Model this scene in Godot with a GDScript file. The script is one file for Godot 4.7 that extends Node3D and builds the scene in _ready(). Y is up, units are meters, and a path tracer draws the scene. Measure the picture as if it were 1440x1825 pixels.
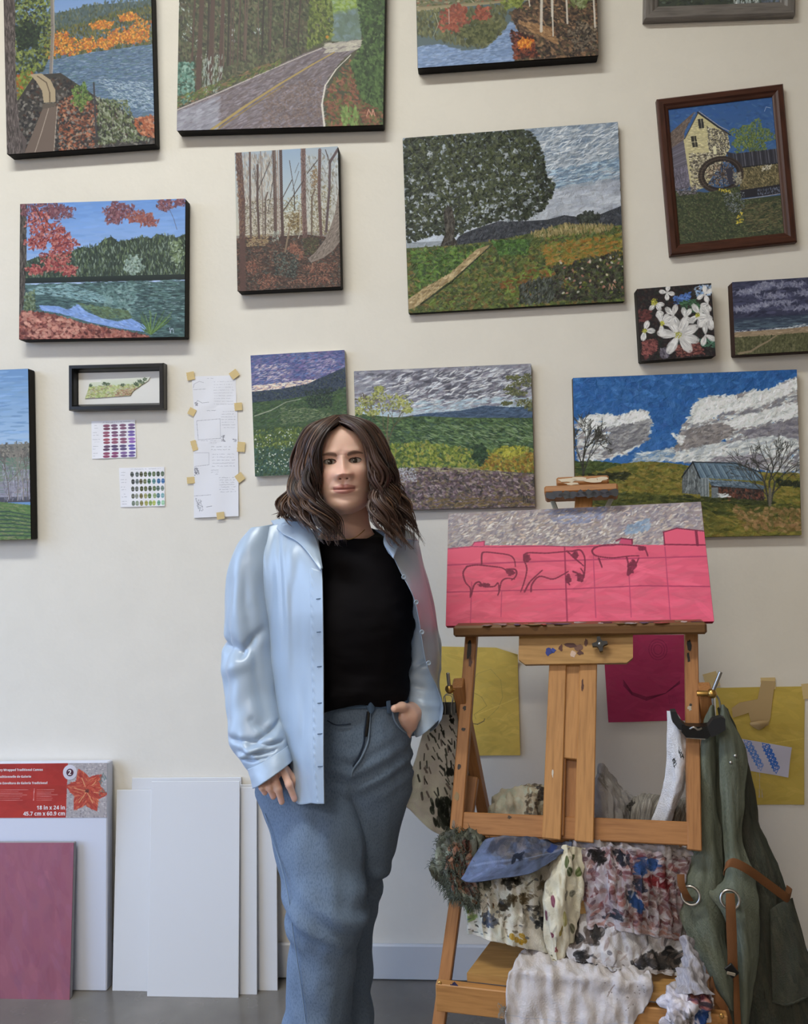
extends Node3D
# A painter's studio: a woman in a pale blue satin shirt beside an easel, canvases hung on a cream wall.

const F := 1443.0      # focal length in pixels of the 1440 x 1825 frame
const WZ := -2.33      # the wall behind her
const EYE := 1.308     # camera height
var CB: Basis
var M := {}
var used := {}
var boxes := {}

func _ready() -> void:
	# ---- camera
	CB = Basis(Vector3.UP, deg_to_rad(5.04)) * Basis(Vector3.RIGHT, deg_to_rad(0.76)) * Basis(Vector3.BACK, deg_to_rad(-1.93))
	var cam := Camera3D.new()
	cam.name = "camera"
	cam.transform = Transform3D(CB, Vector3(0, EYE, 0))
	cam.fov = rad_to_deg(2.0 * atan(912.5 / F))
	cam.near = 0.05
	cam.current = true
	add_child(cam)
	# ---- sky, exposure
	var env := Environment.new()
	var sm := ProceduralSkyMaterial.new()
	sm.sky_top_color = Color(0.71, 0.83, 1.0)
	sm.sky_horizon_color = Color(0.75, 0.84, 1.0)
	sm.ground_bottom_color = Color(0.5, 0.5, 0.5)
	sm.ground_horizon_color = Color(0.6, 0.6, 0.6)
	sm.sky_energy_multiplier = SKY_ENERGY
	sm.ground_energy_multiplier = SKY_ENERGY * 0.4
	var sky := Sky.new()
	sky.sky_material = sm
	env.background_mode = Environment.BG_SKY
	env.sky = sky
	env.tonemap_mode = Environment.TONE_MAPPER_LINEAR
	env.tonemap_exposure = EXPOSURE
	env.sdfgi_enabled = true
	env.ssao_enabled = true
	env.ssil_enabled = true
	var we := WorldEnvironment.new()
	we.name = "world_environment"
	we.environment = env
	add_child(we)
	materials()
	room()
	wall_art()
	papers()
	leaning()
	easel()
	rags()
	apron()
	person()

const SKY_ENERGY := 3.55
const EXPOSURE := 0.25
const LAMP_COLOR := Color(1.0, 0.985, 0.965)
const LAMPS := [[-1.0, -0.6, 27.0, Color(0.985, 1.0, 0.985), "long white ceiling lamp near the hung canvases"], [-1.2, 3.2, 31.0, Color(1.0, 0.955, 0.90), "long white ceiling lamp behind the camera"]]

# ------------------------------------------------------------------ pixels to places
func ray(x: float, y: float) -> Vector3:
	return CB * Vector3((x - 720.0) / F, (912.5 - y) / F, -1.0)

func at_z(x: float, y: float, z: float) -> Vector3:      # on the upright plane z
	var r := ray(x, y)
	return Vector3(0, EYE, 0) + r * (z / r.z)

func at_y(x: float, y: float, h := 0.0) -> Vector3:      # on the level plane at height h
	var r := ray(x, y)
	return Vector3(0, EYE, 0) + r * ((h - EYE) / r.y)

func at_plane(x: float, y: float, p: Vector3, n: Vector3) -> Vector3:
	var r := ray(x, y)
	return Vector3(0, EYE, 0) + r * ((p - Vector3(0, EYE, 0)).dot(n) / r.dot(n))

# ------------------------------------------------------------------ nodes
func numbered(called: String) -> String:
	var n: int = used.get(called, 0)
	used[called] = n + 1
	return called if n == 0 else "%s_%03d" % [called, n]

func tag(o: Node3D, label: String, category: String, group := "", kind := "") -> void:
	if label: o.set_meta("label", label)
	if category: o.set_meta("category", category)
	if group: o.set_meta("group", group)
	if kind: o.set_meta("kind", kind)

func thing(called: String, label: String, category: String, xf := Transform3D(), group := "") -> Node3D:
	var o := Node3D.new()
	o.name = numbered(called)
	add_child(o)
	o.transform = xf
	tag(o, label, category, group)
	return o

func part(called: String, mesh: Mesh, m: Material, parent: Node3D, xf := Transform3D()) -> MeshInstance3D:
	var o := MeshInstance3D.new()
	o.name = called if parent != self else numbered(called)
	o.mesh = mesh
	o.material_override = m
	parent.add_child(o, true)
	o.transform = xf
	return o

func struct(called: String, mesh: Mesh, m: Material, xf := Transform3D()) -> MeshInstance3D:
	var o := part(called, mesh, m, self, xf)
	o.set_meta("kind", "structure")
	o.set_meta("label", called.replace("_", " ") + " of the studio")
	return o

# ------------------------------------------------------------------ meshes
func build(V: PackedVector3Array, I: PackedInt32Array, UV := PackedVector2Array(), C := PackedColorArray()) -> ArrayMesh:
	# smooth normals, front faces clockwise
	var N := PackedVector3Array()
	N.resize(V.size())
	for k in range(0, I.size(), 3):
		var a := V[I[k]]
		var n := (V[I[k + 2]] - a).cross(V[I[k + 1]] - a)
		N[I[k]] += n
		N[I[k + 1]] += n
		N[I[k + 2]] += n
	for k in V.size():
		N[k] = N[k].normalized()
	var A := []
	A.resize(Mesh.ARRAY_MAX)
	A[Mesh.ARRAY_VERTEX] = V
	A[Mesh.ARRAY_NORMAL] = N
	A[Mesh.ARRAY_INDEX] = I
	if UV.size(): A[Mesh.ARRAY_TEX_UV] = UV
	if C.size(): A[Mesh.ARRAY_COLOR] = C
	var m := ArrayMesh.new()
	m.add_surface_from_arrays(Mesh.PRIMITIVE_TRIANGLES, A)
	return m

func cbox(s: Vector3, b := 0.002) -> ArrayMesh:          # a box with chamfered edges
	var key := "%.4f %.4f %.4f %.4f" % [s.x, s.y, s.z, b]
	if boxes.has(key): return boxes[key]
	b = minf(b, minf(s.x, minf(s.y, s.z)) * 0.4)
	var V := PackedVector3Array()
	var I := PackedInt32Array()
	var h := s * 0.5
	var faces := []
	for ax in 3:
		for sg in [-1.0, 1.0]:
			var u := (ax + 1) % 3
			var v := (ax + 2) % 3
			var q := []
			for c in [[-1, -1], [1, -1], [1, 1], [-1, 1]]:
				var p := Vector3()
				p[ax] = sg * h[ax]
				p[u] = c[0] * (h[u] - b)
				p[v] = c[1] * (h[v] - b)
				q.append(p)
			faces.append(q)
	for ax in 3:
		var u := (ax + 1) % 3
		var v := (ax + 2) % 3
		for su in [-1.0, 1.0]:
			for sv in [-1.0, 1.0]:
				var q := []
				for c in [[-1, 0], [1, 0], [1, 1], [-1, 1]]:
					var p := Vector3()
					p[ax] = c[0] * (h[ax] - b)
					p[u] = su * (h[u] - (b if c[1] == 0 else 0.0))
					p[v] = sv * (h[v] - (0.0 if c[1] == 0 else b))
					q.append(p)
				faces.append(q)
	for sx in [-1.0, 1.0]:
		for sy in [-1.0, 1.0]:
			for sz in [-1.0, 1.0]:
				faces.append([Vector3(sx * h.x, sy * (h.y - b), sz * (h.z - b)), Vector3(sx * (h.x - b), sy * h.y, sz * (h.z - b)), Vector3(sx * (h.x - b), sy * (h.y - b), sz * h.z)])
	for q in faces:
		var n: Vector3 = (q[1] - q[0]).cross(q[2] - q[0])
		var c := Vector3()
		for p in q: c += p
		if n.dot(c) > 0: q.reverse()
		var i0 := V.size()
		for p in q: V.append(p)
		for k in range(1, q.size() - 1):
			I.append_array([i0, i0 + k, i0 + k + 1])
	var m := build(V, I)
	boxes[key] = m
	return m

func along(a: Vector3, b: Vector3, nrm: Vector3) -> Transform3D:      # y runs from a to b, z towards nrm
	var y := (b - a).normalized()
	var x := y.cross(nrm).normalized()
	return Transform3D(Basis(x, y, x.cross(y)), (a + b) * 0.5)

func beam(called: String, a: Vector3, b: Vector3, wd: float, th: float, nrm: Vector3, m: Material, parent: Node3D, bev := 0.002) -> MeshInstance3D:
	return part(called, cbox(Vector3(wd, a.distance_to(b), th), bev), m, parent, along(a, b, nrm))

func slab(wd: float, ht: float, th: float) -> ArrayMesh:     # front carries the picture 0..1; centre of the front face at the origin
	var V := PackedVector3Array()
	var I := PackedInt32Array()
	var UV := PackedVector2Array()
	var x := wd * 0.5
	var y := ht * 0.5
	var q := [[Vector3(-x, y, 0), Vector3(x, y, 0), Vector3(x, -y, 0), Vector3(-x, -y, 0)], [Vector3(-x, -y, 0), Vector3(x, -y, 0), Vector3(x, -y, -th), Vector3(-x, -y, -th)], [Vector3(x, y, 0), Vector3(x, y, -th), Vector3(x, -y, -th), Vector3(x, -y, 0)], [Vector3(-x, y, -th), Vector3(-x, y, 0), Vector3(-x, -y, 0), Vector3(-x, -y, -th)], [Vector3(-x, y, -th), Vector3(x, y, -th), Vector3(x, y, 0), Vector3(-x, y, 0)], [Vector3(x, y, -th), Vector3(-x, y, -th), Vector3(-x, -y, -th), Vector3(x, -y, -th)]]
	for f in q:
		var i0 := V.size()
		for p in f:
			V.append(p)
			UV.append(Vector2(0.5 + p.x / wd, 0.5 - p.y / ht))
		I.append_array([i0, i0 + 1, i0 + 2, i0, i0 + 2, i0 + 3])
	return build(V, I, UV)

func cr(a: Vector3, b: Vector3, c: Vector3, d: Vector3, t: float) -> Vector3:
	return 0.5 * ((2.0 * b) + (c - a) * t + (2.0 * a - 5.0 * b + 4.0 * c - d) * t * t + (3.0 * b - a - 3.0 * c + d) * t * t * t)

func spline(P: Array, n: int, closed := false) -> PackedVector3Array:   # n points along a Catmull-Rom curve through P
	var out := PackedVector3Array()
	var k := P.size()
	for i in n:
		var t := float(i) / (n if closed else n - 1) * (k if closed else k - 1)
		var j := int(t)
		if not closed: j = mini(j, k - 2)
		var fr := t - j
		if closed:
			out.append(cr(P[posmod(j - 1, k)], P[j % k], P[(j + 1) % k], P[(j + 2) % k], fr))
		else:
			out.append(cr(P[maxi(j - 1, 0)], P[j], P[j + 1], P[mini(j + 2, k - 1)], fr))
	return out

func net(rows: Array, nu: int, nv: int, closed := false) -> Array:       # a smooth grid through rows of control points; returns nv rows of nu points
	var mid := []
	for r in rows: mid.append(spline(r, nu, closed))
	var out := []
	for v in nv: out.append(PackedVector3Array())
	for u in nu:
		var col := []
		for r in mid: col.append(r[u])
		var s := spline(col, nv)
		for v in nv: out[v].append(s[v])
	return out

func sheet(G: Array, th := 0.0, closed := false, C := PackedColorArray()) -> ArrayMesh:    # G: rows of points; th: thickness backwards along the normal
	var nv := G.size()
	var nu: int = G[0].size()
	var V := PackedVector3Array()
	var UV := PackedVector2Array()
	var I := PackedInt32Array()
	for v in nv:
		for u in nu:
			V.append(G[v][u])
			UV.append(Vector2(float(u) / (nu if closed else nu - 1), float(v) / (nv - 1)))
	var cu := nu if closed else nu - 1
	for v in nv - 1:
		for u in cu:
			var a := v * nu + u
			var b := v * nu + (u + 1) % nu
			I.append_array([a, b, b + nu, a, b + nu, a + nu])
	if th == 0.0: return build(V, I, UV, C)
	var base := build(V, I)
	var N: PackedVector3Array = base.surface_get_arrays(0)[Mesh.ARRAY_NORMAL]
	var n0 := V.size()
	for k in n0:
		V.append(V[k] - N[k] * th)
		UV.append(UV[k])
		if C.size(): C.append(C[k])
	var m := I.size()
	for k in range(0, m, 3):
		I.append_array([I[k] + n0, I[k + 2] + n0, I[k + 1] + n0])
	var rim := []
	for v in [0, nv - 1]:
		for u in cu: rim.append([v * nu + u, v * nu + (u + 1) % nu, v == 0])
	if not closed:
		for u in [0, nu - 1]:
			for v in nv - 1: rim.append([v * nu + u, v * nu + u + nu, u != 0])
	for e in rim:
		if e[2]: I.append_array([e[0], e[0] + n0, e[1], e[1], e[0] + n0, e[1] + n0])
		else: I.append_array([e[0], e[1], e[0] + n0, e[1], e[1] + n0, e[0] + n0])
	return build(V, I, UV, C)

func tube(P: PackedVector3Array, R: Array, seg := 8, flat := 1.0, side := Vector3.ZERO) -> ArrayMesh:   # a round or flattened tube along P with end caps
	var V := PackedVector3Array()
	var I := PackedInt32Array()
	tube_into(V, I, P, R, seg, flat, side)
	return build(V, I)

func tube_into(V: PackedVector3Array, I: PackedInt32Array, P: PackedVector3Array, R: Array, seg: int, flat: float, side: Vector3) -> void:
	var n := P.size()
	var i0 := V.size()
	var x := side
	for k in n:
		var d := (P[mini(k + 1, n - 1)] - P[maxi(k - 1, 0)]).normalized()
		if x == Vector3.ZERO: x = d.cross(Vector3(0.3, 0.9, 0.2))
		x = (x - d * d.dot(x)).normalized()
		if side != Vector3.ZERO: x = (side - d * d.dot(side)).normalized()
		var y := d.cross(x)
		var r: float = R[0] if R.size() == 1 else lerpf(R[int(float(k) / (n - 1) * (R.size() - 1.0001))], R[int(float(k) / (n - 1) * (R.size() - 1.0001)) + 1], fposmod(float(k) / (n - 1) * (R.size() - 1.0001), 1.0))
		for s in seg:
			var a := TAU * s / seg
			V.append(P[k] + x * cos(a) * r + y * sin(a) * r * flat)
	for k in n - 1:
		for s in seg:
			var a := i0 + k * seg + s
			var b := i0 + k * seg + (s + 1) % seg
			I.append_array([a, a + seg, b, b, a + seg, b + seg])
	V.append(P[0])
	V.append(P[n - 1])
	for s in seg:
		I.append_array([V.size() - 2, i0 + s, i0 + (s + 1) % seg])
		I.append_array([V.size() - 1, i0 + (n - 1) * seg + (s + 1) % seg, i0 + (n - 1) * seg + s])

func lathe(prof: Array, seg := 20) -> ArrayMesh:       # prof: Vector2(radius, y) from the bottom up
	var V := PackedVector3Array()
	var I := PackedInt32Array()
	for p in prof:
		for s in seg:
			V.append(Vector3(p.x * cos(TAU * s / seg), p.y, p.x * sin(TAU * s / seg)))
	for k in prof.size() - 1:
		for s in seg:
			var a := k * seg + s
			var b := k * seg + (s + 1) % seg
			I.append_array([a, b, a + seg, b, b + seg, a + seg])
	return build(V, I)

func outline(P: Array, th: float, bev := 0.0) -> ArrayMesh:   # an outline in x, y (Vector2) with its front at z = 0 and thickness behind; flat shaded
	var poly := PackedVector2Array(P)
	if Geometry2D.is_polygon_clockwise(poly): poly.reverse()
	var T := Geometry2D.triangulate_polygon(poly)
	var V := PackedVector3Array()
	var I := PackedInt32Array()
	var UV := PackedVector2Array()
	var lo := poly[0]
	var hi := poly[0]
	for p in poly:
		lo = lo.min(p)
		hi = hi.max(p)
	var n := poly.size()
	for z in [0.0, -th]:
		var i0 := V.size()
		for p in poly:
			V.append(Vector3(p.x, p.y, z))
			UV.append(Vector2((p.x - lo.x) / (hi.x - lo.x), (hi.y - p.y) / (hi.y - lo.y)))
		for k in range(0, T.size(), 3):
			var a := poly[T[k]]
			var ccw := (poly[T[k + 1]] - a).cross(poly[T[k + 2]] - a) > 0
			if ccw == (z == 0.0): I.append_array([i0 + T[k], i0 + T[k + 2], i0 + T[k + 1]])
			else: I.append_array([i0 + T[k], i0 + T[k + 1], i0 + T[k + 2]])
	for k in n:
		var a := poly[k]
		var b := poly[(k + 1) % n]
		var i0 := V.size()
		for c in [[a, 0.0], [b, 0.0], [b, -th], [a, -th]]:
			V.append(Vector3(c[0].x, c[0].y, c[1]))
			UV.append(Vector2((c[0].x - lo.x) / (hi.x - lo.x), (hi.y - c[0].y) / (hi.y - lo.y)))
		I.append_array([i0, i0 + 1, i0 + 2, i0, i0 + 2, i0 + 3])
	return build(V, I, UV)

# ------------------------------------------------------------------ materials
func mat(key: String, c: Color, rough := 0.6, spec := 0.5, metal := 0.0) -> StandardMaterial3D:
	if M.has(key): return M[key]
	var m := StandardMaterial3D.new()
	m.resource_name = key
	m.albedo_color = c
	m.roughness = rough
	m.metallic_specular = spec
	m.metallic = metal
	M[key] = m
	return m

func noise_tex(freq: float, ramp: Array, size := 512, sd := 1, type := FastNoiseLite.TYPE_SIMPLEX_SMOOTH, oct := 4) -> NoiseTexture2D:
	var n := FastNoiseLite.new()
	n.seed = sd
	n.noise_type = type
	n.frequency = freq
	n.fractal_octaves = oct
	var t := NoiseTexture2D.new()
	t.width = size
	t.height = size
	t.seamless = true
	t.noise = n
	var g := Gradient.new()
	var off := PackedFloat32Array()
	var cols := PackedColorArray()
	for k in ramp.size():
		off.append(float(k) / (ramp.size() - 1))
		cols.append(ramp[k])
	g.offsets = off
	g.colors = cols
	t.color_ramp = g
	return t

func normal_tex(freq: float, strength: float, size := 512, sd := 2) -> NoiseTexture2D:
	var t := noise_tex(freq, [Color.BLACK, Color.WHITE], size, sd)
	t.color_ramp = null
	t.as_normal_map = true
	t.bump_strength = strength
	return t

func triplanar(m: StandardMaterial3D, s: Vector3, world := false) -> StandardMaterial3D:
	m.uv1_triplanar = true
	m.uv1_world_triplanar = world
	m.uv1_scale = s
	m.uv1_triplanar_sharpness = 4.0
	return m

func picture(key: String, t: Texture2D, rough := 0.55) -> StandardMaterial3D:
	var m := mat(key, Color.WHITE, rough, 0.4)
	m.albedo_texture = t
	m.texture_repeat = false
	return m

func materials() -> void:
	var w := mat("cream wall paint", Color(0.93, 0.905, 0.86), 0.75, 0.35)
	w.albedo_texture = noise_tex(0.012, [Color(0.985, 0.985, 0.985), Color(0.993, 0.993, 0.993), Color.WHITE], 512, 5)
	w.normal_enabled = true
	w.normal_texture = normal_tex(0.09, 2.0)
	w.normal_scale = 0.08
	triplanar(w, Vector3.ONE * 1.1, true)
	mat("white ceiling paint", Color(0.9, 0.89, 0.87), 0.9)
	mat("baseboard paint", Color(0.82, 0.83, 0.85), 0.4, 0.5)
	mat("window frame", Color(0.2, 0.2, 0.21), 0.5)
	var c := mat("polished concrete", Color.WHITE, 0.28, 0.5)
	c.albedo_texture = noise_tex(0.008, [Color(0.42, 0.40, 0.38), Color(0.47, 0.45, 0.425), Color(0.53, 0.505, 0.48)], 512, 11, FastNoiseLite.TYPE_SIMPLEX_SMOOTH, 6)
	c.roughness_texture = noise_tex(0.02, [Color(0.12, 0.12, 0.12), Color(0.32, 0.32, 0.32)], 512, 12)
	c.roughness = 1.0
	triplanar(c, Vector3.ONE * 0.8, true)
	for a in [["easel wood", Color(0.55, 0.36, 0.20), Color(0.67, 0.46, 0.27), 21], ["easel wood pale", Color(0.62, 0.43, 0.24), Color(0.74, 0.53, 0.31), 22], ["tray wood", Color(0.36, 0.24, 0.13), Color(0.46, 0.32, 0.18), 28], ["mill frame wood", Color(0.19, 0.10, 0.065), Color(0.31, 0.17, 0.115), 24], ["grey frame wood", Color(0.36, 0.34, 0.325), Color(0.49, 0.465, 0.445), 25]]:
		var m := mat(a[0], Color.WHITE, 0.45, 0.45)
		m.albedo_texture = noise_tex(0.02, [a[1], a[1].lerp(a[2], 0.6), a[2], a[1].lerp(a[2], 0.4)], 512, a[3], FastNoiseLite.TYPE_SIMPLEX_SMOOTH, 5)
		triplanar(m, Vector3(9, 0.7, 9))
	mat("black paint", Color(0.035, 0.033, 0.035), 0.5)
	mat("black plastic", Color(0.045, 0.045, 0.05), 0.38)
	mat("steel", Color(0.72, 0.71, 0.69), 0.28, 0.5, 1.0)
	mat("brass", Color(0.78, 0.62, 0.36), 0.3, 0.5, 1.0)
	mat("white gesso", Color(0.87, 0.87, 0.88), 0.8, 0.3)
	mat("masking tape", Color(0.86, 0.76, 0.55), 0.7, 0.3)

# ------------------------------------------------------------------ the room
func wall_box(called: String, lo: Vector3, hi: Vector3, m: Material) -> MeshInstance3D:
	var b := BoxMesh.new()
	b.size = hi - lo
	return struct(called, b, m, Transform3D(Basis(), (lo + hi) * 0.5))

func room() -> void:
	var w: Material = M["cream wall paint"]
	var X0 := -2.9
	var X1 := 5.6
	var Z1 := 4.5
	var Y := 4.0
	wall_box("floor", Vector3(X0 - 0.2, -0.2, WZ - 0.2), Vector3(X1 + 0.2, 0, Z1 + 0.2), M["polished concrete"])
	wall_box("ceiling", Vector3(X0 - 0.2, Y, WZ - 0.2), Vector3(X1 + 0.2, Y + 0.2, Z1 + 0.2), M["white ceiling paint"])
	wall_box("wall_back", Vector3(X0 - 0.2, 0, WZ - 0.2), Vector3(X1 + 0.2, Y, WZ), w)
	wall_box("wall_right", Vector3(X1, 0, WZ), Vector3(X1 + 0.2, Y, Z1), w)
	# tall shop windows in the wall to the left
	glazed("wall_left", "window_1", Transform3D(Basis(Vector3.UP, PI / 2), Vector3(X0, 0, 0)), -Z1, -WZ, Y, -1.2, 2.0, 0.3, 2.9, 3)
	wall_box("wall_front", Vector3(X0 - 0.2, 0, Z1), Vector3(X1 + 0.2, Y, Z1 + 0.2), w)
	struct("baseboard_back", cbox(Vector3(X1 - X0, 0.1, 0.014), 0.004), M["baseboard paint"], Transform3D(Basis(), Vector3((X0 + X1) * 0.5, 0.052, WZ + 0.007)))
	# ceiling lamps
	var glow := mat("lamp diffuser", Color(0.95, 0.93, 0.9), 0.6)
	glow.emission_enabled = true
	glow.emission = LAMP_COLOR
	glow.emission_energy_multiplier = 1.5
	for p in LAMPS:
		var t := thing("ceiling_lamp", p[4], "lamp", Transform3D(Basis(), Vector3(p[0], Y, p[1])))
		part("housing", cbox(Vector3(1.7, 0.06, 0.4), 0.01), M["white ceiling paint"], t, Transform3D(Basis(), Vector3(0, -0.03, 0)))
		part("diffuser", cbox(Vector3(1.6, 0.02, 0.3), 0.006), glow, t, Transform3D(Basis(), Vector3(0, -0.068, 0)))
		var l := AreaLight3D.new()
		l.name = "lamp_light"
		l.area_size = Vector2(1.6, 0.3)
		l.area_range = 12.0
		l.light_color = p[3]
		l.light_energy = p[2]
		l.shadow_enabled = true
		t.add_child(l)
		l.transform = Transform3D(Basis(Vector3.RIGHT, -PI / 2), Vector3(0, -0.085, 0))

func glazed(wall: String, window: String, xf: Transform3D, xa: float, xb: float, Y: float, x0: float, x1: float, y0: float, y1: float, panes: int) -> void:
	# a wall 0.2 m thick along its own x with one wide opening; its inner face looks along +z
	var wl := Node3D.new()
	wl.name = wall
	add_child(wl)
	wl.transform = xf
	tag(wl, wall.replace("_", " ") + " of the studio with tall windows", "", "", "structure")
	for a in [[xa, 0.0, x0, Y], [x1, 0.0, xb, Y], [x0, 0.0, x1, y0], [x0, y1, x1, Y]]:
		var b := BoxMesh.new()
		b.size = Vector3(a[2] - a[0], a[3] - a[1], 0.2)
		part("wall_piece", b, M["cream wall paint"], wl, Transform3D(Basis(), Vector3((a[0] + a[2]) * 0.5, (a[1] + a[3]) * 0.5, -0.1)))
	var wn := Node3D.new()
	wn.name = window
	add_child(wn)
	wn.transform = xf
	tag(wn, "tall shop window of the studio", "", "", "structure")
	for k in panes + 1:
		var e := 0.03 if k == 0 else -0.03 if k == panes else 0.0
		part("window_frame", cbox(Vector3(0.06, y1 - y0, 0.07)), M["window frame"], wn, Transform3D(Basis(), Vector3(lerpf(x0, x1, float(k) / panes) + e, (y0 + y1) * 0.5, -0.1)))
	for yy in [y0 + 0.03, y1 - 0.03]:
		part("window_frame", cbox(Vector3(x1 - x0, 0.06, 0.07)), M["window frame"], wn, Transform3D(Basis(), Vector3((x0 + x1) * 0.5, yy, -0.1)))

# ------------------------------------------------------------------ a small brush for pictures and stains (all places in percent of the picture)
class Paint:
	var w: int
	var h: int
	var d: PackedByteArray
	var r := RandomNumberGenerator.new()
	func _init(ww: int, hh: int, c: String, sd: int) -> void:
		w = ww
		h = hh
		r.seed = sd
		var im := Image.create(w, h, false, Image.FORMAT_RGB8)
		im.fill(Color(c))
		d = im.get_data()
	func dab(x: float, y: float, L: float, W: float, ang: float, c: Color, a: float) -> void:
		var ca := cos(ang)
		var sa := sin(ang)
		var ex := absf(ca) * L + absf(sa) * W
		var ey := absf(sa) * L + absf(ca) * W
		var cr := c.r * 255.0
		var cg := c.g * 255.0
		var cb := c.b * 255.0
		var ph := r.randf() * 6.0
		for yy in range(maxi(0, int(ceil(y - ey))), mini(h - 1, int(y + ey)) + 1):
			var dy := yy - y
			for xx in range(maxi(0, int(ceil(x - ex))), mini(w - 1, int(x + ex)) + 1):
				var dx := xx - x
				var u := (dx * ca + dy * sa) / L
				var v := (dy * ca - dx * sa) / W
				var q := u * u + v * v
				if q < 1.0:
					var k := a * minf(1.0, (1.0 - q) * 3.0) * (0.85 + 0.15 * sin(v * 7.0 + ph))
					var i := (yy * w + xx) * 3
					d[i] = int(d[i] + (cr - d[i]) * k)
					d[i + 1] = int(d[i + 1] + (cg - d[i + 1]) * k)
					d[i + 2] = int(d[i + 2] + (cb - d[i + 2]) * k)
	func jit(c: Color) -> Color:
		var k := 1.0 + r.randf_range(-0.11, 0.11)
		return Color(clampf(c.r * k, 0, 1), clampf(c.g * k, 0, 1), clampf(c.b * k, 0, 1))
	func grad(y0: float, y1: float, a: String, b: String, x0 := 0.0, x1 := 100.0) -> void:
		var ca := Color(a)
		var cb := Color(b)
		for yy in range(maxi(0, int(y0 * h / 100)), mini(h, int(ceil(y1 * h / 100.0)))):
			var c := ca.lerp(cb, clampf((yy * 100.0 / h - y0) / (y1 - y0), 0, 1))
			for xx in range(maxi(0, int(x0 * w / 100)), mini(w, int(ceil(x1 * w / 100.0)))):
				var i := (yy * w + xx) * 3
				d[i] = int(c.r * 255)
				d[i + 1] = int(c.g * 255)
				d[i + 2] = int(c.b * 255)
	func poly(P: Array, c: String) -> void:          # P: x, y, x, y ...
		var col := Color(c)
		var n := P.size() / 2
		for yy in h:
			var y := (yy + 0.5) * 100.0 / h
			var xs := []
			for k in n:
				var y0: float = P[2 * k + 1]
				var y1: float = P[(2 * k + 3) % (2 * n)]
				if (y0 <= y) != (y1 <= y):
					xs.append(P[2 * k] + (y - y0) / (y1 - y0) * (P[(2 * k + 2) % (2 * n)] - P[2 * k]))
			xs.sort()
			for k in range(0, xs.size() - 1, 2):
				for xx in range(maxi(0, int(xs[k] * w / 100.0 + 0.5)), mini(w, int(xs[k + 1] * w / 100.0 + 0.5))):
					var i := (yy * w + xx) * 3
					d[i] = int(col.r * 255)
					d[i + 1] = int(col.g * 255)
					d[i + 2] = int(col.b * 255)
	func inside(P: Array, x: float, y: float) -> bool:
		var n := P.size() / 2
		var odd := false
		for k in n:
			var y0: float = P[2 * k + 1]
			var y1: float = P[(2 * k + 3) % (2 * n)]
			if (y0 <= y) != (y1 <= y) and x < P[2 * k] + (y - y0) / (y1 - y0) * (P[(2 * k + 2) % (2 * n)] - P[2 * k]): odd = not odd
		return odd
	func fill(P: Array, n: int, cols: Array, L: float, W: float, ang := 0.0, vr := 0.4, a := 0.85) -> void:   # n strokes strewn over an outline
		var x0 := 1e9
		var x1 := -1e9
		var y0 := 1e9
		var y1 := -1e9
		for k in range(0, P.size(), 2):
			x0 = minf(x0, P[k])
			x1 = maxf(x1, P[k])
			y0 = minf(y0, P[k + 1])
			y1 = maxf(y1, P[k + 1])
		var cc := []
		for c in cols: cc.append(Color(c))
		var s := w / 100.0
		if a > 0.6 and L < 4.5:
			n = int(n * 1.8)
			L *= 0.72
			W *= 0.72
		for k in n:
			for t in 8:
				var x := r.randf_range(x0, x1)
				var y := r.randf_range(y0, y1)
				if P.size() == 4 or inside(P, x, y):
					dab(x * s, y * h / 100.0, maxf(0.7, L * s * r.randf_range(0.6, 1.3)), maxf(0.6, W * s * r.randf_range(0.6, 1.3)), ang + r.randfn(0, vr), jit(cc[r.randi() % cc.size()]), a)
					break
	func leafy(cx: float, cy: float, rx: float, ry: float, n: int, cols: Array, L := 1.2, W := 0.7, a := 0.9) -> void:
		var cc := []
		for c in cols: cc.append(Color(c))
		var s := w / 100.0
		if n > 24:
			n = int(n * 1.7)
			L *= 0.74
			W *= 0.72
		for k in n:
			var t := r.randf() * TAU
			var q := sqrt(r.randf()) * (1.0 + 0.18 * sin(t * 5.0 + cx) + 0.12 * sin(t * 9.0))
			dab((cx + rx * q * cos(t)) * s, (cy + ry * q * sin(t)) * h / 100.0, maxf(0.7, L * s * r.randf_range(0.6, 1.3)), maxf(0.6, W * s * r.randf_range(0.6, 1.3)), r.randf() * TAU, jit(cc[r.randi() % cc.size()]), a)
	func line(P: Array, wd: float, c: String, wd2 := -1.0, a := 0.95) -> void:
		var col := Color(c)
		var s := w / 100.0
		var n := P.size() / 2 - 1
		for k in n:
			var p0 := Vector2(P[2 * k] * s, P[2 * k + 1] * h / 100.0)
			var p1 := Vector2(P[2 * k + 2] * s, P[2 * k + 3] * h / 100.0)
			var wq := wd if wd2 < 0 else lerpf(wd, wd2, (k + 0.5) / n)
			var q := maxf(0.7, wq * s * 0.5)
			var m := maxi(1, int(p0.distance_to(p1) / maxf(1.0, q * 1.2)))
			for t in m + 1:
				var p := p0.lerp(p1, float(t) / m)
				dab(p.x, p.y, q * 1.25, q, (p1 - p0).angle(), col, a)
	func branch(x: float, y: float, ang: float, L: float, wd: float, c: String, depth: int, spread := 0.5) -> void:   # a bare tree, grown from its foot
		var x1 := x + cos(ang) * L
		var y1 := y - sin(ang) * L * w / h
		line([x, y, x1, y1], wd, c, wd * 0.7)
		if depth <= 0: return
		for k in 2 + (1 if r.randf() < 0.5 else 0):
			branch(x1, y1, ang + r.randfn(0, spread), L * r.randf_range(0.6, 0.85), wd * 0.62, c, depth - 1, spread)
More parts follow.
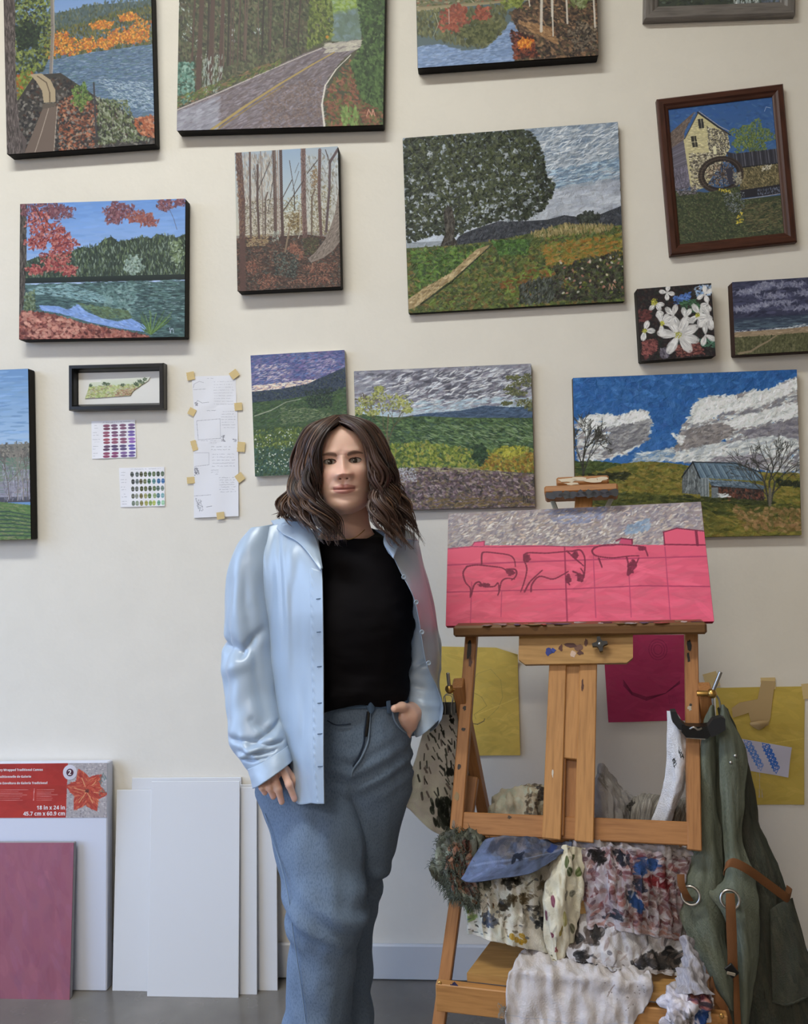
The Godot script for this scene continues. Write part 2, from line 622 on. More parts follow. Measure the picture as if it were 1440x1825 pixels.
	func tex(gain := 1.0) -> ImageTexture:          # gain: the paint is this much lighter than the photograph shows it
		var lut := PackedByteArray()
		for k in 256:
			var l := Color(k / 255.0, 0, 0).srgb_to_linear().r * gain
			lut.append(int(clampf(Color(minf(l, 1.0), 0, 0).linear_to_srgb().r, 0, 1) * 255.0 + 0.5))
		if gain != 1.0:
			for k in d.size(): d[k] = lut[d[k]]
		return ImageTexture.create_from_image(Image.create_from_data(w, h, false, Image.FORMAT_RGB8, d))

func pic_bridge() -> Paint:
	var p := Paint.new(320, 420, "5b6f87", 101)      # lake with autumn hills and a plank bridge; the upper quarter is above the frame
	var Y := func(y: float) -> float: return 28.0 + y * 0.72 / 10.6
	p.grad(0, 32, "5f86c4", "7f9ed0")
	p.poly([30, 33, 60, 30, 80, 30, 100, 30, 100, 36, 30, 42], "4f5f62")
	p.fill([28, 33, 60, 29, 100, 28, 100, 40, 28, 45], 500, ["3f4a40", "55604a", "6a6f58", "4a5a5c", "5c6e78"], 1.6, 0.8, 1.5, 0.3)
	p.fill([30, 41, 55, 38, 75, 34, 100, 32, 100, 52, 30, 55], 900, ["4d5138", "62643c", "7a6f3c", "3c4030", "58602f"], 1.6, 0.8, 1.5, 0.3)
	for k in [[38, 45, 7, 4], [45, 50, 8, 4], [57, 49, 6, 3.5], [78, 46, 9, 4], [92, 44, 7, 6], [88, 47, 8, 3], [69, 49, 7, 2.6], [66, 40, 8, 2], [84, 37, 6, 2], [31, 50, 5, 4]]:
		p.leafy(k[0], k[1], k[2], k[3], 120, ["e0943a", "d27f2c", "e6aa4e", "b8682c", "a8583a", "8a6a38"], 1.3, 0.8)
	p.poly([27, 55.5, 60, 53, 100, 51.5, 100, 86, 60, 80, 30, 66], "5d7391")
	p.fill([27, 55.5, 60, 53, 100, 51.5, 100, 86, 60, 84, 30, 66], 1500, ["4f6684", "6b83a3", "5a7080", "8094ad", "48607a", "5e7d84"], 2.6, 0.5, -0.05, 0.12)
	p.fill([62, 66, 100, 70, 100, 84, 78, 80], 260, ["a9bccd", "8fa6bd", "c3d2dc"], 1.8, 0.35, 0.35, 0.2, 0.7)
	# left trees
	p.fill([0, 20, 34, 20, 32, 50, 26, 60, 8, 62, 0, 60], 900, ["4d5a32", "66733a", "7f8a42", "333d28", "8f9a55", "27302a"], 1.8, 1.1, 0.6, 0.9)
	p.leafy(16, 42, 8, 7, 260, ["23302a", "1d2824", "33412f"], 1.8, 1.1)
	p.fill([6, 62, 20, 58, 20, 74, 8, 80], 260, ["6f8038", "8a9a4a", "57652f", "b15a30"], 1.8, 1.1, 0.6, 0.9)
	p.line([33, 20, 33, 40, 31, 62], 3.0, "847c78", 2.4)
	p.line([34, 20, 34.2, 40, 32, 62], 1.0, "a39b95", 0.8)
	p.line([28, 40, 33, 38], 0.6, "5c5550")
	p.line([14, 28, 21, 38], 0.9, "3a352f", 0.4)
	# bank, bridge
	p.poly([6, 76, 20, 62, 38, 62, 60, 74, 85, 86, 100, 92, 100, 100, 0, 100], "3d3a38")
	p.fill([6, 76, 20, 64, 38, 64, 60, 74, 85, 86, 100, 92, 100, 100, 0, 100], 700, ["25252a", "3c3a3a", "625c58", "85807a", "4a342c", "1f1f24"], 2.0, 1.2, 0.3, 0.8)
	p.fill([35, 76, 52, 72, 62, 80, 60, 100, 36, 100], 420, ["8f4f38", "a8644a", "6a3a2c", "b8886a", "3d2a26", "2a2a2e", "8a827c"], 1.8, 1.0, 0.3, 0.7)
	p.fill([62, 76, 82, 78, 88, 92, 96, 98, 62, 98], 420, ["4d5a36", "66704a", "8a927a", "2d3426", "a5ab98"], 1.8, 0.8, 1.2, 0.6)
	p.fill([86, 87, 100, 86, 100, 97, 90, 95], 120, ["b0623f", "8d4a33", "c58a6a"], 1.8, 0.9, 0.5)
	p.poly([17, 61.5, 25, 61.5, 31, 65, 34, 70, 34, 76, 26, 76, 25, 70, 21, 65], "ab9a80")
	p.line([22, 62.5, 28, 66, 30, 71, 30, 76], 0.8, "5a4c3e")
	p.poly([25, 76.5, 35, 76.5, 34, 78, 25, 79], "5e554d")
	p.poly([25, 79, 35, 78, 32, 100, 12, 100], "6e5f57")
	p.line([29, 79, 24, 90, 19, 100], 0.6, "b3a498")
	p.line([35, 78, 32, 100], 0.6, "b3a498")
	p.leafy(51, 74, 6, 6, 160, ["47602f", "63813c", "35482a", "7f9450"], 1.5, 0.8)
	p.line([53, 68, 52, 76], 1.0, "6d8a52", 0.4)
	p.line([60, 68, 60.5, 80, 61, 94], 1.3, "3a3a40", 1.5)
	p.poly([0, 20, 8, 20, 7, 60, 9, 88, 14, 94, 12, 100, 0, 100], "5a5150")
	p.fill([0, 20, 8, 20, 7, 60, 9, 88, 12, 100, 0, 100], 320, ["6c6260", "48403f", "7d7371", "3a3534"], 3.0, 0.5, 1.57, 0.1)
	return p

func pic_road() -> Paint:
	var p := Paint.new(460, 345, "4b4d3c", 102)
	p.grad(0, 60, "4d5340", "565340")
	for k in [[4, 30, 3, 12], [22, 28, 1.5, 4], [27, 40, 1.2, 4], [39, 38, 1.6, 2], [2, 22, 2, 6], [18, 52, 5, 12], [10, 48, 2, 6]]: p.leafy(k[0], k[1], k[2], k[3], 40, ["b9c4c6", "cdd4d2", "9aa8a4"], 1.0, 0.8)
	p.fill([0, 14, 72, 14, 72, 46, 40, 64, 0, 88], 1900, ["3d4231", "4f5640", "5e6348", "6a6350", "47403a", "56503f", "6d7355", "33362c"], 1.9, 0.8, 1.2, 0.6)
	for k in 26:
		var x := p.r.randf_range(2, 64)
		p.line([x + p.r.randf_range(-1, 1), 14, x, 48 + 24.0 * (1.0 - x / 64.0) - 4.0], p.r.randf_range(0.4, 1.0), ["5d4b45", "4a3c38", "6a5850", "3b332f"][k % 4])
	for k in [[7, 1.0], [10.5, 2.6], [16, 2.2], [21, 2.0]]: p.line([k[0] + 0.8, 14, k[0], 50, k[0] - 0.3, 80 - k[0] * 0.35], k[1], "57433d", k[1] * 1.3)
	p.fill([12, 54, 22, 52, 22, 74, 12, 78], 60, ["b8c2bd", "98a79f"], 2.2, 0.35, 1.57, 0.1)
	p.fill([0, 56, 8, 56, 8, 80, 0, 84], 200, ["4a7266", "6a9284", "35574b", "8fb0a4"], 1.4, 0.8, 0.5, 1.0)
	# misty gap and right hand trees
	p.poly([72, 14, 90, 14, 89, 47, 75, 46], "75887a")
	p.fill([70, 14, 92, 14, 86, 26, 72, 30], 260, ["8aa34a", "a3b860", "6f8a3a", "9bb08a"], 1.8, 1.0, 0.4, 0.8, 0.7)
	p.fill([74, 28, 86, 26, 88, 46, 76, 46], 160, ["71857c", "8296a0", "67796c"], 2.0, 1.2, 0.6, 0.8, 0.5)
	p.fill([64, 20, 74, 16, 76, 44, 68, 47, 63, 50], 260, ["56652f", "6f7d3a", "424d2a", "8a9550"], 1.5, 0.8, 1.2, 0.5)
	p.fill([86, 14, 100, 14, 100, 100, 92, 92, 84, 62, 90, 46], 1500, ["384c2a", "486034", "56743e", "2b3c24", "6a8450", "44583a", "30402a"], 1.6, 0.9, 0.9, 0.8)
	p.leafy(97, 16, 3, 2, 30, ["c5d0cf"], 1.0, 0.7)
	# road
	p.poly([0, 86, 20, 76, 42, 64, 62, 53, 76, 47, 89, 46, 89, 50, 80, 58, 73, 70, 71, 84, 72, 100, 0, 100], "7a7078")
	p.fill([0, 86, 20, 76, 42, 64, 62, 53, 76, 47, 89, 46, 80, 58, 73, 70, 71, 84, 72, 100, 0, 100], 1500, ["6d626a", "857a80", "776a6a", "8f858c", "6a5c5e", "948c96"], 2.4, 0.5, -0.42, 0.15, 0.75)
	p.fill([0, 88, 20, 79, 20, 100, 0, 100], 260, ["9a98a6", "8a8894", "a8a8b4"], 3.0, 0.8, -0.4, 0.1, 0.7)
	p.fill([44, 76, 70, 68, 71, 100, 40, 100], 380, ["7d6a64", "8a766f", "6b5a56"], 0.9, 0.6, 0.3, 0.8, 0.7)
	p.fill([72, 47, 89, 46, 87, 52, 72, 53], 120, ["c9c4b4", "b3ada4"], 2.0, 0.5, -0.2, 0.1, 0.8)
	p.line([0, 86.5, 20, 76.5, 42, 64.5, 62, 54, 70, 50], 0.5, "cfc6bd")
	p.line([17, 100, 34, 85, 50, 72, 66, 60, 76, 53], 1.5, "b39a5a", 0.6)
	p.line([20, 100, 36, 86, 52, 73], 0.5, "9a7f3a", 0.4)
	p.line([72, 100, 70.6, 86, 72, 74, 77, 64, 84, 55], 1.3, "e8e2d8", 0.4)
	p.fill([73, 100, 72, 84, 75, 72, 84, 58, 92, 80, 100, 94, 100, 100], 360, ["8d5a48", "a36a54", "754636", "6d6a42", "5c6a3a"], 1.6, 0.8, 0.7, 0.6)
	p.fill([84, 60, 98, 56, 100, 90, 90, 84], 500, ["3c522f", "4d663a", "5c7844", "2f4026"], 1.7, 0.8, 1.3, 0.5)
	p.fill([80, 88, 88, 88, 88, 100, 80, 100], 60, ["6d8a48", "87a05c"], 1.6, 0.7, 1.3, 0.4)
	p.fill([0, 78, 10, 74, 36, 62, 50, 56, 50, 60, 22, 74, 0, 85], 200, ["5d6a38", "70803f", "4a5530", "8a6a50"], 1.6, 0.6, -0.4, 0.3)
	p.line([92, 94, 93, 90, 94.5, 94, 95, 90, 96, 94], 0.5, "d9a58c")
	p.dab(72.6 * 4.6, 43 * 3.45, 4, 4, 0, Color("c98a2c"), 1.0)
	return p

func pic_pond() -> Paint:
	var p := Paint.new(400, 320, "6a6a50", 103)      # only the lower half shows
	p.grad(0, 58, "5a6070", "6f705a")
	p.fill([0, 40, 100, 40, 100, 60, 0, 60], 500, ["6a6a48", "7d6a50", "4f5a3a", "8d5a48", "a8a088"], 1.8, 0.9, 0.2, 0.5)
	p.grad(57, 60, "8d8468", "a59a7e", 0, 50)
	p.poly([0, 60, 62, 58, 56, 80, 60, 100, 0, 100], "5c6a6e")
	p.fill([0, 60, 50, 59, 50, 84, 36, 88, 24, 86, 0, 76], 700, ["56583e", "6a6a48", "4a4c38", "7a7a55", "62684c"], 2.0, 1.0, 1.4, 0.3)
	for k in [[20, 68, 8, 9, 120], [22, 62, 6, 5, 60], [37, 66, 5, 6, 70]]: p.leafy(k[0], k[1], k[2], k[3], k[4], ["96503f", "aa624e", "7a4236", "865046"], 1.6, 1.0)
	p.leafy(35, 78, 10, 8, 160, ["41472f", "555a3c", "6a6c48"], 1.8, 1.1)
	p.poly([0, 86, 12, 84, 24, 90, 38, 90, 48, 80, 52, 72, 58, 76, 54, 100, 0, 100], "7f95b8")
	p.fill([0, 84, 14, 85, 24, 90, 38, 90, 48, 80, 52, 72, 56, 80, 52, 100, 0, 100], 420, ["7f95ba", "91a5c6", "6f86ab"], 2.6, 0.7, -0.1, 0.15)
	p.line([10, 62, 12, 70, 9, 78], 0.7, "9aa08a", 0.3)
	p.line([18, 60, 18, 70], 0.7, "c2bab0", 0.4)
	# right bank with birches
	p.poly([52, 66, 62, 58, 100, 56, 100, 100, 54, 100, 58, 84], "4a3d35")
	p.fill([52, 66, 62, 58, 100, 52, 100, 100, 54, 100, 58, 84], 900, ["3a302c", "584538", "6d5442", "86684e", "2b2624", "4d4a38", "9a7a5c"], 1.9, 0.9, 0.5, 0.6)
	p.fill([56, 72, 74, 78, 78, 90, 64, 80], 160, ["94714f", "a98560", "7a5c42"], 2.0, 0.8, 0.6, 0.3)
	p.fill([52, 78, 64, 84, 68, 98, 54, 98], 180, ["4a2420", "6a342a", "8a4a34", "30201e"], 1.6, 0.9, 0.8, 0.8)
	p.leafy(60, 88, 4, 4, 60, ["d07a2c", "e09a40", "b55a28"], 1.4, 0.8)
	p.leafy(54, 58, 6, 5, 80, ["75803e", "8d9650", "59622f"], 1.4, 0.9)
	p.leafy(90, 60, 6, 6, 80, ["6f7a48", "8d9470", "575f38"], 1.4, 0.9)
	p.leafy(92, 86, 8, 10, 200, ["2c2826", "4d443c", "6a6054", "857866"], 1.2, 0.8)
	for k in [[70, 44, 69, 80, 1.8], [75.5, 44, 75.3, 70, 1.6], [75.4, 66, 75.5, 84, 1.0], [83, 44, 83.5, 76, 1.2], [98, 56, 98.5, 80, 1.2], [62, 48, 63, 62, 0.8]]: p.line([k[0], k[1], k[2], k[3]], k[4], "cfc8bd")
	return p

func pic_lake() -> Paint:
	var p := Paint.new(400, 325, "4a6266", 104)
	p.grad(0, 60, "6b97da", "b4c9ee")
	p.fill([0, 0, 100, 0, 100, 40, 0, 40], 300, ["7aa2de", "86abe2", "6f99da"], 5.0, 1.0, 0.0, 0.06, 0.3)
	p.poly([0, 44, 10, 40, 30, 37, 38, 33, 44, 34, 48, 32, 51, 28, 56, 26, 60, 30, 66, 29, 74, 27, 80, 28, 83, 25, 90, 27, 95, 28, 100, 26, 100, 58, 0, 58], "36443b")
	p.fill([2, 44, 10, 40, 30, 36, 40, 32, 48, 31, 51, 28, 56, 26, 60, 29, 66, 29, 74, 26, 80, 28, 83, 25, 90, 26, 95, 28, 100, 26, 100, 56, 2, 57], 1500, ["2b372f", "3d4a38", "55654a", "6b7d58", "33403a", "8a9a8a", "4a5a52", "24302b"], 2.0, 0.6, 1.5, 0.25)
	p.leafy(69, 47, 6, 7, 110, ["8fa39a", "6f857c", "a9bab2"], 1.2, 0.7)
	p.leafy(95, 38, 4, 9, 90, ["7d8f6a", "a3b3a0", "5a6b4a"], 1.2, 0.7)
	p.grad(55, 58.5, "23302c", "1b2423")
	p.fill([2, 59, 100, 58.5, 100, 100, 2, 100], 1700, ["405a5d", "53706f", "35494d", "668889", "4a6462", "2d4043", "5f7d78"], 3.4, 0.5, 0.05, 0.1)
	p.fill([6, 62, 30, 60, 60, 72, 58, 76, 30, 70, 6, 66], 200, ["8fb3bb", "a5c5cb", "7397a0"], 2.4, 0.4, 0.12, 0.15, 0.7)
	p.fill([50, 62, 72, 60, 70, 82, 52, 80], 220, ["7fa0a0", "95b2b0", "5a7876"], 1.6, 0.6, 0.3, 0.8, 0.55)
	p.fill([60, 60, 100, 60, 100, 90, 60, 80], 60, ["b5cdd2", "8fb0b6"], 2.2, 0.25, 0.05, 0.08, 0.7)
	p.poly([12, 75, 24, 76, 30, 79, 36, 75, 40, 80, 52, 86, 60, 88, 68, 86, 77, 92, 76, 96, 60, 93, 42, 88, 28, 82, 14, 79], "7f9fdb")
	p.fill([12, 76, 30, 79, 36, 75, 42, 82, 60, 89, 68, 87, 77, 93, 60, 92, 42, 87, 14, 78], 200, ["86a6e0", "7593cc", "98b3e6"], 2.4, 0.6, 0.3, 0.15, 0.8)
	p.fill([36, 74, 66, 80, 68, 86, 50, 85], 160, ["5d6f50", "4a5a48", "6f8a6c"], 2.0, 0.7, 0.3, 0.3, 0.8)
	p.poly([0, 78, 10, 80, 24, 83, 38, 89, 55, 93, 72, 97, 80, 100, 0, 100], "74443a")
	p.fill([0, 78, 10, 80, 24, 83, 38, 89, 55, 93, 72, 97, 80, 100, 0, 100], 700, ["6a352e", "8d4f44", "a76a5c", "c08a7a", "512824", "b8786c", "7d4a48"], 2.0, 1.1, 0.2, 0.7)
	p.fill([2, 80, 26, 85, 40, 92, 30, 99, 4, 98], 50, ["d3a08e", "c58c7c"], 2.2, 1.1, 0.3, 0.5)
	p.poly([0, 0, 4, 0, 4.2, 40, 3, 74, 0, 82], "423c38")
	p.fill([0, 0, 4, 0, 4, 40, 3, 74, 0, 80], 200, ["5c554f", "332e2b", "6f6862"], 3.0, 0.4, 1.57, 0.1)
	p.fill([3, 66, 9, 64, 10, 78, 3, 80], 80, ["6a7a5a", "8a9a80", "4a5840"], 1.4, 0.8, 1.0, 0.8)
	for k in [[14, 4, 16, 5, 200, 0], [24, 8, 8, 4, 80, 0], [11, 14, 7, 9, 140, 1], [20, 22, 9, 8, 190, 1], [10, 29, 7, 5, 110, 1], [27, 30, 8, 6, 150, 1], [22, 42, 9, 9, 220, 1], [10, 49, 6, 3.5, 80, 1], [30, 50, 5, 4, 70, 1], [60, 7, 9, 6, 170, 0], [58, 12, 6, 5, 80, 0], [72, 12, 8, 4, 100, 2], [78, 16, 6, 3, 70, 2], [88, 4, 5, 4, 80, 0], [97, 2, 4, 3, 40, 0]]:
		p.leafy(k[0], k[1], k[2], k[3], k[4], [["80505a", "704550", "966a70", "5c3842"], ["a04e4a", "b86a62", "86383c", "c48278", "6a2f36"], ["945650", "a86a5e", "7d4848"]][k[5]], 1.5, 0.7)
	p.line([9, 2, 13, 12, 16, 24], 0.6, "3d2f30", 0.3)
	p.line([14, 8, 20, 20], 0.5, "3d2f30", 0.3)
	p.line([24, 8, 34, 12], 0.4, "4a4550", 0.2)
	p.line([90, 6, 93, 14, 95, 22], 0.4, "5a5a70", 0.2)
	for k in 40: p.line([80, 98, p.r.randf_range(73, 93), p.r.randf_range(80, 95)], 0.4, ["5c7a42", "7a9a58", "45602f"][k % 3])
	p.line([91, 93, 91.5, 97, 92, 94, 93, 94, 93.4, 97], 0.4, "c8d4ea")
	return p

func pic_forest() -> Paint:
	var p := Paint.new(300, 400, "8d8680", 105)
	p.grad(0, 60, "a9b5c2", "c8c2b2")
	p.grad(0, 45, "98aec8", "c2cccd", 44, 66)
	p.fill([6, 2, 42, 2, 42, 58, 8, 58], 500, ["a59a90", "c2b8aa", "8d8278", "b5a99c", "79706a", "d3cdc2"], 4.0, 0.6, 1.52, 0.08)
	p.fill([68, 5, 100, 5, 98, 58, 68, 58], 360, ["b0b2ae", "9a9488", "c9cbc8", "857c70", "7a7468"], 2.6, 0.7, 1.4, 0.3)
	p.fill([6, 36, 46, 34, 46, 64, 8, 64], 500, ["8a7f6a", "a59a80", "6f6454", "c2baa6", "5c5246"], 1.3, 0.7, 0.8, 0.9)
	p.fill([46, 36, 66, 32, 66, 62, 46, 62], 300, ["d3d0bc", "8a8468", "6d6248", "a89f84"], 1.6, 0.7, 1.0, 0.8)
	p.fill([72, 30, 94, 26, 90, 62, 72, 64], 300, ["8a7c5c", "a3987a", "6a6048", "c5c0ac"], 1.6, 0.7, 1.2, 0.7)
	p.leafy(58, 52, 8, 7, 160, ["7d6a4a", "94815c", "5f4f3a"], 1.4, 0.8)
	p.leafy(77, 22, 4, 8, 80, ["8d7458", "6f5c48", "a08a6a"], 1.2, 0.8)
	p.poly([0, 62, 20, 61, 44, 62, 70, 62, 100, 66, 100, 100, 0, 100], "4a3a34")
	p.fill([0, 62, 20, 61, 44, 62, 70, 62, 100, 66, 100, 100, 0, 100], 1700, ["3d302e", "5c463c", "74584a", "4a4440", "8a6a58", "33302f", "59605a", "6a4a42"], 2.0, 0.8, 0.15, 0.6)
	p.fill([10, 60, 32, 60, 30, 68, 10, 68], 120, ["a08a68", "8a7454", "b8a380"], 2.0, 0.5, 0.1, 0.3)
	for k in [[14, 83, 7, 5], [29, 94, 9, 5], [55, 71, 5, 3], [80, 86, 14, 4], [60, 76, 5, 4], [75, 94, 20, 4]]: p.leafy(k[0], k[1], k[2], k[3], 110, ["855648", "966350", "6f463c", "a37a66", "5c4640"], 1.6, 0.6)
	p.fill([36, 72, 60, 76, 58, 92, 36, 90], 220, ["3a3f3c", "55605a", "6a746a", "2c2e2e"], 1.8, 0.7, 0.4, 0.7)
	p.fill([64, 64, 80, 64, 78, 76, 66, 76], 140, ["4d4a38", "5f6044", "3a382e"], 1.6, 0.7, 0.4, 0.8)
	for k in [[3.5, 0, 6, 5.2, 100, 7, "5c443f"], [14.5, 0, 14, 14, 62, 2.2, "5d4a46"], [22, 10, 21, 22, 62, 2.4, "54423f"], [38, 0, 38.5, 38, 62, 4.0, "5a4844"], [41.6, 0, 41.6, 42, 62, 1.4, "a3928c"], [44.6, 0, 44.5, 45, 68, 3.4, "4d3a38"], [66.5, 0, 66, 66.5, 62, 5.4, "6d5450"], [82.5, 2, 81, 82, 62, 3.4, "624a48"], [31, 30, 29, 28, 60, 1.6, "5d4e48"], [25, 0, 26, 26, 62, 1.2, "7d6d66"], [77, 30, 74, 73, 62, 1.8, "6a5a4e"]]:
		p.line([k[0], k[1], k[2], 35, k[3], k[4]], k[5], k[6])
	p.line([38.6, 0, 39.5, 62], 0.9, "7a6660")
	p.line([65, 0, 64.6, 62], 0.9, "8d746c")
	p.fill([64, 0, 68, 0, 68, 62, 64, 62], 120, ["8a6f68", "4f3c3a"], 1.6, 0.4, 1.57, 0.2)
	p.fill([0, 0, 6, 0, 8, 62, 3, 62], 160, ["7a5a4a", "463432", "8f6f58"], 2.0, 0.4, 1.57, 0.2)
	for b in [[22, 28, 34, 8, 1.2], [21, 27, 18, 12, 0.8], [46, 34, 55, 22, 1.3], [46, 44, 66, 23, 1.5], [57, 44, 57, 30, 1.3], [57, 30, 53, 8, 1.0], [55, 30, 62, 16, 0.7], [58, 17, 62, 10, 0.5], [70, 18, 80, 9, 1.3], [31, 45, 40, 8, 1.0]]: p.line([b[0], b[1], b[2], b[3]], b[4], "4a3f3c", b[4] * 0.5)
	p.line([100, 2, 92, 11, 91, 30, 87, 60], 3.0, "57474a", 2.6)
	p.line([92, 12, 88, 2], 1.2, "4d4040", 0.8)
	p.poly([100, 30, 97, 45, 92, 56, 86, 66, 76, 75, 69, 79, 72, 82, 84, 79, 94, 74, 100, 68], "8a7d74")
	p.fill([100, 32, 97, 47, 92, 57, 86, 67, 76, 76, 70, 80, 84, 78, 94, 73, 100, 66], 140, ["9c8f86", "74685f", "857870", "62584f"], 2.4, 0.6, -0.9, 0.15)
	p.line([62, 40, 62, 60, 60, 64], 1.0, "b3aaa0")
	p.line([52, 56, 49, 66, 47, 73], 2.2, "8a7864", 1.8)
	p.fill([36, 58, 42, 58, 41, 66, 34, 66], 40, ["b8c0b4", "98a096"], 1.4, 0.4, 1.4, 0.2)
	return p

func pic_oak() -> Paint:
	var p := Paint.new(560, 470, "8d949c", 106)
	p.grad(0, 60, "8b96a4", "b4b8c0")
	p.fill([58, 0, 100, 0, 100, 34, 62, 36], 700, ["7f8b9a", "98a3b0", "6a7a8e", "aab2bc", "8a94a0", "76869a"], 3.4, 0.7, -0.35, 0.3, 0.8)
	p.fill([64, 2, 100, 0, 100, 28, 66, 32], 160, ["c9ced6", "dde0e4", "b8c0ca"], 3.0, 0.4, -0.4, 0.25, 0.8)
	p.fill([68, 24, 100, 20, 100, 30, 70, 34], 130, ["5f7690", "6f869e", "a9c0d0"], 2.8, 0.5, -0.2, 0.2, 0.8)
	p.fill([68, 36, 100, 32, 100, 50, 68, 54], 200, ["a6acb8", "b3b8c2", "989eac"], 4.0, 1.0, -0.1, 0.1, 0.6)
	p.grad(50, 60, "a8b2c0", "b4bcc8", 0, 30)
	# hills
	p.poly([22, 62, 26, 57, 34, 54, 44, 51, 56, 52, 66, 52, 74, 50, 82, 52, 90, 51, 100, 47, 100, 62, 60, 66, 22, 64], "33363e")
	p.fill([24, 61, 34, 55, 44, 52, 66, 53, 74, 51, 90, 53, 100, 49, 100, 60, 60, 64], 300, ["2d3038", "3c3f46", "454850", "30343a"], 1.8, 0.8, 0.4, 0.6)
	p.leafy(85, 52.5, 5, 3.5, 120, ["2e332f", "3c423a", "272b29"], 1.2, 0.8)
	p.poly([0, 63, 22, 63, 40, 62, 58, 59, 72, 55, 100, 58, 100, 100, 0, 100], "4a5430")
	p.fill([0, 64, 30, 63, 58, 60, 72, 57, 100, 58, 100, 100, 0, 100], 2300, ["44502a", "566432", "3a4426", "6a6c34", "78663a", "4f5c2e", "5d4a2c", "687a3a", "333c24"], 1.9, 0.8, 0.25, 0.7)
	p.fill([58, 58, 74, 55, 96, 57, 96, 60, 60, 61], 160, ["8f8058", "a3946a", "7a7048"], 0.5, 1.6, 0.0, 0.2)
	p.fill([2, 64, 38, 64, 30, 76, 4, 86], 300, ["3a5228", "4d6a30", "2f4224", "5f7d38"], 1.8, 0.8, 0.5, 0.6)
	p.fill([40, 62, 58, 62, 56, 70, 44, 70], 160, ["3c5a2a", "517436", "2f4424"], 1.8, 0.8, 0.4, 0.6)
	p.fill([62, 66, 100, 62, 100, 76, 66, 78], 260, ["7a6a30", "8d7a3a", "6a7034", "97682f"], 2.0, 0.8, -0.1, 0.4)
	p.fill([40, 84, 60, 78, 80, 80, 78, 92, 50, 96], 180, ["6a4426", "7d5430", "5a6a30", "738a3c"], 1.8, 0.9, 0.2, 0.6)
	p.fill([52, 88, 62, 84, 72, 86, 70, 98, 52, 98], 280, ["2f332e", "454a44", "5a605a", "23271f"], 0.6, 1.8, 0.3, 0.4)
	p.fill([68, 78, 100, 72, 100, 98, 68, 98], 420, ["2d3424", "3a4230", "4a4a3a", "251f20"], 1.6, 0.9, 0.4, 0.8)
	for k in 34: p.dab(p.r.randf_range(70, 100) * 5.6, p.r.randf_range(75, 94) * 4.7, 4.5, 3, p.r.randf() * 3, Color(["c8b8a8", "b88a78", "a86a5c", "d3cfc4"][k % 4]), 0.85)
	p.poly([0, 92, 8, 86, 20, 79, 28, 71, 33, 66, 39, 64, 38, 66, 34, 70, 26, 78, 14, 88, 3, 97, 0, 98], "94815f")
	p.fill([0, 92, 8, 86, 20, 79, 28, 71, 33, 67, 36, 68, 26, 78, 14, 88, 2, 97], 160, ["a3906a", "84704e", "b5a27e"], 1.7, 0.6, -0.6, 0.3)
	p.line([6, 95, 20, 84, 33, 71, 40, 64], 1.0, "2b3020", 0.6)
	# the oak
	p.fill([0, 0, 58, 0, 62, 6, 65, 14, 66, 26, 70, 32, 68, 40, 64, 46, 56, 51, 44, 50, 30, 54, 24, 58, 14, 56, 0, 60], 2900, ["1f241d", "2b3126", "363d2c", "262c22", "41472f", "1a1e1a", "30382a"], 1.5, 0.9, 0.6, 0.9, 0.95)
	p.fill([2, 2, 54, 2, 60, 20, 60, 38, 30, 48, 4, 50], 700, ["4a5136", "565c3c", "3c4430"], 1.3, 0.7, 0.6, 0.9, 0.7)
	for k in 110: p.leafy(p.r.randf_range(2, 64), p.r.randf_range(26, 52), p.r.randf_range(0.4, 1.2), p.r.randf_range(0.3, 0.7), 4, ["8a9098", "a4abb2", "747c82"], 0.8, 0.35)
	for k in [[12, 10, 2.4, 2.5], [19, 8, 1.2, 2.6], [4, 24, 2, 1], [13, 34, 2, 1.5], [20, 28, 1.2, 3], [48, 24, 3, 1.4], [53, 12, 2.4, 1.8], [56, 25, 2, 1], [40, 42, 3, 1], [56, 42, 2.4, 1], [48, 14, 1, 2]]: p.leafy(k[0], k[1], k[2] * 0.8, k[3] * 0.8, 9, ["949ba2", "7d858b", "a8aeb4"], 1.0, 0.45)
	p.line([8, 16, 12, 22], 1.3, "1d211c")
	p.poly([18, 44, 20, 40, 22, 42, 23.4, 50, 22.5, 58, 24.5, 63, 16, 63, 18.6, 56], "332f2b")
	p.fill([18.5, 44, 22, 42, 23, 50, 22, 58, 23.5, 62.5, 17, 62.5, 19, 56], 70, ["47423c", "5a554e", "2a2724"], 2.0, 0.4, 1.5, 0.1)
	p.line([93, 93, 93.5, 90, 94.5, 93, 95, 90, 96, 92], 0.4, "b88a78")
	return p

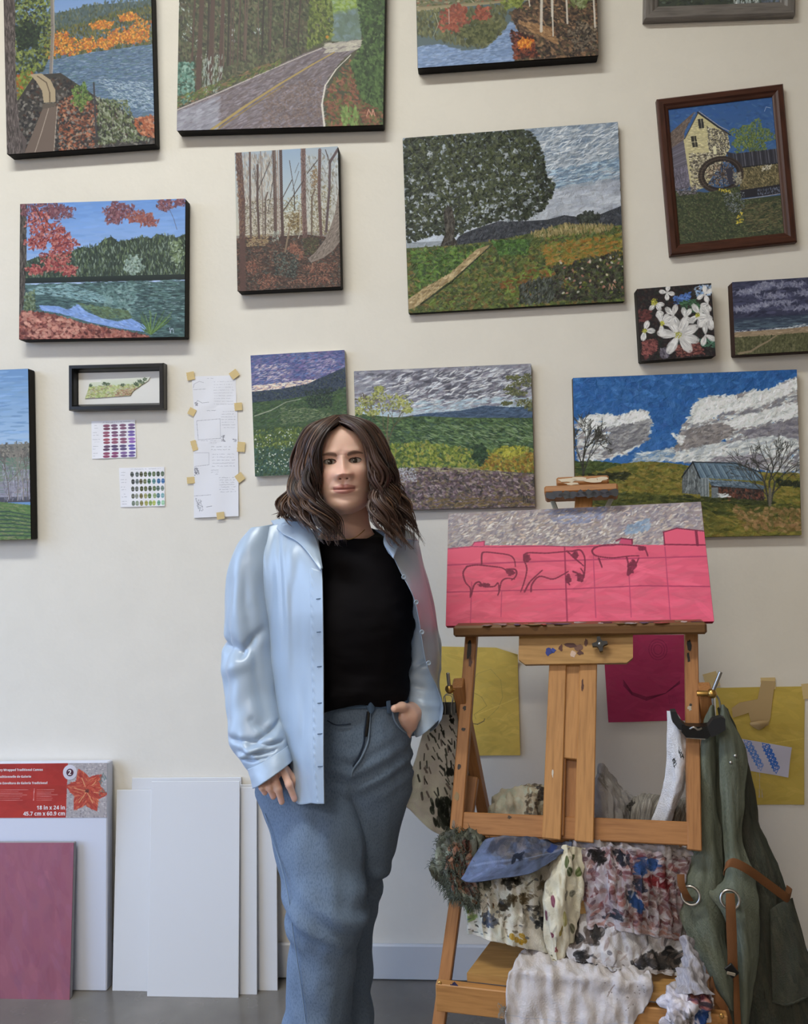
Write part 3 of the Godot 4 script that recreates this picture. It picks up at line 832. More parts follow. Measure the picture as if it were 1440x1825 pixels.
func pic_mill() -> Paint:
	var p := Paint.new(330, 420, "3d5578", 107)
	p.grad(0, 45, "34558a", "41608c")
	p.fill([0, 0, 100, 0, 100, 42, 0, 42], 420, ["2f5088", "3c5f96", "48688f", "35527a"], 3.0, 1.0, 0.1, 0.6, 0.6)
	p.poly([0, 18, 26, 4, 14, 18, 14, 28, 0, 30], "5f5450")
	p.fill([0, 18, 26, 5, 14, 18, 13, 27, 0, 29], 160, ["6d6058", "554b48", "7a6d64"], 2.2, 0.6, -0.7, 0.15)
	p.poly([0, 29, 13, 24, 16, 58, 0, 60], "5d5a66")
	for k in 13: p.line([0, 30 + k * 2.4, 14, 26 + k * 2.5], 0.45, ["403f4a", "757280", "8a8896"][k % 3])
	p.fill([0, 44, 15, 43, 16, 58, 0, 60], 120, ["6e6a7d", "4d4a56", "857f8f"], 0.5, 2.4, 0.0, 0.1)
	p.poly([13, 24, 29, 5, 46, 18, 55, 22, 56, 34, 50, 40, 30, 60, 16, 62], "b3ab84")
	p.fill([14, 24, 29, 7, 40, 16, 40, 34, 17, 36], 220, ["c0b890", "aea684", "ccc4a0", "948c70"], 2.6, 0.5, 0.1, 0.1)
	p.line([28.5, 5, 46, 17, 57, 24], 1.6, "2a2724")
	p.line([29, 5, 14, 23], 0.9, "3d3733")
	p.line([30, 4.5, 48, 17, 58, 22], 0.6, "b3aca4")
	p.fill([36, 16, 54, 22, 56, 34, 36, 40], 420, ["2f2d2e", "d3cdb8", "57534e", "8d8778", "3d3a3a"], 1.4, 0.7, 0.4, 0.9)
	p.fill([17, 34, 52, 36, 48, 44, 26, 60, 17, 62], 620, ["d0cab4", "8d8674", "4a4540", "b8b09a", "6d675c", "35312f"], 1.6, 0.8, 0.1, 0.4)
	p.poly([28, 10, 33, 10, 33.5, 17, 28.5, 17], "2f2e30")
	p.line([30.7, 10, 31, 17], 0.5, "a8a490")
	p.poly([20, 22, 25, 22, 26, 30, 21, 30], "35332f")
	p.line([20, 26, 26, 26], 0.6, "c2bb98")
	p.line([23, 22, 23.4, 30], 0.5, "c2bb98")
	p.poly([40, 31, 43, 31, 43, 37, 40, 37], "c9c4a4")
	p.leafy(77, 28, 19, 11, 700, ["55663a", "64763e", "737f44", "445434", "7f8348", "4f6450"], 1.4, 0.8)
	for k in 7: p.line([75 + k * 0.4, 38, 64 + k * 4.5, 24 + absf(k - 3) * 2.0], 0.5, "42492c")
	# flume and wheel
	p.poly([52, 36, 60, 38, 100, 38, 100, 48, 64, 49, 56, 46], "34343c")
	for k in 18: p.line([56 + k * 2.5, 38, 56.4 + k * 2.5, 48], 0.9, ["2a2a31", "4d4d58", "61626d"][k % 3])
	p.line([62, 48.5, 100, 48.5], 1.2, "1f1f22")
	p.poly([62, 49, 100, 49, 100, 70, 62, 66], "57513c")
	p.fill([62, 49, 100, 49, 100, 66, 62, 64], 420, ["6a6046", "4a4634", "857858", "3a382c", "968a68"], 1.9, 0.6, 1.2, 0.6)
	p.fill([84, 49, 94, 49, 92, 52, 84, 53], 20, ["c9c4b8"], 1.4, 0.6)
	p.poly([62, 65, 100, 64, 100, 71, 62, 71], "26262c")
	p.fill([78, 66, 100, 65, 100, 70, 78, 70], 60, ["5a5f70", "3c404c", "6d7486"], 0.6, 1.4)
	p.line([62, 72, 100, 70.5], 0.8, "9a9aa4")
	for k in 5:
		var rr := 21.0 - k * 1.2
		var P := []
		for t in 41:
			P.append(45.0 + rr * cos(TAU * t / 40))
			P.append(52.0 + rr * 0.62 * sin(TAU * t / 40))
		p.line(P, 1.6, ["3a322e", "2c2624", "453b36", "2f2826", "26211f"][k])
	p.leafy(45, 52, 14.5, 9, 200, ["332b29", "4a3f3a", "857464", "a39078"], 1.4, 0.7)
	for k in 12: p.line([47, 52, 47 + 14 * cos(TAU * k / 12), 52 + 9 * sin(TAU * k / 12)], 0.8, ["5a4a40", "2c2624"][k % 2])
	p.poly([50, 48, 56, 48, 58, 60, 52, 60], "35343e")
	p.fill([56, 52, 64, 52, 64, 60, 57, 61], 70, ["8d8878", "a8a290", "706c5e"], 1.2, 0.9)
	# meadow
	p.poly([0, 60, 18, 62, 30, 64, 62, 62, 62, 72, 100, 72, 100, 100, 0, 100], "3a4130")
	p.fill([0, 61, 18, 62, 30, 64, 62, 62, 62, 72, 100, 74, 100, 100, 0, 100], 1300, ["30382a", "454d36", "555c40", "3a3f34", "28302a", "5f6448", "4a4638"], 1.9, 0.8, 0.5, 0.8)
	p.fill([60, 76, 100, 75, 100, 96, 66, 96], 180, ["5c5640", "6f664a", "4a4636"], 3.0, 0.6, -0.1, 0.2)
	p.fill([0, 58, 20, 58, 22, 64, 4, 64], 120, ["55505a", "837d84", "3a373d"], 1.4, 0.6, 0.1)
	for k in [[48, 64], [52, 65], [44, 63], [58, 84], [60, 87], [57, 88], [61, 82]]: p.leafy(k[0], k[1], 2, 1.2, 10, ["c2b040", "d3c45a", "a39038"], 0.8, 0.6)
	p.fill([44, 66, 66, 66, 64, 80, 50, 82], 120, ["6a7078", "50565e", "868c94"], 0.9, 0.6, 0.5, 1.0)
	p.line([91, 10, 93, 7, 97, 8], 0.5, "a9b8cc")
	return p

func pic_flower() -> Paint:
	var p := Paint.new(260, 260, "201d1f", 108)
	p.fill([0, 0, 100, 0, 100, 100, 0, 100], 700, ["1c1a1c", "2c2628", "38302f", "232a26", "30201f"], 4, 2, 0.8, 0.8)
	p.fill([0, 28, 18, 30, 16, 44, 0, 46], 50, ["5c3434", "452828"], 4, 2)
	p.fill([4, 72, 24, 70, 22, 86, 6, 98, 2, 90], 130, ["6d3f3f", "85504c", "4a2a2c"], 3, 1.8, 0.9, 0.6)
	p.fill([44, 82, 80, 80, 86, 96, 48, 98], 150, ["55302f", "6d3f3c", "7d5048", "3a2224"], 3, 1.6, 0.3, 0.5)
	p.fill([26, 84, 40, 84, 38, 98, 26, 98], 60, ["55505c", "6f6a74", "3a3740"], 3, 1.2, 1.2, 0.3)
	p.fill([48, 14, 72, 10, 70, 22, 50, 26], 70, ["4a6aa8", "5f80bd", "38548a"], 3, 1.4, -0.4, 0.5)
	p.fill([76, 2, 100, 2, 100, 16, 80, 16], 60, ["6a88b0", "8aa3c0", "a9b8c8"], 3, 1.4, 0.4, 0.8)
	p.fill([56, 22, 78, 20, 88, 40, 60, 36], 110, ["33503a", "44684a", "27402f"], 3, 1.4, 0.2, 0.6)
	p.fill([80, 76, 100, 74, 100, 88, 82, 86], 70, ["3c5c4a", "55806a", "284236"], 3, 1.4, 0.4, 0.8)
	var petal := func(cx: float, cy: float, ang: float, L: float, W: float) -> void:
		for k in 6:
			var t := 0.25 + k * 0.14
			p.dab((cx + cos(ang) * L * t) * 2.6, (cy + sin(ang) * L * t) * 2.6, L * 0.75, W * 2.3 * [0.4, 0.65, 0.85, 1.0, 1.0, 0.8][k], ang, p.jit(Color("bdbbb9")), 0.9)
		for k in 6:
			var o: float = p.r.randf_range(-0.7, 0.7)
			p.dab((cx + cos(ang) * L * 0.6 - sin(ang) * W * o) * 2.6, (cy + sin(ang) * L * 0.6 + cos(ang) * W * o) * 2.6, L * 0.7, 1.1, ang + o * 0.3, Color(["8a888c", "efece6", "a3a0a4", "dedbd6"][k % 4]), 0.8)
	for f in [[52, 68, 24, [0.35, 1.0, 2.15, 3.35, 4.3, 5.2, 5.9], 8.0], [30, 50, 14, [1.6, 4.6, 0.1, 5.4], 5.0], [7, 58, 12, [1.8, 5.1, 0.1], 5.0], [47, 40, 13, [4.0, 5.0, 1.2, 2.6], 5.0], [62, 44, 12, [4.6, 5.4, 0.6], 4.5], [82, 42, 15, [5.2, 4.2, 0.4, 1.6, 2.6], 5.0], [95, 45, 16, [4.2, 2.4, 1.5, 3.2], 6.0], [88, 70, 13, [0.6, 1.9, 4.7], 5.0], [24, 22, 10, [1.0, 0.2, 2.4], 4.0], [40, 8, 9, [0.3, 1.6, 3.4, 5.0], 4.0], [90, 14, 10, [1.2, 2.6, 4.8, 5.8], 4.0], [94, 28, 9, [1.4, 3.0, 4.4], 4.0], [26, 32, 8, [0.6, 1.6], 3.5]]:
		for a in f[3]: petal.call(f[0], f[1], a, f[2], f[4])
	for f in [[52, 67, 4.5], [31, 50, 3], [7, 58, 3], [79, 42, 3], [22, 18, 4], [22, 21, 4]]: p.leafy(f[0], f[1], f[2], f[2], 34, ["a3a03a", "c2bd55", "6d6a2a", "8a8f3a"], 1.3, 0.8)
	return p

func pic_beach() -> Paint:
	var p := Paint.new(280, 224, "34364a", 109)
	p.fill([0, 0, 100, 0, 100, 50, 0, 50], 420, ["2f3145", "3c3e55", "282a3c", "45475e"], 5, 1.4, -0.1, 0.2)
	for k in [[16, 14, 14, 3], [30, 10, 10, 3], [40, 22, 18, 4], [12, 38, 14, 3], [46, 32, 20, 3], [60, 8, 16, 4], [70, 40, 20, 3], [36, 6, 8, 3], [80, 20, 14, 4], [24, 34, 10, 2]]: p.leafy(k[0], k[1], k[2], k[3], 60, ["6a6c80", "7d7f92", "565870", "8d8fa0"], 4.0, 1.2, 0.6)
	p.grad(50, 66, "2c3345", "4a5a68")
	p.fill([0, 52, 100, 52, 100, 66, 0, 66], 160, ["36404f", "55656f", "2d3645"], 5, 0.6, 0, 0.05)
	p.fill([0, 67, 55, 66, 75, 62, 100, 60, 100, 63, 60, 69, 0, 69], 90, ["a8b0b4", "c4c8c8", "8d989e"], 3, 0.6, -0.1, 0.1)
	p.poly([0, 69, 60, 68, 100, 64, 100, 78, 0, 78], "85745f")
	p.fill([0, 69, 100, 68, 100, 78, 0, 78], 160, ["8f7d66", "7a6a56", "988670"], 4, 0.9, 0, 0.1)
	p.poly([0, 76, 40, 76, 100, 74, 100, 100, 0, 100], "4c4d36")
	p.fill([0, 76, 100, 75, 100, 100, 0, 100], 420, ["45472f", "57573c", "3a3c2a", "66634a"], 1.2, 2.2, 0.1, 0.3)
	p.line([4, 98, 16, 96, 24, 90, 34, 84, 44, 76], 3.2, "82735e", 1.6)
	return p

func pic_bare_trees() -> Paint:
	var p := Paint.new(300, 380, "6f95c4", 110)      # only the right hand fifth shows
	p.grad(0, 45, "6f95c4", "a9c3de")
	p.fill([0, 0, 100, 0, 100, 44, 0, 44], 320, ["7a9dca", "86a8d0", "96b4d6", "6a90c0"], 7.0, 0.8, 0.0, 0.06, 0.5)
	p.grad(44, 53, "7d7a70", "5d5c58")
	p.fill([0, 43, 100, 43, 100, 52, 0, 52], 260, ["8a8578", "6a665e", "55534f", "9c9484"], 1.8, 0.8, 0.5, 0.8)
	p.grad(52, 66, "66806e", "7f8a78")
	p.grad(66, 76, "8d8a94", "9a99a8")
	p.fill([0, 52, 100, 52, 100, 76, 0, 76], 320, ["6d8a78", "8a8f86", "a3a0aa", "7d7a84", "8f8074"], 4.0, 0.6, 0, 0.1, 0.7)
	p.grad(75, 78, "55555f", "4a4a55")
	p.poly([0, 77, 60, 76, 100, 80, 100, 100, 0, 100], "5f7a48")
	p.fill([0, 77, 60, 76, 100, 80, 100, 100, 0, 100], 600, ["55703f", "6f8a50", "4a6038", "7f8a5c", "8a8a64"], 3.0, 0.7, 0.1, 0.2)
	for k in 7: p.line([70, 83 + k * 2.4, 84, 83.5 + k * 2.3, 100, 86 + k * 2.0], 1.4, "3a4f45", 1.0)
	for k in 26: p.fill([78, 56, 100, 60, 100, 76, 80, 77], 8, ["8d8a95", "a9a6b2", "6f6c78"], 0.4, 2.4, 0.1, 0.2)
	for k in [[84, 77, 1.65], [90, 77, 1.5], [95, 77, 1.6], [98, 77, 1.57]]: p.branch(k[0], k[1], k[2], 13, 0.9, ["6a625c", "8a8278", "57504c", "b3aa9c"][p.r.randi() % 4], 4, 0.28)
	return p

func pic_sunset() -> Paint:
	var p := Paint.new(300, 390, "4a5a40", 111)
	p.grad(0, 30, "5c6490", "7a7696")
	p.fill([0, 0, 100, 0, 100, 24, 0, 24], 520, ["4f5a8a", "6a6494", "5a74a6", "7d6a96", "44507c", "8a84a8"], 4.0, 1.0, -0.15, 0.25)
	p.fill([4, 8, 40, 8, 40, 22, 6, 22], 60, ["c2b8c4", "d8c8c4", "a8a4bc"], 3.4, 0.7, -0.2, 0.2)
	p.fill([60, 8, 90, 6, 88, 18, 60, 18], 50, ["b0a8bc", "988fb0"], 3.4, 0.8, -0.3, 0.2)
	p.fill([0, 25, 30, 24, 70, 22, 68, 26, 30, 29, 0, 31], 150, ["ecdcc8", "e8cdb8", "f3ead8", "d9b8a8"], 3.0, 0.8, -0.1, 0.2)
	p.poly([0, 30, 30, 29, 60, 26, 72, 22, 80, 20, 100, 14, 100, 45, 0, 44], "3b4656")
	p.fill([0, 31, 30, 30, 60, 27, 72, 23, 80, 21, 100, 16, 100, 44, 0, 42], 420, ["35404f", "434f5c", "2c3642", "4a5648"], 1.8, 0.9, 0.5, 0.6)
	p.poly([0, 39, 30, 38, 60, 36, 86, 34, 100, 30, 100, 100, 0, 100], "44583e")
	p.fill([0, 39, 40, 38, 84, 34, 100, 30, 100, 70, 0, 70], 800, ["3f5a3c", "4f6a42", "34483a", "5c6f4c", "46584a"], 2.8, 0.8, -0.1, 0.3)
	p.fill([56, 32, 86, 30, 84, 46, 60, 46], 200, ["2f3d3a", "3a4a40", "283430"], 1.8, 1.0, 0.6, 0.8)
	p.line([2, 50, 20, 46, 36, 40, 52, 38], 1.6, "9aa08c", 0.8)
	p.fill([30, 44, 66, 46, 90, 54, 30, 58], 160, ["6d7a5c", "5a6a50", "7f8a6a"], 3.0, 0.6, -0.1, 0.2)
	p.fill([0, 62, 60, 60, 100, 62, 100, 76, 0, 78], 400, ["6a7a3f", "84904a", "556438", "4a5a38"], 1.4, 2.0, 0.2, 0.5)
	p.fill([0, 76, 100, 74, 100, 100, 0, 100], 700, ["36514a", "44604f", "2c403c", "557260", "3f5a5a"], 1.8, 1.0, 0.6, 0.8)
	for k in 130: p.dab(p.r.randf_range(1, 56) * 3.0, p.r.randf_range(62, 96) * 3.9, p.r.randf_range(1.5, 4), p.r.randf_range(1.4, 2.6), p.r.randf() * 3, Color(["d9dcd2", "bcc8b8", "e8e8e0"][k % 3]), 0.85)
	return p

func pic_valley() -> Paint:
	var p := Paint.new(470, 380, "5a6a4a", 112)
	p.grad(0, 34, "7d7f8a", "a5b0ba")
	p.fill([0, 0, 100, 0, 100, 30, 0, 30], 800, ["82838e", "95969f", "6a6b78", "a8a8ae", "74707c", "8a8690"], 3.6, 0.9, -0.25, 0.25)
	p.fill([8, 2, 60, 2, 98, 6, 98, 24, 40, 22], 160, ["54555f", "4a4b56", "625f6a"], 3.4, 0.8, -0.3, 0.25, 0.8)
	p.fill([4, 4, 96, 2, 96, 26, 30, 26], 140, ["d0d2d6", "c2c6cc", "dddddd"], 3.2, 0.5, -0.3, 0.25, 0.8)
	p.fill([0, 24, 100, 22, 100, 31, 0, 33], 130, ["a3b8c2", "b5c5cc", "8fa6b4"], 3.0, 0.6, -0.1, 0.1, 0.8)
	p.poly([26, 34, 40, 32, 60, 31, 74, 28, 88, 30, 100, 30, 100, 42, 26, 42], "44566e")
	p.fill([28, 34, 60, 32, 74, 29, 100, 31, 100, 38, 28, 38], 160, ["3d5068", "4f627a", "37475c"], 3.0, 0.6, 0, 0.1)
	p.poly([0, 30, 22, 34, 40, 34, 60, 36, 100, 38, 100, 78, 0, 78], "43563a")
	p.fill([0, 32, 22, 35, 40, 35, 60, 37, 100, 39, 100, 60, 0, 62], 1100, ["354a34", "445c3a", "546c44", "2c3f30", "3f5548", "627a50"], 2.4, 0.7, 0.3, 0.4)
	p.fill([36, 40, 100, 42, 100, 56, 40, 58], 130, ["758a64", "8a9a78", "66805a"], 2.8, 0.4, 0.35, 0.15, 0.8)
	p.fill([0, 54, 40, 52, 70, 60, 100, 58, 100, 76, 60, 74, 0, 72], 800, ["6a7a34", "7f8a3c", "546432", "8f9448", "465a30", "97904a"], 1.8, 1.0, 1.1, 0.6)
	p.fill([72, 62, 100, 62, 100, 76, 70, 74], 220, ["8d7a34", "a38a40", "6a6a30", "76562c"], 1.6, 0.9, 0.9, 0.6)
	p.leafy(70, 62, 4, 7, 130, ["2c4030", "3a5238", "24352a"], 1.2, 0.8)
	p.leafy(87, 61, 8, 4, 120, ["98983a", "7f8034", "b0a84a"], 1.3, 0.7)
	p.poly([0, 71, 40, 70, 60, 72, 100, 77, 100, 100, 0, 100], "5a5052")
	p.fill([0, 71, 40, 70, 60, 72, 100, 78, 100, 100, 0, 100], 1200, ["5d4a54", "76646c", "4a3c42", "8a7a80", "6a624a", "a39490", "3d3a38", "7d6a58"], 1.7, 0.8, 0.3, 0.7)
	p.fill([20, 70, 60, 71, 100, 77, 100, 79, 60, 74, 20, 73], 60, ["a8a080", "8f8a68"], 2.0, 0.4, 0.1, 0.1)
	p.fill([40, 92, 100, 92, 100, 99, 40, 99], 130, ["6a5a3a", "57504a", "7d6a48"], 2.2, 0.6, 0, 0.2)
	p.fill([24, 70, 34, 70, 34, 80, 24, 80], 60, ["b0b0b4", "94949c"], 1.0, 0.6, 0.5, 0.9)
	# trees
	for k in [[18, 64, 1.5, 12, 1.2], [10, 34, 1.9, 5, 0.7], [3, 34, 1.3, 5, 0.6]]: p.branch(k[0], k[1], k[2], k[3], k[4], "57503c", 4, 0.42)
	p.line([18, 66, 18, 44, 19, 32], 1.2, "645c48", 0.8)
	for k in [[14, 18, 5, 3], [22, 20, 8, 3], [28, 24, 5, 3], [18, 26, 8, 3], [6, 22, 5, 4], [2, 28, 3, 3], [10, 30, 4, 2], [30, 29, 3, 2], [14, 13, 3, 2]]: p.leafy(k[0], k[1], k[2], k[3], 46, ["858a4a", "9a9c5a", "6a6f3c", "a8aa70"], 0.9, 0.6)
	for k in [[94, 14, 6, 3], [98, 10, 4, 3], [92, 20, 6, 2], [96, 27, 5, 3], [90, 9, 4, 1.5], [88, 17, 3, 1], [86, 27, 3, 1], [99, 30, 3, 3]]: p.leafy(k[0], k[1], k[2], k[3], 46, ["55583a", "686a44", "444a34"], 1.0, 0.6)
	p.line([93.5, 97, 93.8, 92, 94.6, 95, 95.4, 92, 96, 97], 0.5, "2b2a2c")
	return p

func pic_barn() -> Paint:
	var p := Paint.new(600, 430, "2f5f9c", 113)
	p.grad(0, 60, "27568f", "3a6aa6")
	p.fill([0, 0, 100, 0, 100, 48, 0, 48], 700, ["285a98", "34669f", "2a5490", "3f70aa"], 2.4, 1.0, 0.4, 0.8, 0.6)
	var cloud := func(P: Array, n: int, dark: int) -> void:
		p.fill(P, n, ["c9ccc9", "d8dad6", "b5b8b8", "9c9da0", "e3e4e0"], 2.6, 0.9, -0.3, 0.45, 0.9)
		p.fill(P, dark, ["7d7d84", "8d8a8c", "74747c", "958c8a"], 2.6, 0.8, -0.25, 0.35, 0.85)
	cloud.call([1, 28, 5, 24, 12, 23, 20, 25, 26, 22, 32, 22, 35, 27, 34, 34, 30, 42, 22, 48, 8, 52, 2, 52], 420, 60)
	p.fill([18, 30, 34, 28, 33, 40, 22, 46, 14, 48, 16, 36], 260, ["77777c", "8a8a8c", "6a6a70", "9a9a9a"], 2.4, 0.7, -0.3, 0.3)
	p.fill([2, 26, 10, 23, 20, 25, 32, 22, 34, 26, 22, 29, 4, 32], 120, ["e0e2de", "eeeeea", "cfd2d0"], 2.2, 0.8, -0.3, 0.6)
	cloud.call([49, 33, 53, 24, 54, 19, 60, 14, 70, 15, 80, 12, 87, 14, 94, 8, 100, 4, 100, 62, 60, 56, 40, 52, 38, 47, 48, 44], 1300, 420)
	p.fill([49, 36, 60, 32, 72, 30, 70, 38, 60, 44, 46, 45], 260, ["8a8482", "76716f", "9a9492", "6d6a6c"], 2.6, 0.8, -0.25, 0.3)
	p.fill([76, 36, 100, 30, 100, 44, 84, 46], 200, ["7d7a82", "908d92", "6a6872"], 3.0, 0.9, -0.2, 0.2)
	p.fill([54, 20, 62, 15, 72, 16, 82, 13, 94, 9, 100, 6, 100, 12, 84, 20, 66, 24, 52, 32], 320, ["e6e7e3", "f2f2ee", "d3d6d3", "c4c8c6"], 2.4, 0.9, -0.4, 0.6)
	p.fill([66, 30, 100, 20, 100, 28, 74, 34], 160, ["dcdedb", "c8ccca", "eceeea"], 2.8, 0.8, -0.4, 0.4)
	p.fill([40, 50, 60, 44, 90, 40, 100, 42, 96, 50, 60, 56], 320, ["d5d8d5", "bfc4c4", "e2e4e0", "a4abb0"], 2.8, 0.8, -0.2, 0.3)
	p.fill([44, 36, 50, 38, 48, 44, 46, 40], 26, ["d8dbd8"], 1.2, 0.6, 0.2)
	p.fill([28, 48, 44, 46, 44, 52, 26, 54], 120, ["7a92ac", "a3b2bc", "5f80a4", "cfd5d6"], 2.6, 0.7, -0.2, 0.3)
	p.fill([60, 52, 84, 50, 84, 58, 60, 56], 120, ["6d6a72", "85828a", "9c98a0"], 2.0, 0.6, -0.1, 0.3)
	# hills
	p.poly([0, 53, 10, 52, 20, 54, 30, 53, 42, 54, 54, 57, 66, 60, 100, 63, 100, 100, 0, 100], "6d6830")
	p.fill([0, 54, 20, 55, 34, 53.5, 54, 57, 66, 60, 100, 63, 100, 100, 0, 100], 2200, ["6a6a30", "7a7434", "5a5e2c", "857a3a", "4f5428", "736430", "8a7a40"], 3.0, 0.8, 0.15, 0.3, 0.75)
	p.fill([0, 52, 10, 52, 20, 54, 4, 60, 0, 60], 90, ["3c4a28", "4a5830", "303d24"], 2.2, 0.8, 0.1, 0.3)
	p.fill([0, 70, 30, 72, 60, 78, 100, 82, 100, 90, 40, 84, 0, 80], 380, ["3c4424", "4a5028", "565a2c", "30381f"], 3.0, 0.8, 0.15, 0.2, 0.7)
	p.fill([6, 60, 24, 59, 22, 64, 10, 63], 60, ["252b1c", "30341f"], 2.4, 0.6, 0.1, 0.2)
	p.fill([70, 82, 100, 84, 100, 98, 76, 96], 160, ["8a6a48", "6d5c34", "a0805a", "5c5a30"], 2.2, 1.0, 0.4, 0.6, 0.7)
	p.fill([24, 80, 60, 84, 70, 98, 10, 98], 260, ["5a5c2c", "6d6a34", "464a26", "7a7238"], 3.0, 0.9, 0.2, 0.2, 0.7)
	# barn
	p.poly([48, 66, 49, 60, 53, 54, 56, 60, 56, 74, 48, 73], "5c6264")
	p.fill([48.5, 62, 53, 55, 56, 62, 56, 73, 49, 72], 90, ["6a7274", "4a4f52", "8a9294"], 0.4, 2.2, 0, 0.1)
	p.poly([53, 54, 72, 55, 80, 60, 84, 64, 84, 67, 56, 64], "5f7484")
	for k in 34: p.line([54 + k * 0.8, 55 + k * 0.12, 57 + k * 0.8, 63.5 + k * 0.07], 0.5, ["56697a", "6d8292", "7f929e", "4a5a68"][k % 4])
	p.poly([56, 64, 60, 64, 60, 76, 56, 75], "7a8488")
	for k in 6: p.line([56.3 + k * 0.7, 64.5, 56.3 + k * 0.7, 75], 0.35, ["5a6468", "929a9c"][k % 2])
	p.poly([60, 65, 76, 67, 85, 70, 84, 72, 61, 69], "4f5f6c")
	p.fill([60, 65, 76, 67, 85, 70, 61, 69], 60, ["6a7c8a", "44525e", "7d8c98"], 1.6, 0.4, 0.5, 0.2)
	p.poly([61, 69, 84, 72, 84, 79, 62, 77], "352d2b")
	p.fill([62, 70, 84, 73, 84, 78, 62, 77], 120, ["2a2524", "57382f", "6d4438", "453c38"], 1.2, 0.7, 1.0, 0.5)
	p.poly([61, 70, 64, 70, 64, 77, 61, 77], "6a7276")
	p.fill([64, 74, 68, 74, 69, 76, 64, 76], 12, ["c9cfd0"], 1.4, 0.6)
	p.line([48, 63, 53, 54, 56, 64], 0.7, "1f2326")
	p.line([53, 54, 72, 55.5, 82, 61], 0.6, "2a3036")
	p.fill([46, 74, 88, 79, 88, 82, 46, 77], 80, ["2f3620", "3c4226"], 2.4, 0.5, 0.1, 0.1)
	# bare trees
	for k in [[3.5, 62, 1.55, 8, 1.1], [4, 60, 1.8, 7, 0.8], [3.4, 60, 1.2, 7, 0.8]]: p.branch(k[0], k[1], k[2], k[3], k[4], "33332f", 5, 0.45)
	for k in [[86, 80, 1.75, 9, 1.2], [87, 80, 1.35, 9, 1.2], [86.5, 80, 1.57, 9, 1.1], [87, 76, 0.8, 7, 0.7], [86, 76, 2.4, 7, 0.7]]: p.branch(k[0], k[1], k[2], k[3], k[4], "3a3a36", 4, 0.42)
	p.line([86.5, 81, 86.8, 72], 1.6, "6a6458")
	p.fill([90, 66, 100, 68, 100, 71, 90, 69], 40, ["23291f", "2f3526"], 1.6, 0.6)
	return p

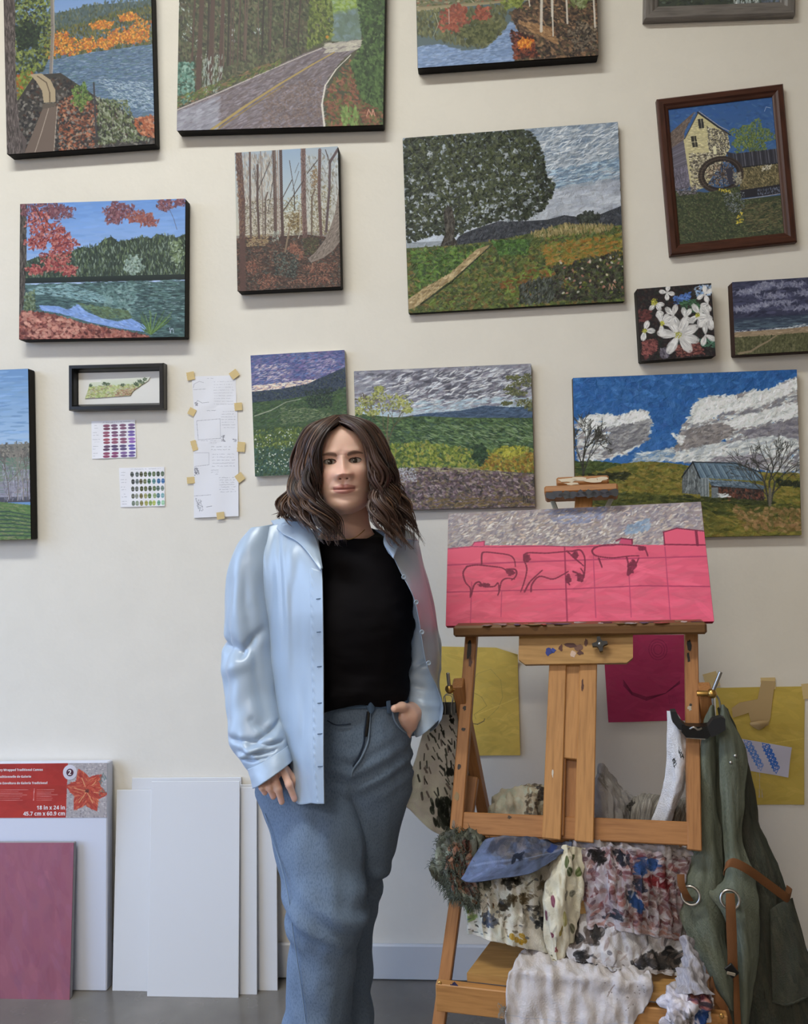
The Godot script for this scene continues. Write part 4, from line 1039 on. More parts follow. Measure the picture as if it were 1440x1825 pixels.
func pic_cows() -> Paint:
	var get_spline := func(P: Array) -> PackedVector3Array: return spline(P, P.size() * 4)
	var p := Paint.new(620, 310, "e05c79", 114)      # pink ground with cows drawn in, the sky begun
	var adj := func(P: Array) -> Array:
		var out := []
		for k in range(0, P.size(), 2):
			var v := [0.0, 0.0]
			for e in 2:
				var T: Array = [[0, 0, 43, 32, 59, 47, 76, 71, 100, 100], [0, 0, 42, 37, 53, 47, 77, 72, 100, 100]][e]
				for q in range(0, 8, 2):
					if P[k + 1] >= T[q] and P[k + 1] <= T[q + 2]: v[e] = remap(P[k + 1], T[q], T[q + 2], T[q + 1], T[q + 3])
			out.append_array([P[k], lerpf(v[0], v[1], P[k] / 100.0)])
		return out
	p.fill([0, 40, 100, 40, 100, 100, 0, 100], 300, ["e2627e", "dc5876", "e46a84"], 6, 1.4, 0.0, 0.3, 0.35)
	p.grad(0, 40, "9a8c90", "a89a98")
	p.fill([0, 0, 100, 0, 100, 40, 0, 42], 1700, ["938a92", "a8a0a4", "857c86", "b8b0b0", "a39488", "968a8e", "7f7c8c", "c0b8b4"], 1.6, 0.6, -0.5, 0.35)
	p.fill([4, 4, 96, 2, 96, 34, 8, 38], 240, ["d8d2cc", "e4e0da", "c9c0b8", "cdb8a8"], 1.5, 0.45, -0.5, 0.35)
	p.fill([40, 0, 66, 0, 60, 14, 44, 14], 60, ["8088a8", "9498b4"], 1.8, 0.6, -0.4, 0.3)
	p.fill([70, 20, 80, 12, 80, 22, 72, 26], 50, ["7f94b0", "93a5ba"], 1.8, 0.6, -0.6, 0.3)
	p.poly(adj.call([0, 43, 12, 40, 40, 41, 46, 43, 52, 42, 60, 41, 82, 42, 85, 42, 100, 41, 100, 100, 0, 100]), "e05c79")
	p.fill([0, 44, 100, 43, 100, 100, 0, 100], 420, ["e2627e", "dc5876", "e46a84"], 6, 1.2, 0.0, 0.3, 0.4)
	p.poly(adj.call([10, 40, 11, 36, 15, 35, 15, 41]), "dc5a80")
	p.poly(adj.call([68, 40, 69, 35, 73, 36, 73, 42]), "c64a70")
	p.poly(adj.call([85, 42, 85, 29, 90, 26, 100, 30, 100, 42]), "e05c79")
	var ink := "7c2340"
	p.line(adj.call([85, 42, 85, 29, 90, 25.5, 100, 29]), 0.6, ink)
	p.line(adj.call([85, 41.5, 100, 42.5]), 0.7, ink)
	p.line(adj.call([97, 29, 97, 42]), 1.2, ink)
	p.line(adj.call([0, 43.5, 10, 41, 20, 42, 40, 41.5, 52, 43, 66, 42]), 0.5, "a03a5c")
	p.line(adj.call([10, 40, 11, 36, 15, 35, 15, 40]), 0.5, "a03a5c")
	p.line(adj.call([67, 37, 69, 34.5, 73, 36, 73, 40]), 0.7, ink)
	# grid
	p.line(adj.call([0, 59, 25, 57, 50, 55.5, 75, 54, 100, 53]), 0.9, "b03a62", 0.6, 0.8)
	p.line(adj.call([0, 76, 25, 76, 50, 76, 75, 75, 100, 77]), 0.6, "a8355c", 0.6, 0.75)
	p.line(adj.call([47, 43, 47, 70, 47, 100]), 0.8, "9a2e52", 0.6, 0.8)
	for k in [[10, 70, 100], [22, 76, 94], [58, 50, 96], [71, 60, 96], [85, 44, 98]]: p.line(adj.call([k[0], k[1], k[0] - 0.3, k[2]]), 0.5, "b84068", -1.0, 0.7)
	# cows
	var body := [[8, 60, 12, 59, 18, 60, 22, 61, 24, 63], [8, 60, 6.5, 64, 7.5, 70, 9.5, 74, 9.5, 80], [9.8, 79, 11, 72, 13, 70, 15, 73, 19, 73, 20.5, 71, 21, 76, 20.5, 79], [21, 76, 22, 70, 24, 68, 27, 68.5], [24, 62, 27, 62, 28, 64, 27.5, 67, 26, 69],
		[14, 59, 14, 50, 15, 47, 20, 48, 25, 50, 27, 54, 27.5, 60], [31, 50, 31, 55, 32, 62, 31, 70, 29.5, 77], [31, 50, 33, 48, 40, 48.5, 48, 47, 50, 47], [31, 77, 33, 71, 36, 66, 38, 63], [33.5, 77, 34, 72, 37, 67, 42, 69, 46, 66, 48, 64], [48, 66, 47.6, 70, 48.4, 73], [50, 64, 52, 66, 53, 71, 54, 66, 53, 62], [50, 47, 53, 46, 54.5, 52, 54.6, 60, 54, 68], [48, 47, 51, 54, 54, 60],
		[58.5, 44, 57.6, 47, 58.6, 51, 62, 53, 66, 53.5, 72, 52, 75, 52], [58.5, 44, 62, 41.5, 68, 41, 73, 42, 77, 44, 78, 48, 78.4, 52], [70.5, 53, 71, 60, 70.5, 67, 73, 62, 75, 54], [60, 54, 61, 61]]
	for b0 in body:
		var pts := []
		for k in range(0, b0.size(), 2): pts.append(Vector3(b0[k], b0[k + 1], 0))
		var b := []
		for q in get_spline.call(pts): b.append_array([q.x, q.y])
		p.line(adj.call(b), 0.85, ink, 0.6, 0.9)
	for t in [[25.5, 64, 1.4, 2.2], [32, 53, 1.2, 3], [48, 69, 0.7, 3], [52.6, 68, 1.0, 3], [71.6, 62, 0.9, 4], [73, 59, 0.9, 3], [51, 51, 0.8, 2.4], [15, 72, 2, 0.7], [76.5, 45, 1.2, 1.0]]: p.leafy(t[0], adj.call([t[0], t[1]])[1], t[2], t[3], 26, [ink], 1.0, 0.6)
	return p

# ------------------------------------------------------------------ canvases on the wall
const IN := 0.0254

func canvas_thing(called: String, label: String, xf: Transform3D, wd: float, ht: float, th: float, face: Material, edge: Material, group := "") -> Node3D:
	# xf: centre of the painted face, z out of the picture
	var t := thing(called, label, "painting", xf * Transform3D(Basis(), Vector3(0, -ht * 0.5, -th)), group)
	part("stretched_canvas", cbox(Vector3(wd, ht, th - 0.0012), 0.003), edge, t, Transform3D(Basis(), Vector3(0, ht * 0.5, (th - 0.0012) * 0.5)))
	part("painted_face", slab(wd - 0.002, ht - 0.002, 0.001), face, t, Transform3D(Basis(), Vector3(0, ht * 0.5, th)))
	return t

func hang(a: Vector2, b: Vector2, top: bool, wd: float, ht: float, th: float) -> Transform3D:     # from the two upper (or lower) corners of its face
	var p := at_z(a.x, a.y, WZ + th + 0.001)
	var q := at_z(b.x, b.y, WZ + th + 0.001)
	var x := (q - p).normalized()
	var y := Vector3.BACK.cross(x)
	return Transform3D(Basis(x, y, Vector3.BACK), (p + q) * 0.5 + y * (-ht * 0.5 if top else ht * 0.5))

func edge_mat(key: String, c: Color) -> StandardMaterial3D:
	return mat("canvas edge " + key, c, 0.6, 0.3)

func wall_art() -> void:
	var T := 1.5 * IN
	var S := 0.75 * IN
	var black := edge_mat("black", Color(0.07, 0.062, 0.06))
	var list := [
		["lake_painting", "unframed canvas of an autumn lake with a plank bridge and orange hills", pic_bridge(), [1, 276.5, 287.5, 256], false, 18, 24, T, black, 0.98],
		["road_painting", "black-edged canvas of a winding road through tall woods", pic_road(), [317.5, 233.3, 679.9, 223], false, 24, 18, T, black, 0.95],
		["pond_painting", "canvas of a pond with red tree reflections and birches", pic_pond(), [746, 121.5, 1065, 99], false, 20, 16, T, black, 1.15],
		["river_painting", "black-edged canvas of a blue-green lake under red maple leaves", pic_lake(), [35.5, 363, 330.5, 353.3], true, 20, 16, T, black, 1],
		["forest_painting", "small upright canvas of bare brown tree trunks in a wood", pic_forest(), [417.8, 271.7, 602.5, 260], true, 12, 16, T, black, 1],
		["oak_painting", "canvas of a huge dark oak and a path over a meadow", pic_oak(), [717.2, 245.6, 1101.9, 216.6], true, 24, 20, S, edge_mat("olive", Color(0.13, 0.13, 0.11)), 1.25],
		["blossom_painting", "small square canvas of white blossoms on a dark ground", pic_flower(), [1133.6, 514.7, 1268.6, 503.9], true, 8, 8, T, edge_mat("dark olive", Color(0.12, 0.105, 0.085)), 1.5],
		["beach_painting", "small canvas of a dark stormy beach beside the blossom canvas", pic_beach(), [1339, 500, 1440, 493.5], true, 10, 8, T, edge_mat("red brown", Color(0.21, 0.12, 0.095)), 1.5],
		["meadow_painting", "tall canvas of bare trees at water under a pale blue sky", pic_bare_trees(), [-180, 666, 51, 656.5], true, 16, 20, T, black, 1.05],
		["sunset_painting", "upright canvas of a violet dusk sky over a flowering meadow", pic_sunset(), [445.7, 633, 614.5, 623], true, 11, 14, S, edge_mat("white", Color(0.8, 0.79, 0.77)), 1.15],
		["valley_painting", "wide canvas of green hills and a thin tree under grey clouds", pic_valley(), [632.5, 661, 944.5, 647.6], true, 20, 16, S, edge_mat("grey", Color(0.45, 0.44, 0.42)), 1.4],
		["barn_painting", "canvas of a grey barn on a hill under white clouds", pic_barn(), [1015.3, 673.3, 1425.7, 657.7], true, 24, 18, S, edge_mat("ochre", Color(0.3, 0.25, 0.16)), 1.4],
	]
	for a in list:
		var q: Array = a[3]
		var xf := hang(Vector2(q[0], q[1]), Vector2(q[2], q[3]), a[4], a[5] * IN, a[6] * IN, a[7])
		var m := picture(a[0], a[2].tex(a[9]))
		if a[0] in ["oak_painting", "barn_painting", "valley_painting", "sunset_painting"]:      # knife work: thick ridges
			m.normal_enabled = true
			m.normal_texture = impasto()
			m.normal_scale = 0.5
			m.uv1_scale = Vector3.ONE
			m.roughness = 0.5
		canvas_thing(a[0], a[1], xf, a[5] * IN, a[6] * IN, a[7], m, a[8])
	framed()


func impasto() -> Texture2D:
	if not M.has("_impasto"):
		var n := FastNoiseLite.new()
		n.seed = 3
		n.frequency = 0.035
		n.fractal_octaves = 4
		n.domain_warp_enabled = true
		n.domain_warp_amplitude = 30.0
		var t := NoiseTexture2D.new()
		t.width = 512
		t.height = 512
		t.noise = n
		t.as_normal_map = true
		t.bump_strength = 6.0
		M["_impasto"] = t
	return M["_impasto"]

func frame_rails(t: Node3D, wd: float, ht: float, fw: float, th: float, m: Material, lip := 0.0) -> void:
	# four mitred rails round the outside wd x ht; front at z = th, the back at z = 0; moulded: an outer step and an inner slope
	for k in 4:
		var L := wd if k % 2 == 0 else ht
		var away := ht if k % 2 == 0 else wd
		var V := PackedVector3Array()
		var I := PackedInt32Array()
		var prof := [Vector2(0, 0), Vector2(0, th * 0.82), Vector2(fw * 0.12, th), Vector2(fw * 0.55, th), Vector2(fw * 0.72, th * 0.8), Vector2(fw * 0.9, th * (0.72 - lip)), Vector2(fw, th * (0.62 - lip)), Vector2(fw, 0)]
		for j in prof.size() - 1:
			var a: Vector2 = prof[j]
			var b: Vector2 = prof[j + 1]
			var i0 := V.size()
			V.append_array([Vector3(-L * 0.5 + a.x, -away * 0.5 + a.x, a.y), Vector3(L * 0.5 - a.x, -away * 0.5 + a.x, a.y), Vector3(L * 0.5 - b.x, -away * 0.5 + b.x, b.y), Vector3(-L * 0.5 + b.x, -away * 0.5 + b.x, b.y)])
			I.append_array([i0, i0 + 2, i0 + 1, i0, i0 + 3, i0 + 2])
		# stored with the length along y so that the grain follows the rail
		var turn := Basis(Vector3.BACK, PI / 2)
		for j in V.size(): V[j] = turn * V[j]
		part("frame_rail", build(V, I), m, t, Transform3D(Basis(Vector3.BACK, k * PI / 2 - PI / 2), Vector3(0, ht * 0.5, 0)))

func framed() -> void:
	# old mill in a brown frame
	var p := at_z(1170.7, 176.3, WZ + 0.02)
	var q := at_z(1396, 148.5, WZ + 0.02)
	var p2 := at_z(1194.7, 455, WZ + 0.02)
	var wd := p.distance_to(q)
	var ht := p.distance_to(p2)
	var x := (q - p).normalized()
	var y := Vector3.BACK.cross(x)
	var c := (p + q) * 0.5 - y * ht
	var t := thing("framed_picture", "tilted brown wood frame with a picture of an old stone watermill", "picture", Transform3D(Basis(x, y, Vector3.BACK), Vector3(c.x, c.y, WZ + 0.001)))
	frame_rails(t, wd, ht, 0.03, 0.02, M["mill frame wood"])
	part("painted_board", slab(wd - 0.056, ht - 0.056, 0.006), picture("mill", pic_mill().tex(1.45)), t, Transform3D(Basis(), Vector3(0, ht * 0.5, 0.010)))
	# grey frame cut by the top of the picture
	p = at_z(1147.5, 36, WZ + 0.02)
	q = at_z(1417.5, 26, WZ + 0.02)
	wd = p.distance_to(q)
	ht = wd * 0.82
	x = (q - p).normalized()
	y = Vector3.BACK.cross(x)
	t = thing("framed_picture", "grey wood frame with a dark picture above the mill picture", "picture", Transform3D(Basis(x, y, Vector3.BACK), Vector3(((p + q) * 0.5).x, ((p + q) * 0.5).y, WZ + 0.001)))
	frame_rails(t, wd, ht, 0.04, 0.022, M["grey frame wood"])
	var pt := Paint.new(260, 210, "3a3f38", 120)
	pt.fill([0, 0, 100, 0, 100, 100, 0, 100], 500, ["2f332f", "4a5240", "3c4048", "2a2a2c", "55605a"], 3, 1.2, 0.2, 0.6)
	pt.fill([62, 60, 84, 60, 84, 100, 62, 100], 120, ["c2c8c8", "8a9498", "a8b0b4"], 0.8, 4, 0.1, 0.1)
	pt.fill([84, 60, 100, 60, 100, 100, 84, 100], 80, ["6a7488", "5a6070"], 1.2, 3)
	part("painted_board", slab(wd - 0.076, ht - 0.076, 0.006), picture("dark picture", pt.tex(1.4)), t, Transform3D(Basis(), Vector3(0, ht * 0.5, 0.011)))
	# black box frame with a small landscape in the outline of a long state
	p = at_z(121.6, 650.6, WZ + 0.03)
	q = at_z(291, 646.3, WZ + 0.03)
	p2 = at_z(123.8, 731.5, WZ + 0.03)
	wd = p.distance_to(q)
	ht = p.distance_to(p2)
	x = (q - p).normalized()
	y = Vector3.BACK.cross(x)
	c = (p + q) * 0.5 - y * ht
	t = thing("framed_picture", "small black box frame with a landscape cut in a long jagged outline", "picture", Transform3D(Basis(x, y, Vector3.BACK), Vector3(c.x, c.y, WZ + 0.001)))
	frame_rails(t, wd, ht, 0.02, 0.03, mat("black frame lacquer", Color(0.04, 0.04, 0.045), 0.3), 0.35)
	part("backing_card", cbox(Vector3(wd - 0.03, ht - 0.03, 0.003)), mat("card white", Color(0.9, 0.89, 0.87), 0.8), t, Transform3D(Basis(), Vector3(0, ht * 0.5, 0.0045)))
	var st := Paint.new(300, 110, "b8c088", 121)
	st.grad(0, 40, "d8d8cc", "c8d0b8")
	st.fill([0, 40, 100, 30, 100, 100, 0, 100], 420, ["a8b070", "c0c890", "8f9f60", "b8b8a8", "a8907a"], 3, 1.6, 0.2, 0.5)
	st.fill([50, 60, 90, 50, 80, 100, 45, 100], 160, ["8d6a50", "a8806a", "b8a08a"], 2, 1.2)
	for k in [[8, 34], [30, 26], [35, 30], [58, 36], [78, 30], [84, 18], [92, 10], [88, 26], [80, 36]]: st.leafy(k[0], k[1], 3.4, 8, 40, ["4a5a44", "5f7050", "3a4a3c"], 1.0, 0.8)
	var O := []
	for a in [[0.0, 0.0], [0.02, 0.2], [0.05, 0.45], [0.075, 0.8], [0.245, 0.82], [0.25, 0.93], [0.52, 0.95], [0.8, 0.99], [1.0, 1.0], [0.97, 0.82], [0.92, 0.72], [0.87, 0.62], [0.82, 0.5], [0.77, 0.4], [0.73, 0.28], [0.7, 0.1], [0.45, 0.06], [0.2, 0.02]]:
		O.append(Vector2((a[0] - 0.5) * wd * 0.69, (a[1] - 0.5) * ht * 0.44))
	part("landscape_cutout", outline(O, 0.002), picture("state picture", st.tex(1.1)), t, Transform3D(Basis(), Vector3(-0.004, ht * 0.5, 0.0085)))

# ------------------------------------------------------------------ papers on the wall
func at_d(x: float, y: float, d: float) -> Vector3:      # d: distance along the line of sight's axis
	return Vector3(0, EYE, 0) + ray(x, y) * d

func wrinkle(G: Array, amp: float, freq: float, sd: int, stretch := Vector3.ONE) -> Array:
	var n := FastNoiseLite.new()
	n.seed = sd
	n.frequency = freq
	n.fractal_octaves = 3
	var nv := G.size()
	var nu: int = G[0].size()
	var out := []
	for v in nv:
		var row := PackedVector3Array()
		for u in nu:
			var p: Vector3 = G[v][u]
			var du: Vector3 = G[v][mini(u + 1, nu - 1)] - G[v][maxi(u - 1, 0)]
			var dv: Vector3 = G[mini(v + 1, nv - 1)][u] - G[maxi(v - 1, 0)][u]
			row.append(p + dv.cross(du).normalized() * n.get_noise_3dv(p * stretch) * amp)
		out.append(row)
	return out

func wall_sheet(q: Array, off: float, curl := 0.0, n := 12) -> Array:      # four pixel corners TL TR BR BL on the wall -> grid; curl lifts the lower edge
	var c := []
	for k in 4: c.append(at_z(q[2 * k], q[2 * k + 1], WZ + off))
	var G := []
	for v in n:
		var row := PackedVector3Array()
		for u in n:
			var s := float(u) / (n - 1)
			var t := float(v) / (n - 1)
			var p: Vector3 = c[0].lerp(c[1], s).lerp(c[3].lerp(c[2], s), t)
			p.z += curl * (t * t + 0.4 * s * s * s) + 0.0008 * sin(s * 9.0 + t * 5.0)
			row.append(p)
		G.append(row)
	return G

func tape_piece(parent: Node3D, x: float, y: float, w: float, h: float, ang: float, off := 0.0035) -> void:
	var p := at_z(x, y, WZ + off)
	var s := -WZ / F
	var O := []
	for k in 7: O.append(Vector2(-w * 0.5 + (0.6 if k % 2 else 0.0), h * (0.5 - k / 6.0)) * s)
	for k in 7: O.append(Vector2(w * 0.5 - (0.0 if k % 2 else 0.7), h * (k / 6.0 - 0.5)) * s)
	part("tape", outline(O, 0.0004), M["masking tape"], parent, parent.transform.affine_inverse() * Transform3D(Basis(Vector3.BACK, ang), p))

func scribble(p: Paint, x0: float, y0: float, x1: float, y1: float, c: String, rows: int, wd := 0.8) -> void:      # lines of small handwriting
	for k in rows:
		var y := lerpf(y0, y1, (k + 0.5) / rows)
		var P := []
		var x := x0 + p.r.randf_range(0, 2)
		while x < x1 - p.r.randf_range(0, 8):
			P.append_array([x, y + p.r.randf_range(-0.5, 0.5)])
			x += p.r.randf_range(0.7, 1.6)
			if p.r.randf() < 0.16:
				if P.size() > 3: p.line(P, wd, c, -1.0, 0.55)
				P = []
				x += 1.4
		if P.size() > 3: p.line(P, wd, c, -1.0, 0.55)

func papers() -> void:
	var tl := at_z(342, 670, WZ)
	var t := thing("handwritten_notes", "tall strip of pencilled note sheets held with masking tape", "paper", Transform3D(Basis(), tl))
	var ink := "84828c"
	var sh := [[[342, 671, 420, 669, 421.5, 727, 345, 727], 0.0012], [[345, 724, 423, 722, 424, 792, 347, 792], 0.0018], [[345, 788, 424.5, 788, 426, 920, 346, 923], 0.0024]]
	for k in 3:
		var p := Paint.new(180, 160 if k < 2 else 300, "e2e1e6", 130 + k)
		if k == 0:
			scribble(p, 34, 4, 54, 10, "77757f", 1, 0.8)
			scribble(p, 48, 14, 98, 92, ink, 9)
			p.line([2, 36, 4, 24, 16, 16, 26, 20], 0.8, ink)
			p.line([2, 42, 30, 40], 0.6, ink)
			p.line([4, 86, 10, 76, 20, 84, 36, 82], 1.0, "85848c")
			p.fill([3, 82, 10, 82, 10, 94, 3, 94], 16, ["77757f"], 2, 1.2)
		elif k == 1:
			scribble(p, 28, 8, 56, 16, "77757f", 1, 0.9)
			scribble(p, 62, 12, 98, 60, ink, 7)
			p.line([6, 38, 60, 34, 60, 84, 8, 88, 6, 38], 0.6, ink)
			p.fill([62, 76, 70, 76, 70, 94, 62, 94], 18, ["85848c"], 2, 1.4, 1.0)
			p.fill([88, 86, 96, 86, 97, 94, 90, 94], 10, ["85848c"], 2, 1.2)
			scribble(p, 12, 88, 58, 98, ink, 2)
		else:
			scribble(p, 38, 4, 88, 12, "77757f", 2, 0.8)
			scribble(p, 40, 14, 98, 34, ink, 5)
			p.line([2, 14, 34, 14, 34, 30, 2, 32], 0.6, ink)
			p.fill([2, 34, 8, 34, 12, 42, 2, 44], 20, ["85848c"], 3, 1.4, 0.8)
			scribble(p, 38, 36, 60, 44, ink, 3)
			scribble(p, 56, 46, 96, 68, ink, 7)
			p.fill([2, 74, 14, 74, 22, 90, 12, 92], 34, ["85848c", "a3a2a8"], 3, 1.0, 1.0)
			p.line([28, 86, 40, 85], 1.2, "77757f")
			p.line([0, 71, 38, 70], 0.6, ink)
		var G := wall_sheet(sh[k][0], sh[k][1], 0.003 if k == 2 else 0.0)
		for r in G:
			for j in r.size(): r[j] -= tl
		part("note_sheet", sheet(G, 0.0004), picture("note sheet %d" % k, p.tex(1.1), 0.8), t)
	for a in [[339.7, 670, 15, 15, 0.15], [417.4, 667, 16, 14, 0.6], [424.6, 724.6, 15, 14, 0.05], [342, 734, 14, 13, -0.5], [346, 794, 11, 19, 0.25], [429.7, 796.5, 15, 18, -0.1], [340, 856, 15, 12, 0.05], [427.5, 851, 15, 15, 0.6], [393, 919, 15, 13, 0.1]]:
		tape_piece(t, a[0], a[1], a[2], a[3], a[4], 0.0075 if a[1] > 900 else 0.0042)
	# swatch cards
	for k in 2:
		var p := Paint.new(200, 170, "e6e4e8", 140 + k)
		var cols := [["6a2f45", "7d3a50", "8d3a4a", "4a2a44", "7a2f4c"], ["5a3a52", "6d3f60", "8a3f58", "453058", "77305a"], ["6a4058", "74506a", "7d405c", "4a3a62", "6a4a80"], ["5a4070", "5f4a96", "8050a0", "4a4090", "604a90"]] if k == 0 else [["3a3d38", "3a3c3a", "43443c", "57584a", "5f6a58"], ["4d5450", "5a6462", "545650", "7d8070", "85907a"], ["3f3f28", "4f4a2c", "3d401f", "6a6030", "6f6a38"], ["52583a", "5f6640", "545a34", "97955a", "a3a04a"], ["34472f", "2f5038", "3c4530", "57703a", "7d9a48"], ["5f6f4a", "4a7a7a", "54643f", "7d9060", "b0bc58"], ["33402f", "2f5a86", "44564a", "4a7078", "5a8a70"], ["4f5c48", "3a66a0", "62746a", "74a0a4", "8ab894"]]
		var n := cols.size()
		for i in n:
			for j in 5:
				var x := 24.0 + (i + 0.5) * 76.0 / n
				var y := 8.0 + (j + 0.5) * 18.4
				for e in ([0, 1] if k == 0 else [0]):
					p.dab(x * 2.0 + p.r.randf_range(-2, 2), (y - (4 if k == 0 else 0) + e * 8) * 1.7, (9.0 if k == 0 else 4.4) * 2.0 * 0.95, (4.2 if k == 0 else 7.6) * 1.7 * 0.95, 0.0, p.jit(Color(cols[i][j])), 1.0)
		for j in 5: scribble(p, 2, 8 + j * 18.4, 20, 22 + j * 18.4, "6d6b74", 2, 0.7)
		scribble(p, 26, 2, 98, 6, "6d6b74", 1, 0.7)
		var q := [163, 751, 241, 748, 243, 815, 164, 818] if k == 0 else [212, 834, 293, 832, 294, 902, 215, 904]
		var o := part("swatch_card", sheet(wall_sheet(q, 0.0015, 0.001), 0.0005), picture("swatches %d" % k, p.tex(1.12), 0.75), self)
		tag(o, ["colour swatch card of reds and purples on the wall", "colour swatch card of greens and greys on the wall"][k], "card")
	# sketches on yellow and magenta paper behind the easel
	var pencil := "7a6a3c"
	var p := Paint.new(230, 310, "a48c44", 150)
	p.fill([0, 0, 100, 0, 100, 100, 0, 100], 200, ["a89048", "9f8840", "ac9650"], 10, 3, 0.1, 0.4, 0.3)
	p.line([40, 34, 50, 24, 66, 20, 78, 30, 80, 46, 74, 56, 60, 66], 0.6, pencil, 0.5, 0.6)
	p.line([30, 56, 40, 40, 54, 46, 60, 54, 44, 62, 46, 66], 0.6, "6a5c34", 0.5, 0.7)
	p.line([40, 70, 48, 71, 56, 68, 57, 66], 1.2, "4a3f30")
	p.line([48, 62, 100, 46], 0.5, "c9b468", 0.5, 0.6)
	var yg := wall_sheet([780, 1152, 922, 1155, 927, 1345, 783, 1347], 0.0015, 0.004, 16)
	for v in 3:
		for u in range(12, 16): yg[v][u].z += 0.016 * (1.0 - v / 3.0) * (u - 11) / 4.0
	for u in range(12, 16): yg[0][u].y -= 0.004 * (u - 11)
	var o := part("sketch_paper", sheet(yg, 0.0005), picture("yellow sketch", p.tex(PAPER_GAIN), 0.8), self)
	tag(o, "yellow paper with a faint pencil circle on the wall", "paper")
	p = Paint.new(230, 260, "8a2a48", 151)
	p.fill([0, 0, 100, 0, 100, 100, 0, 100], 160, ["8e2e4c", "842645", "923652"], 10, 3, 0.1, 0.5, 0.3)
	for k in 3:
		var P := []
		for j in 25: P.append_array([66 + (11.0 - k * 3.0) * cos(j * TAU / 24 + k), 17 + (12.0 - k * 3.2) * sin(j * TAU / 24 + k)])
		p.line(P, 0.7, "561a32", 0.6, 0.7)
	for k in 4: p.line([22, 52 + k * 2, 32, 66 + k, 50, 72 + k * 1.2, 74, 68, 92, 54 + k], 1.2, "4d162c", 0.8, 0.7)
	for k in 5: p.line([78 + k * 2, 70, 79 + k * 2.4, 80], 0.6, "5d1c36", 0.5, 0.6)
	o = part("sketch_paper", sheet(wall_sheet([1074, 1132, 1222, 1131, 1222.5, 1283, 1084, 1287], 0.0015, 0.004), 0.0005), picture("magenta sketch", p.tex(PAPER_GAIN), 0.8), self)
	tag(o, "magenta paper with a scribbled spiral and curved smile", "paper")
	tl = at_z(1277, 1224, WZ)
	t = thing("sketch_paper", "creased yellow paper taped to the wall beside the green apron", "paper", Transform3D(Basis(), tl))
	p = Paint.new(230, 310, "94803c", 152)
	p.fill([0, 0, 100, 0, 100, 100, 0, 100], 200, ["988440", "8e7a38", "9e8a4a"], 10, 3, 0.1, 0.4, 0.3)
	p.line([0, 46, 50, 49, 100, 44], 0.8, "aa9850", 0.8, 0.6)
	var G := wall_sheet([1275, 1226, 1434, 1223, 1432, 1433, 1280, 1434], 0.0015, 0.003, 16)
	for r in G:
		for j in r.size(): r[j] -= tl
	part("paper_sheet", sheet(G, 0.0005), picture("creased yellow", p.tex(PAPER_GAIN), 0.8), t)
	for a in [[1268, 1212, 24, 26, 0.25], [1369, 1218, 25, 20, 0.0], [1437, 1232, 14, 26, 0.1]]: tape_piece(t, a[0], a[1], a[2], a[3], a[4])
	var torn := [[1357, 1213], [1381, 1214], [1376, 1250], [1373, 1278], [1369, 1292], [1352, 1301], [1339, 1290], [1334, 1270], [1326, 1273], [1306, 1279], [1304, 1262], [1318, 1252], [1350, 1246]]
	var O := []
	for a in torn:
		var w := at_z(a[0], a[1], WZ + 0.004) - tl
		O.append(Vector2(w.x, w.y))
	part("torn_masking_paper", outline(O, 0.0006), mat("torn masking paper", Color(0.74, 0.63, 0.45), 0.75), t, Transform3D(Basis(), Vector3(0, 0, 0.005)))
	var cu := []
	for a in [[[1336, 1288], [1352, 1285], [1370, 1284]], [[1338, 1293], [1352, 1288], [1368, 1289]], [[1344, 1297], [1353, 1301], [1362, 1296]]]:
		var r := []
		for k in 3: r.append(at_z(a[k][0], a[k][1], WZ + 0.006 + (0.008 if a == cu else 0.004) + k * 0.001) - tl)
		cu.append(r)
	cu[1][1].z += 0.012
	part("curled_edge", sheet(net(cu, 9, 7), 0.0005), mat("torn masking paper", Color.WHITE), t)
	# white card with blue scribble
	p = Paint.new(200, 130, "a8a6b4", 153)
	for s in [[22, 1], [58, 2]]:
		var P := []
		for j in 60:
			var f := j / 59.0
			P.append_array([s[0] + f * 22 + 9.0 * cos(j * 1.9) - 8.0, 10 + f * 70 + 16.0 * sin(j * 1.9)])
		p.line(P, 1.0, "2f62ae")
		if s[1] == 2: p.line(P, 1.6, "2b5aa8")
	o = part("scribble_card", sheet(wall_sheet([1318, 1316, 1411, 1332, 1404, 1385, 1328, 1372], 0.004, 0.002), 0.0006), picture("blue scribble", p.tex(1.5), 0.7), self)
	tag(o, "white card with blue pen scribbles over the creased paper", "card")
	o = part("tape_strip", sheet(wall_sheet([1347, 1370, 1354, 1370, 1359, 1421, 1350, 1421], 0.0035, 0.001, 6), 0.0004), mat("pale tape", Color(0.75, 0.7, 0.62), 0.6), self)
	tag(o, "pale strip of tape hanging below the scribbled card", "tape")

const PAPER_GAIN := 2.0

# ------------------------------------------------------------------ canvases and boards leaning at the foot of the wall
func lean_frame(b0: Vector2, b1: Vector2, t1: Vector2, zt: float) -> Array:     # [frame at the lower left corner of the front, width, height]
	var B0 := at_y(b0.x, b0.y)
	var B1 := at_y(b1.x, b1.y)
	var T := at_z(t1.x, t1.y, WZ + zt)
	var x := (B1 - B0).normalized()
	var y := T - B1
	y = y - x * y.dot(x)
	return [Transform3D(Basis(x, y.normalized(), x.cross(y.normalized())), B0), B0.distance_to(B1), y.length()]

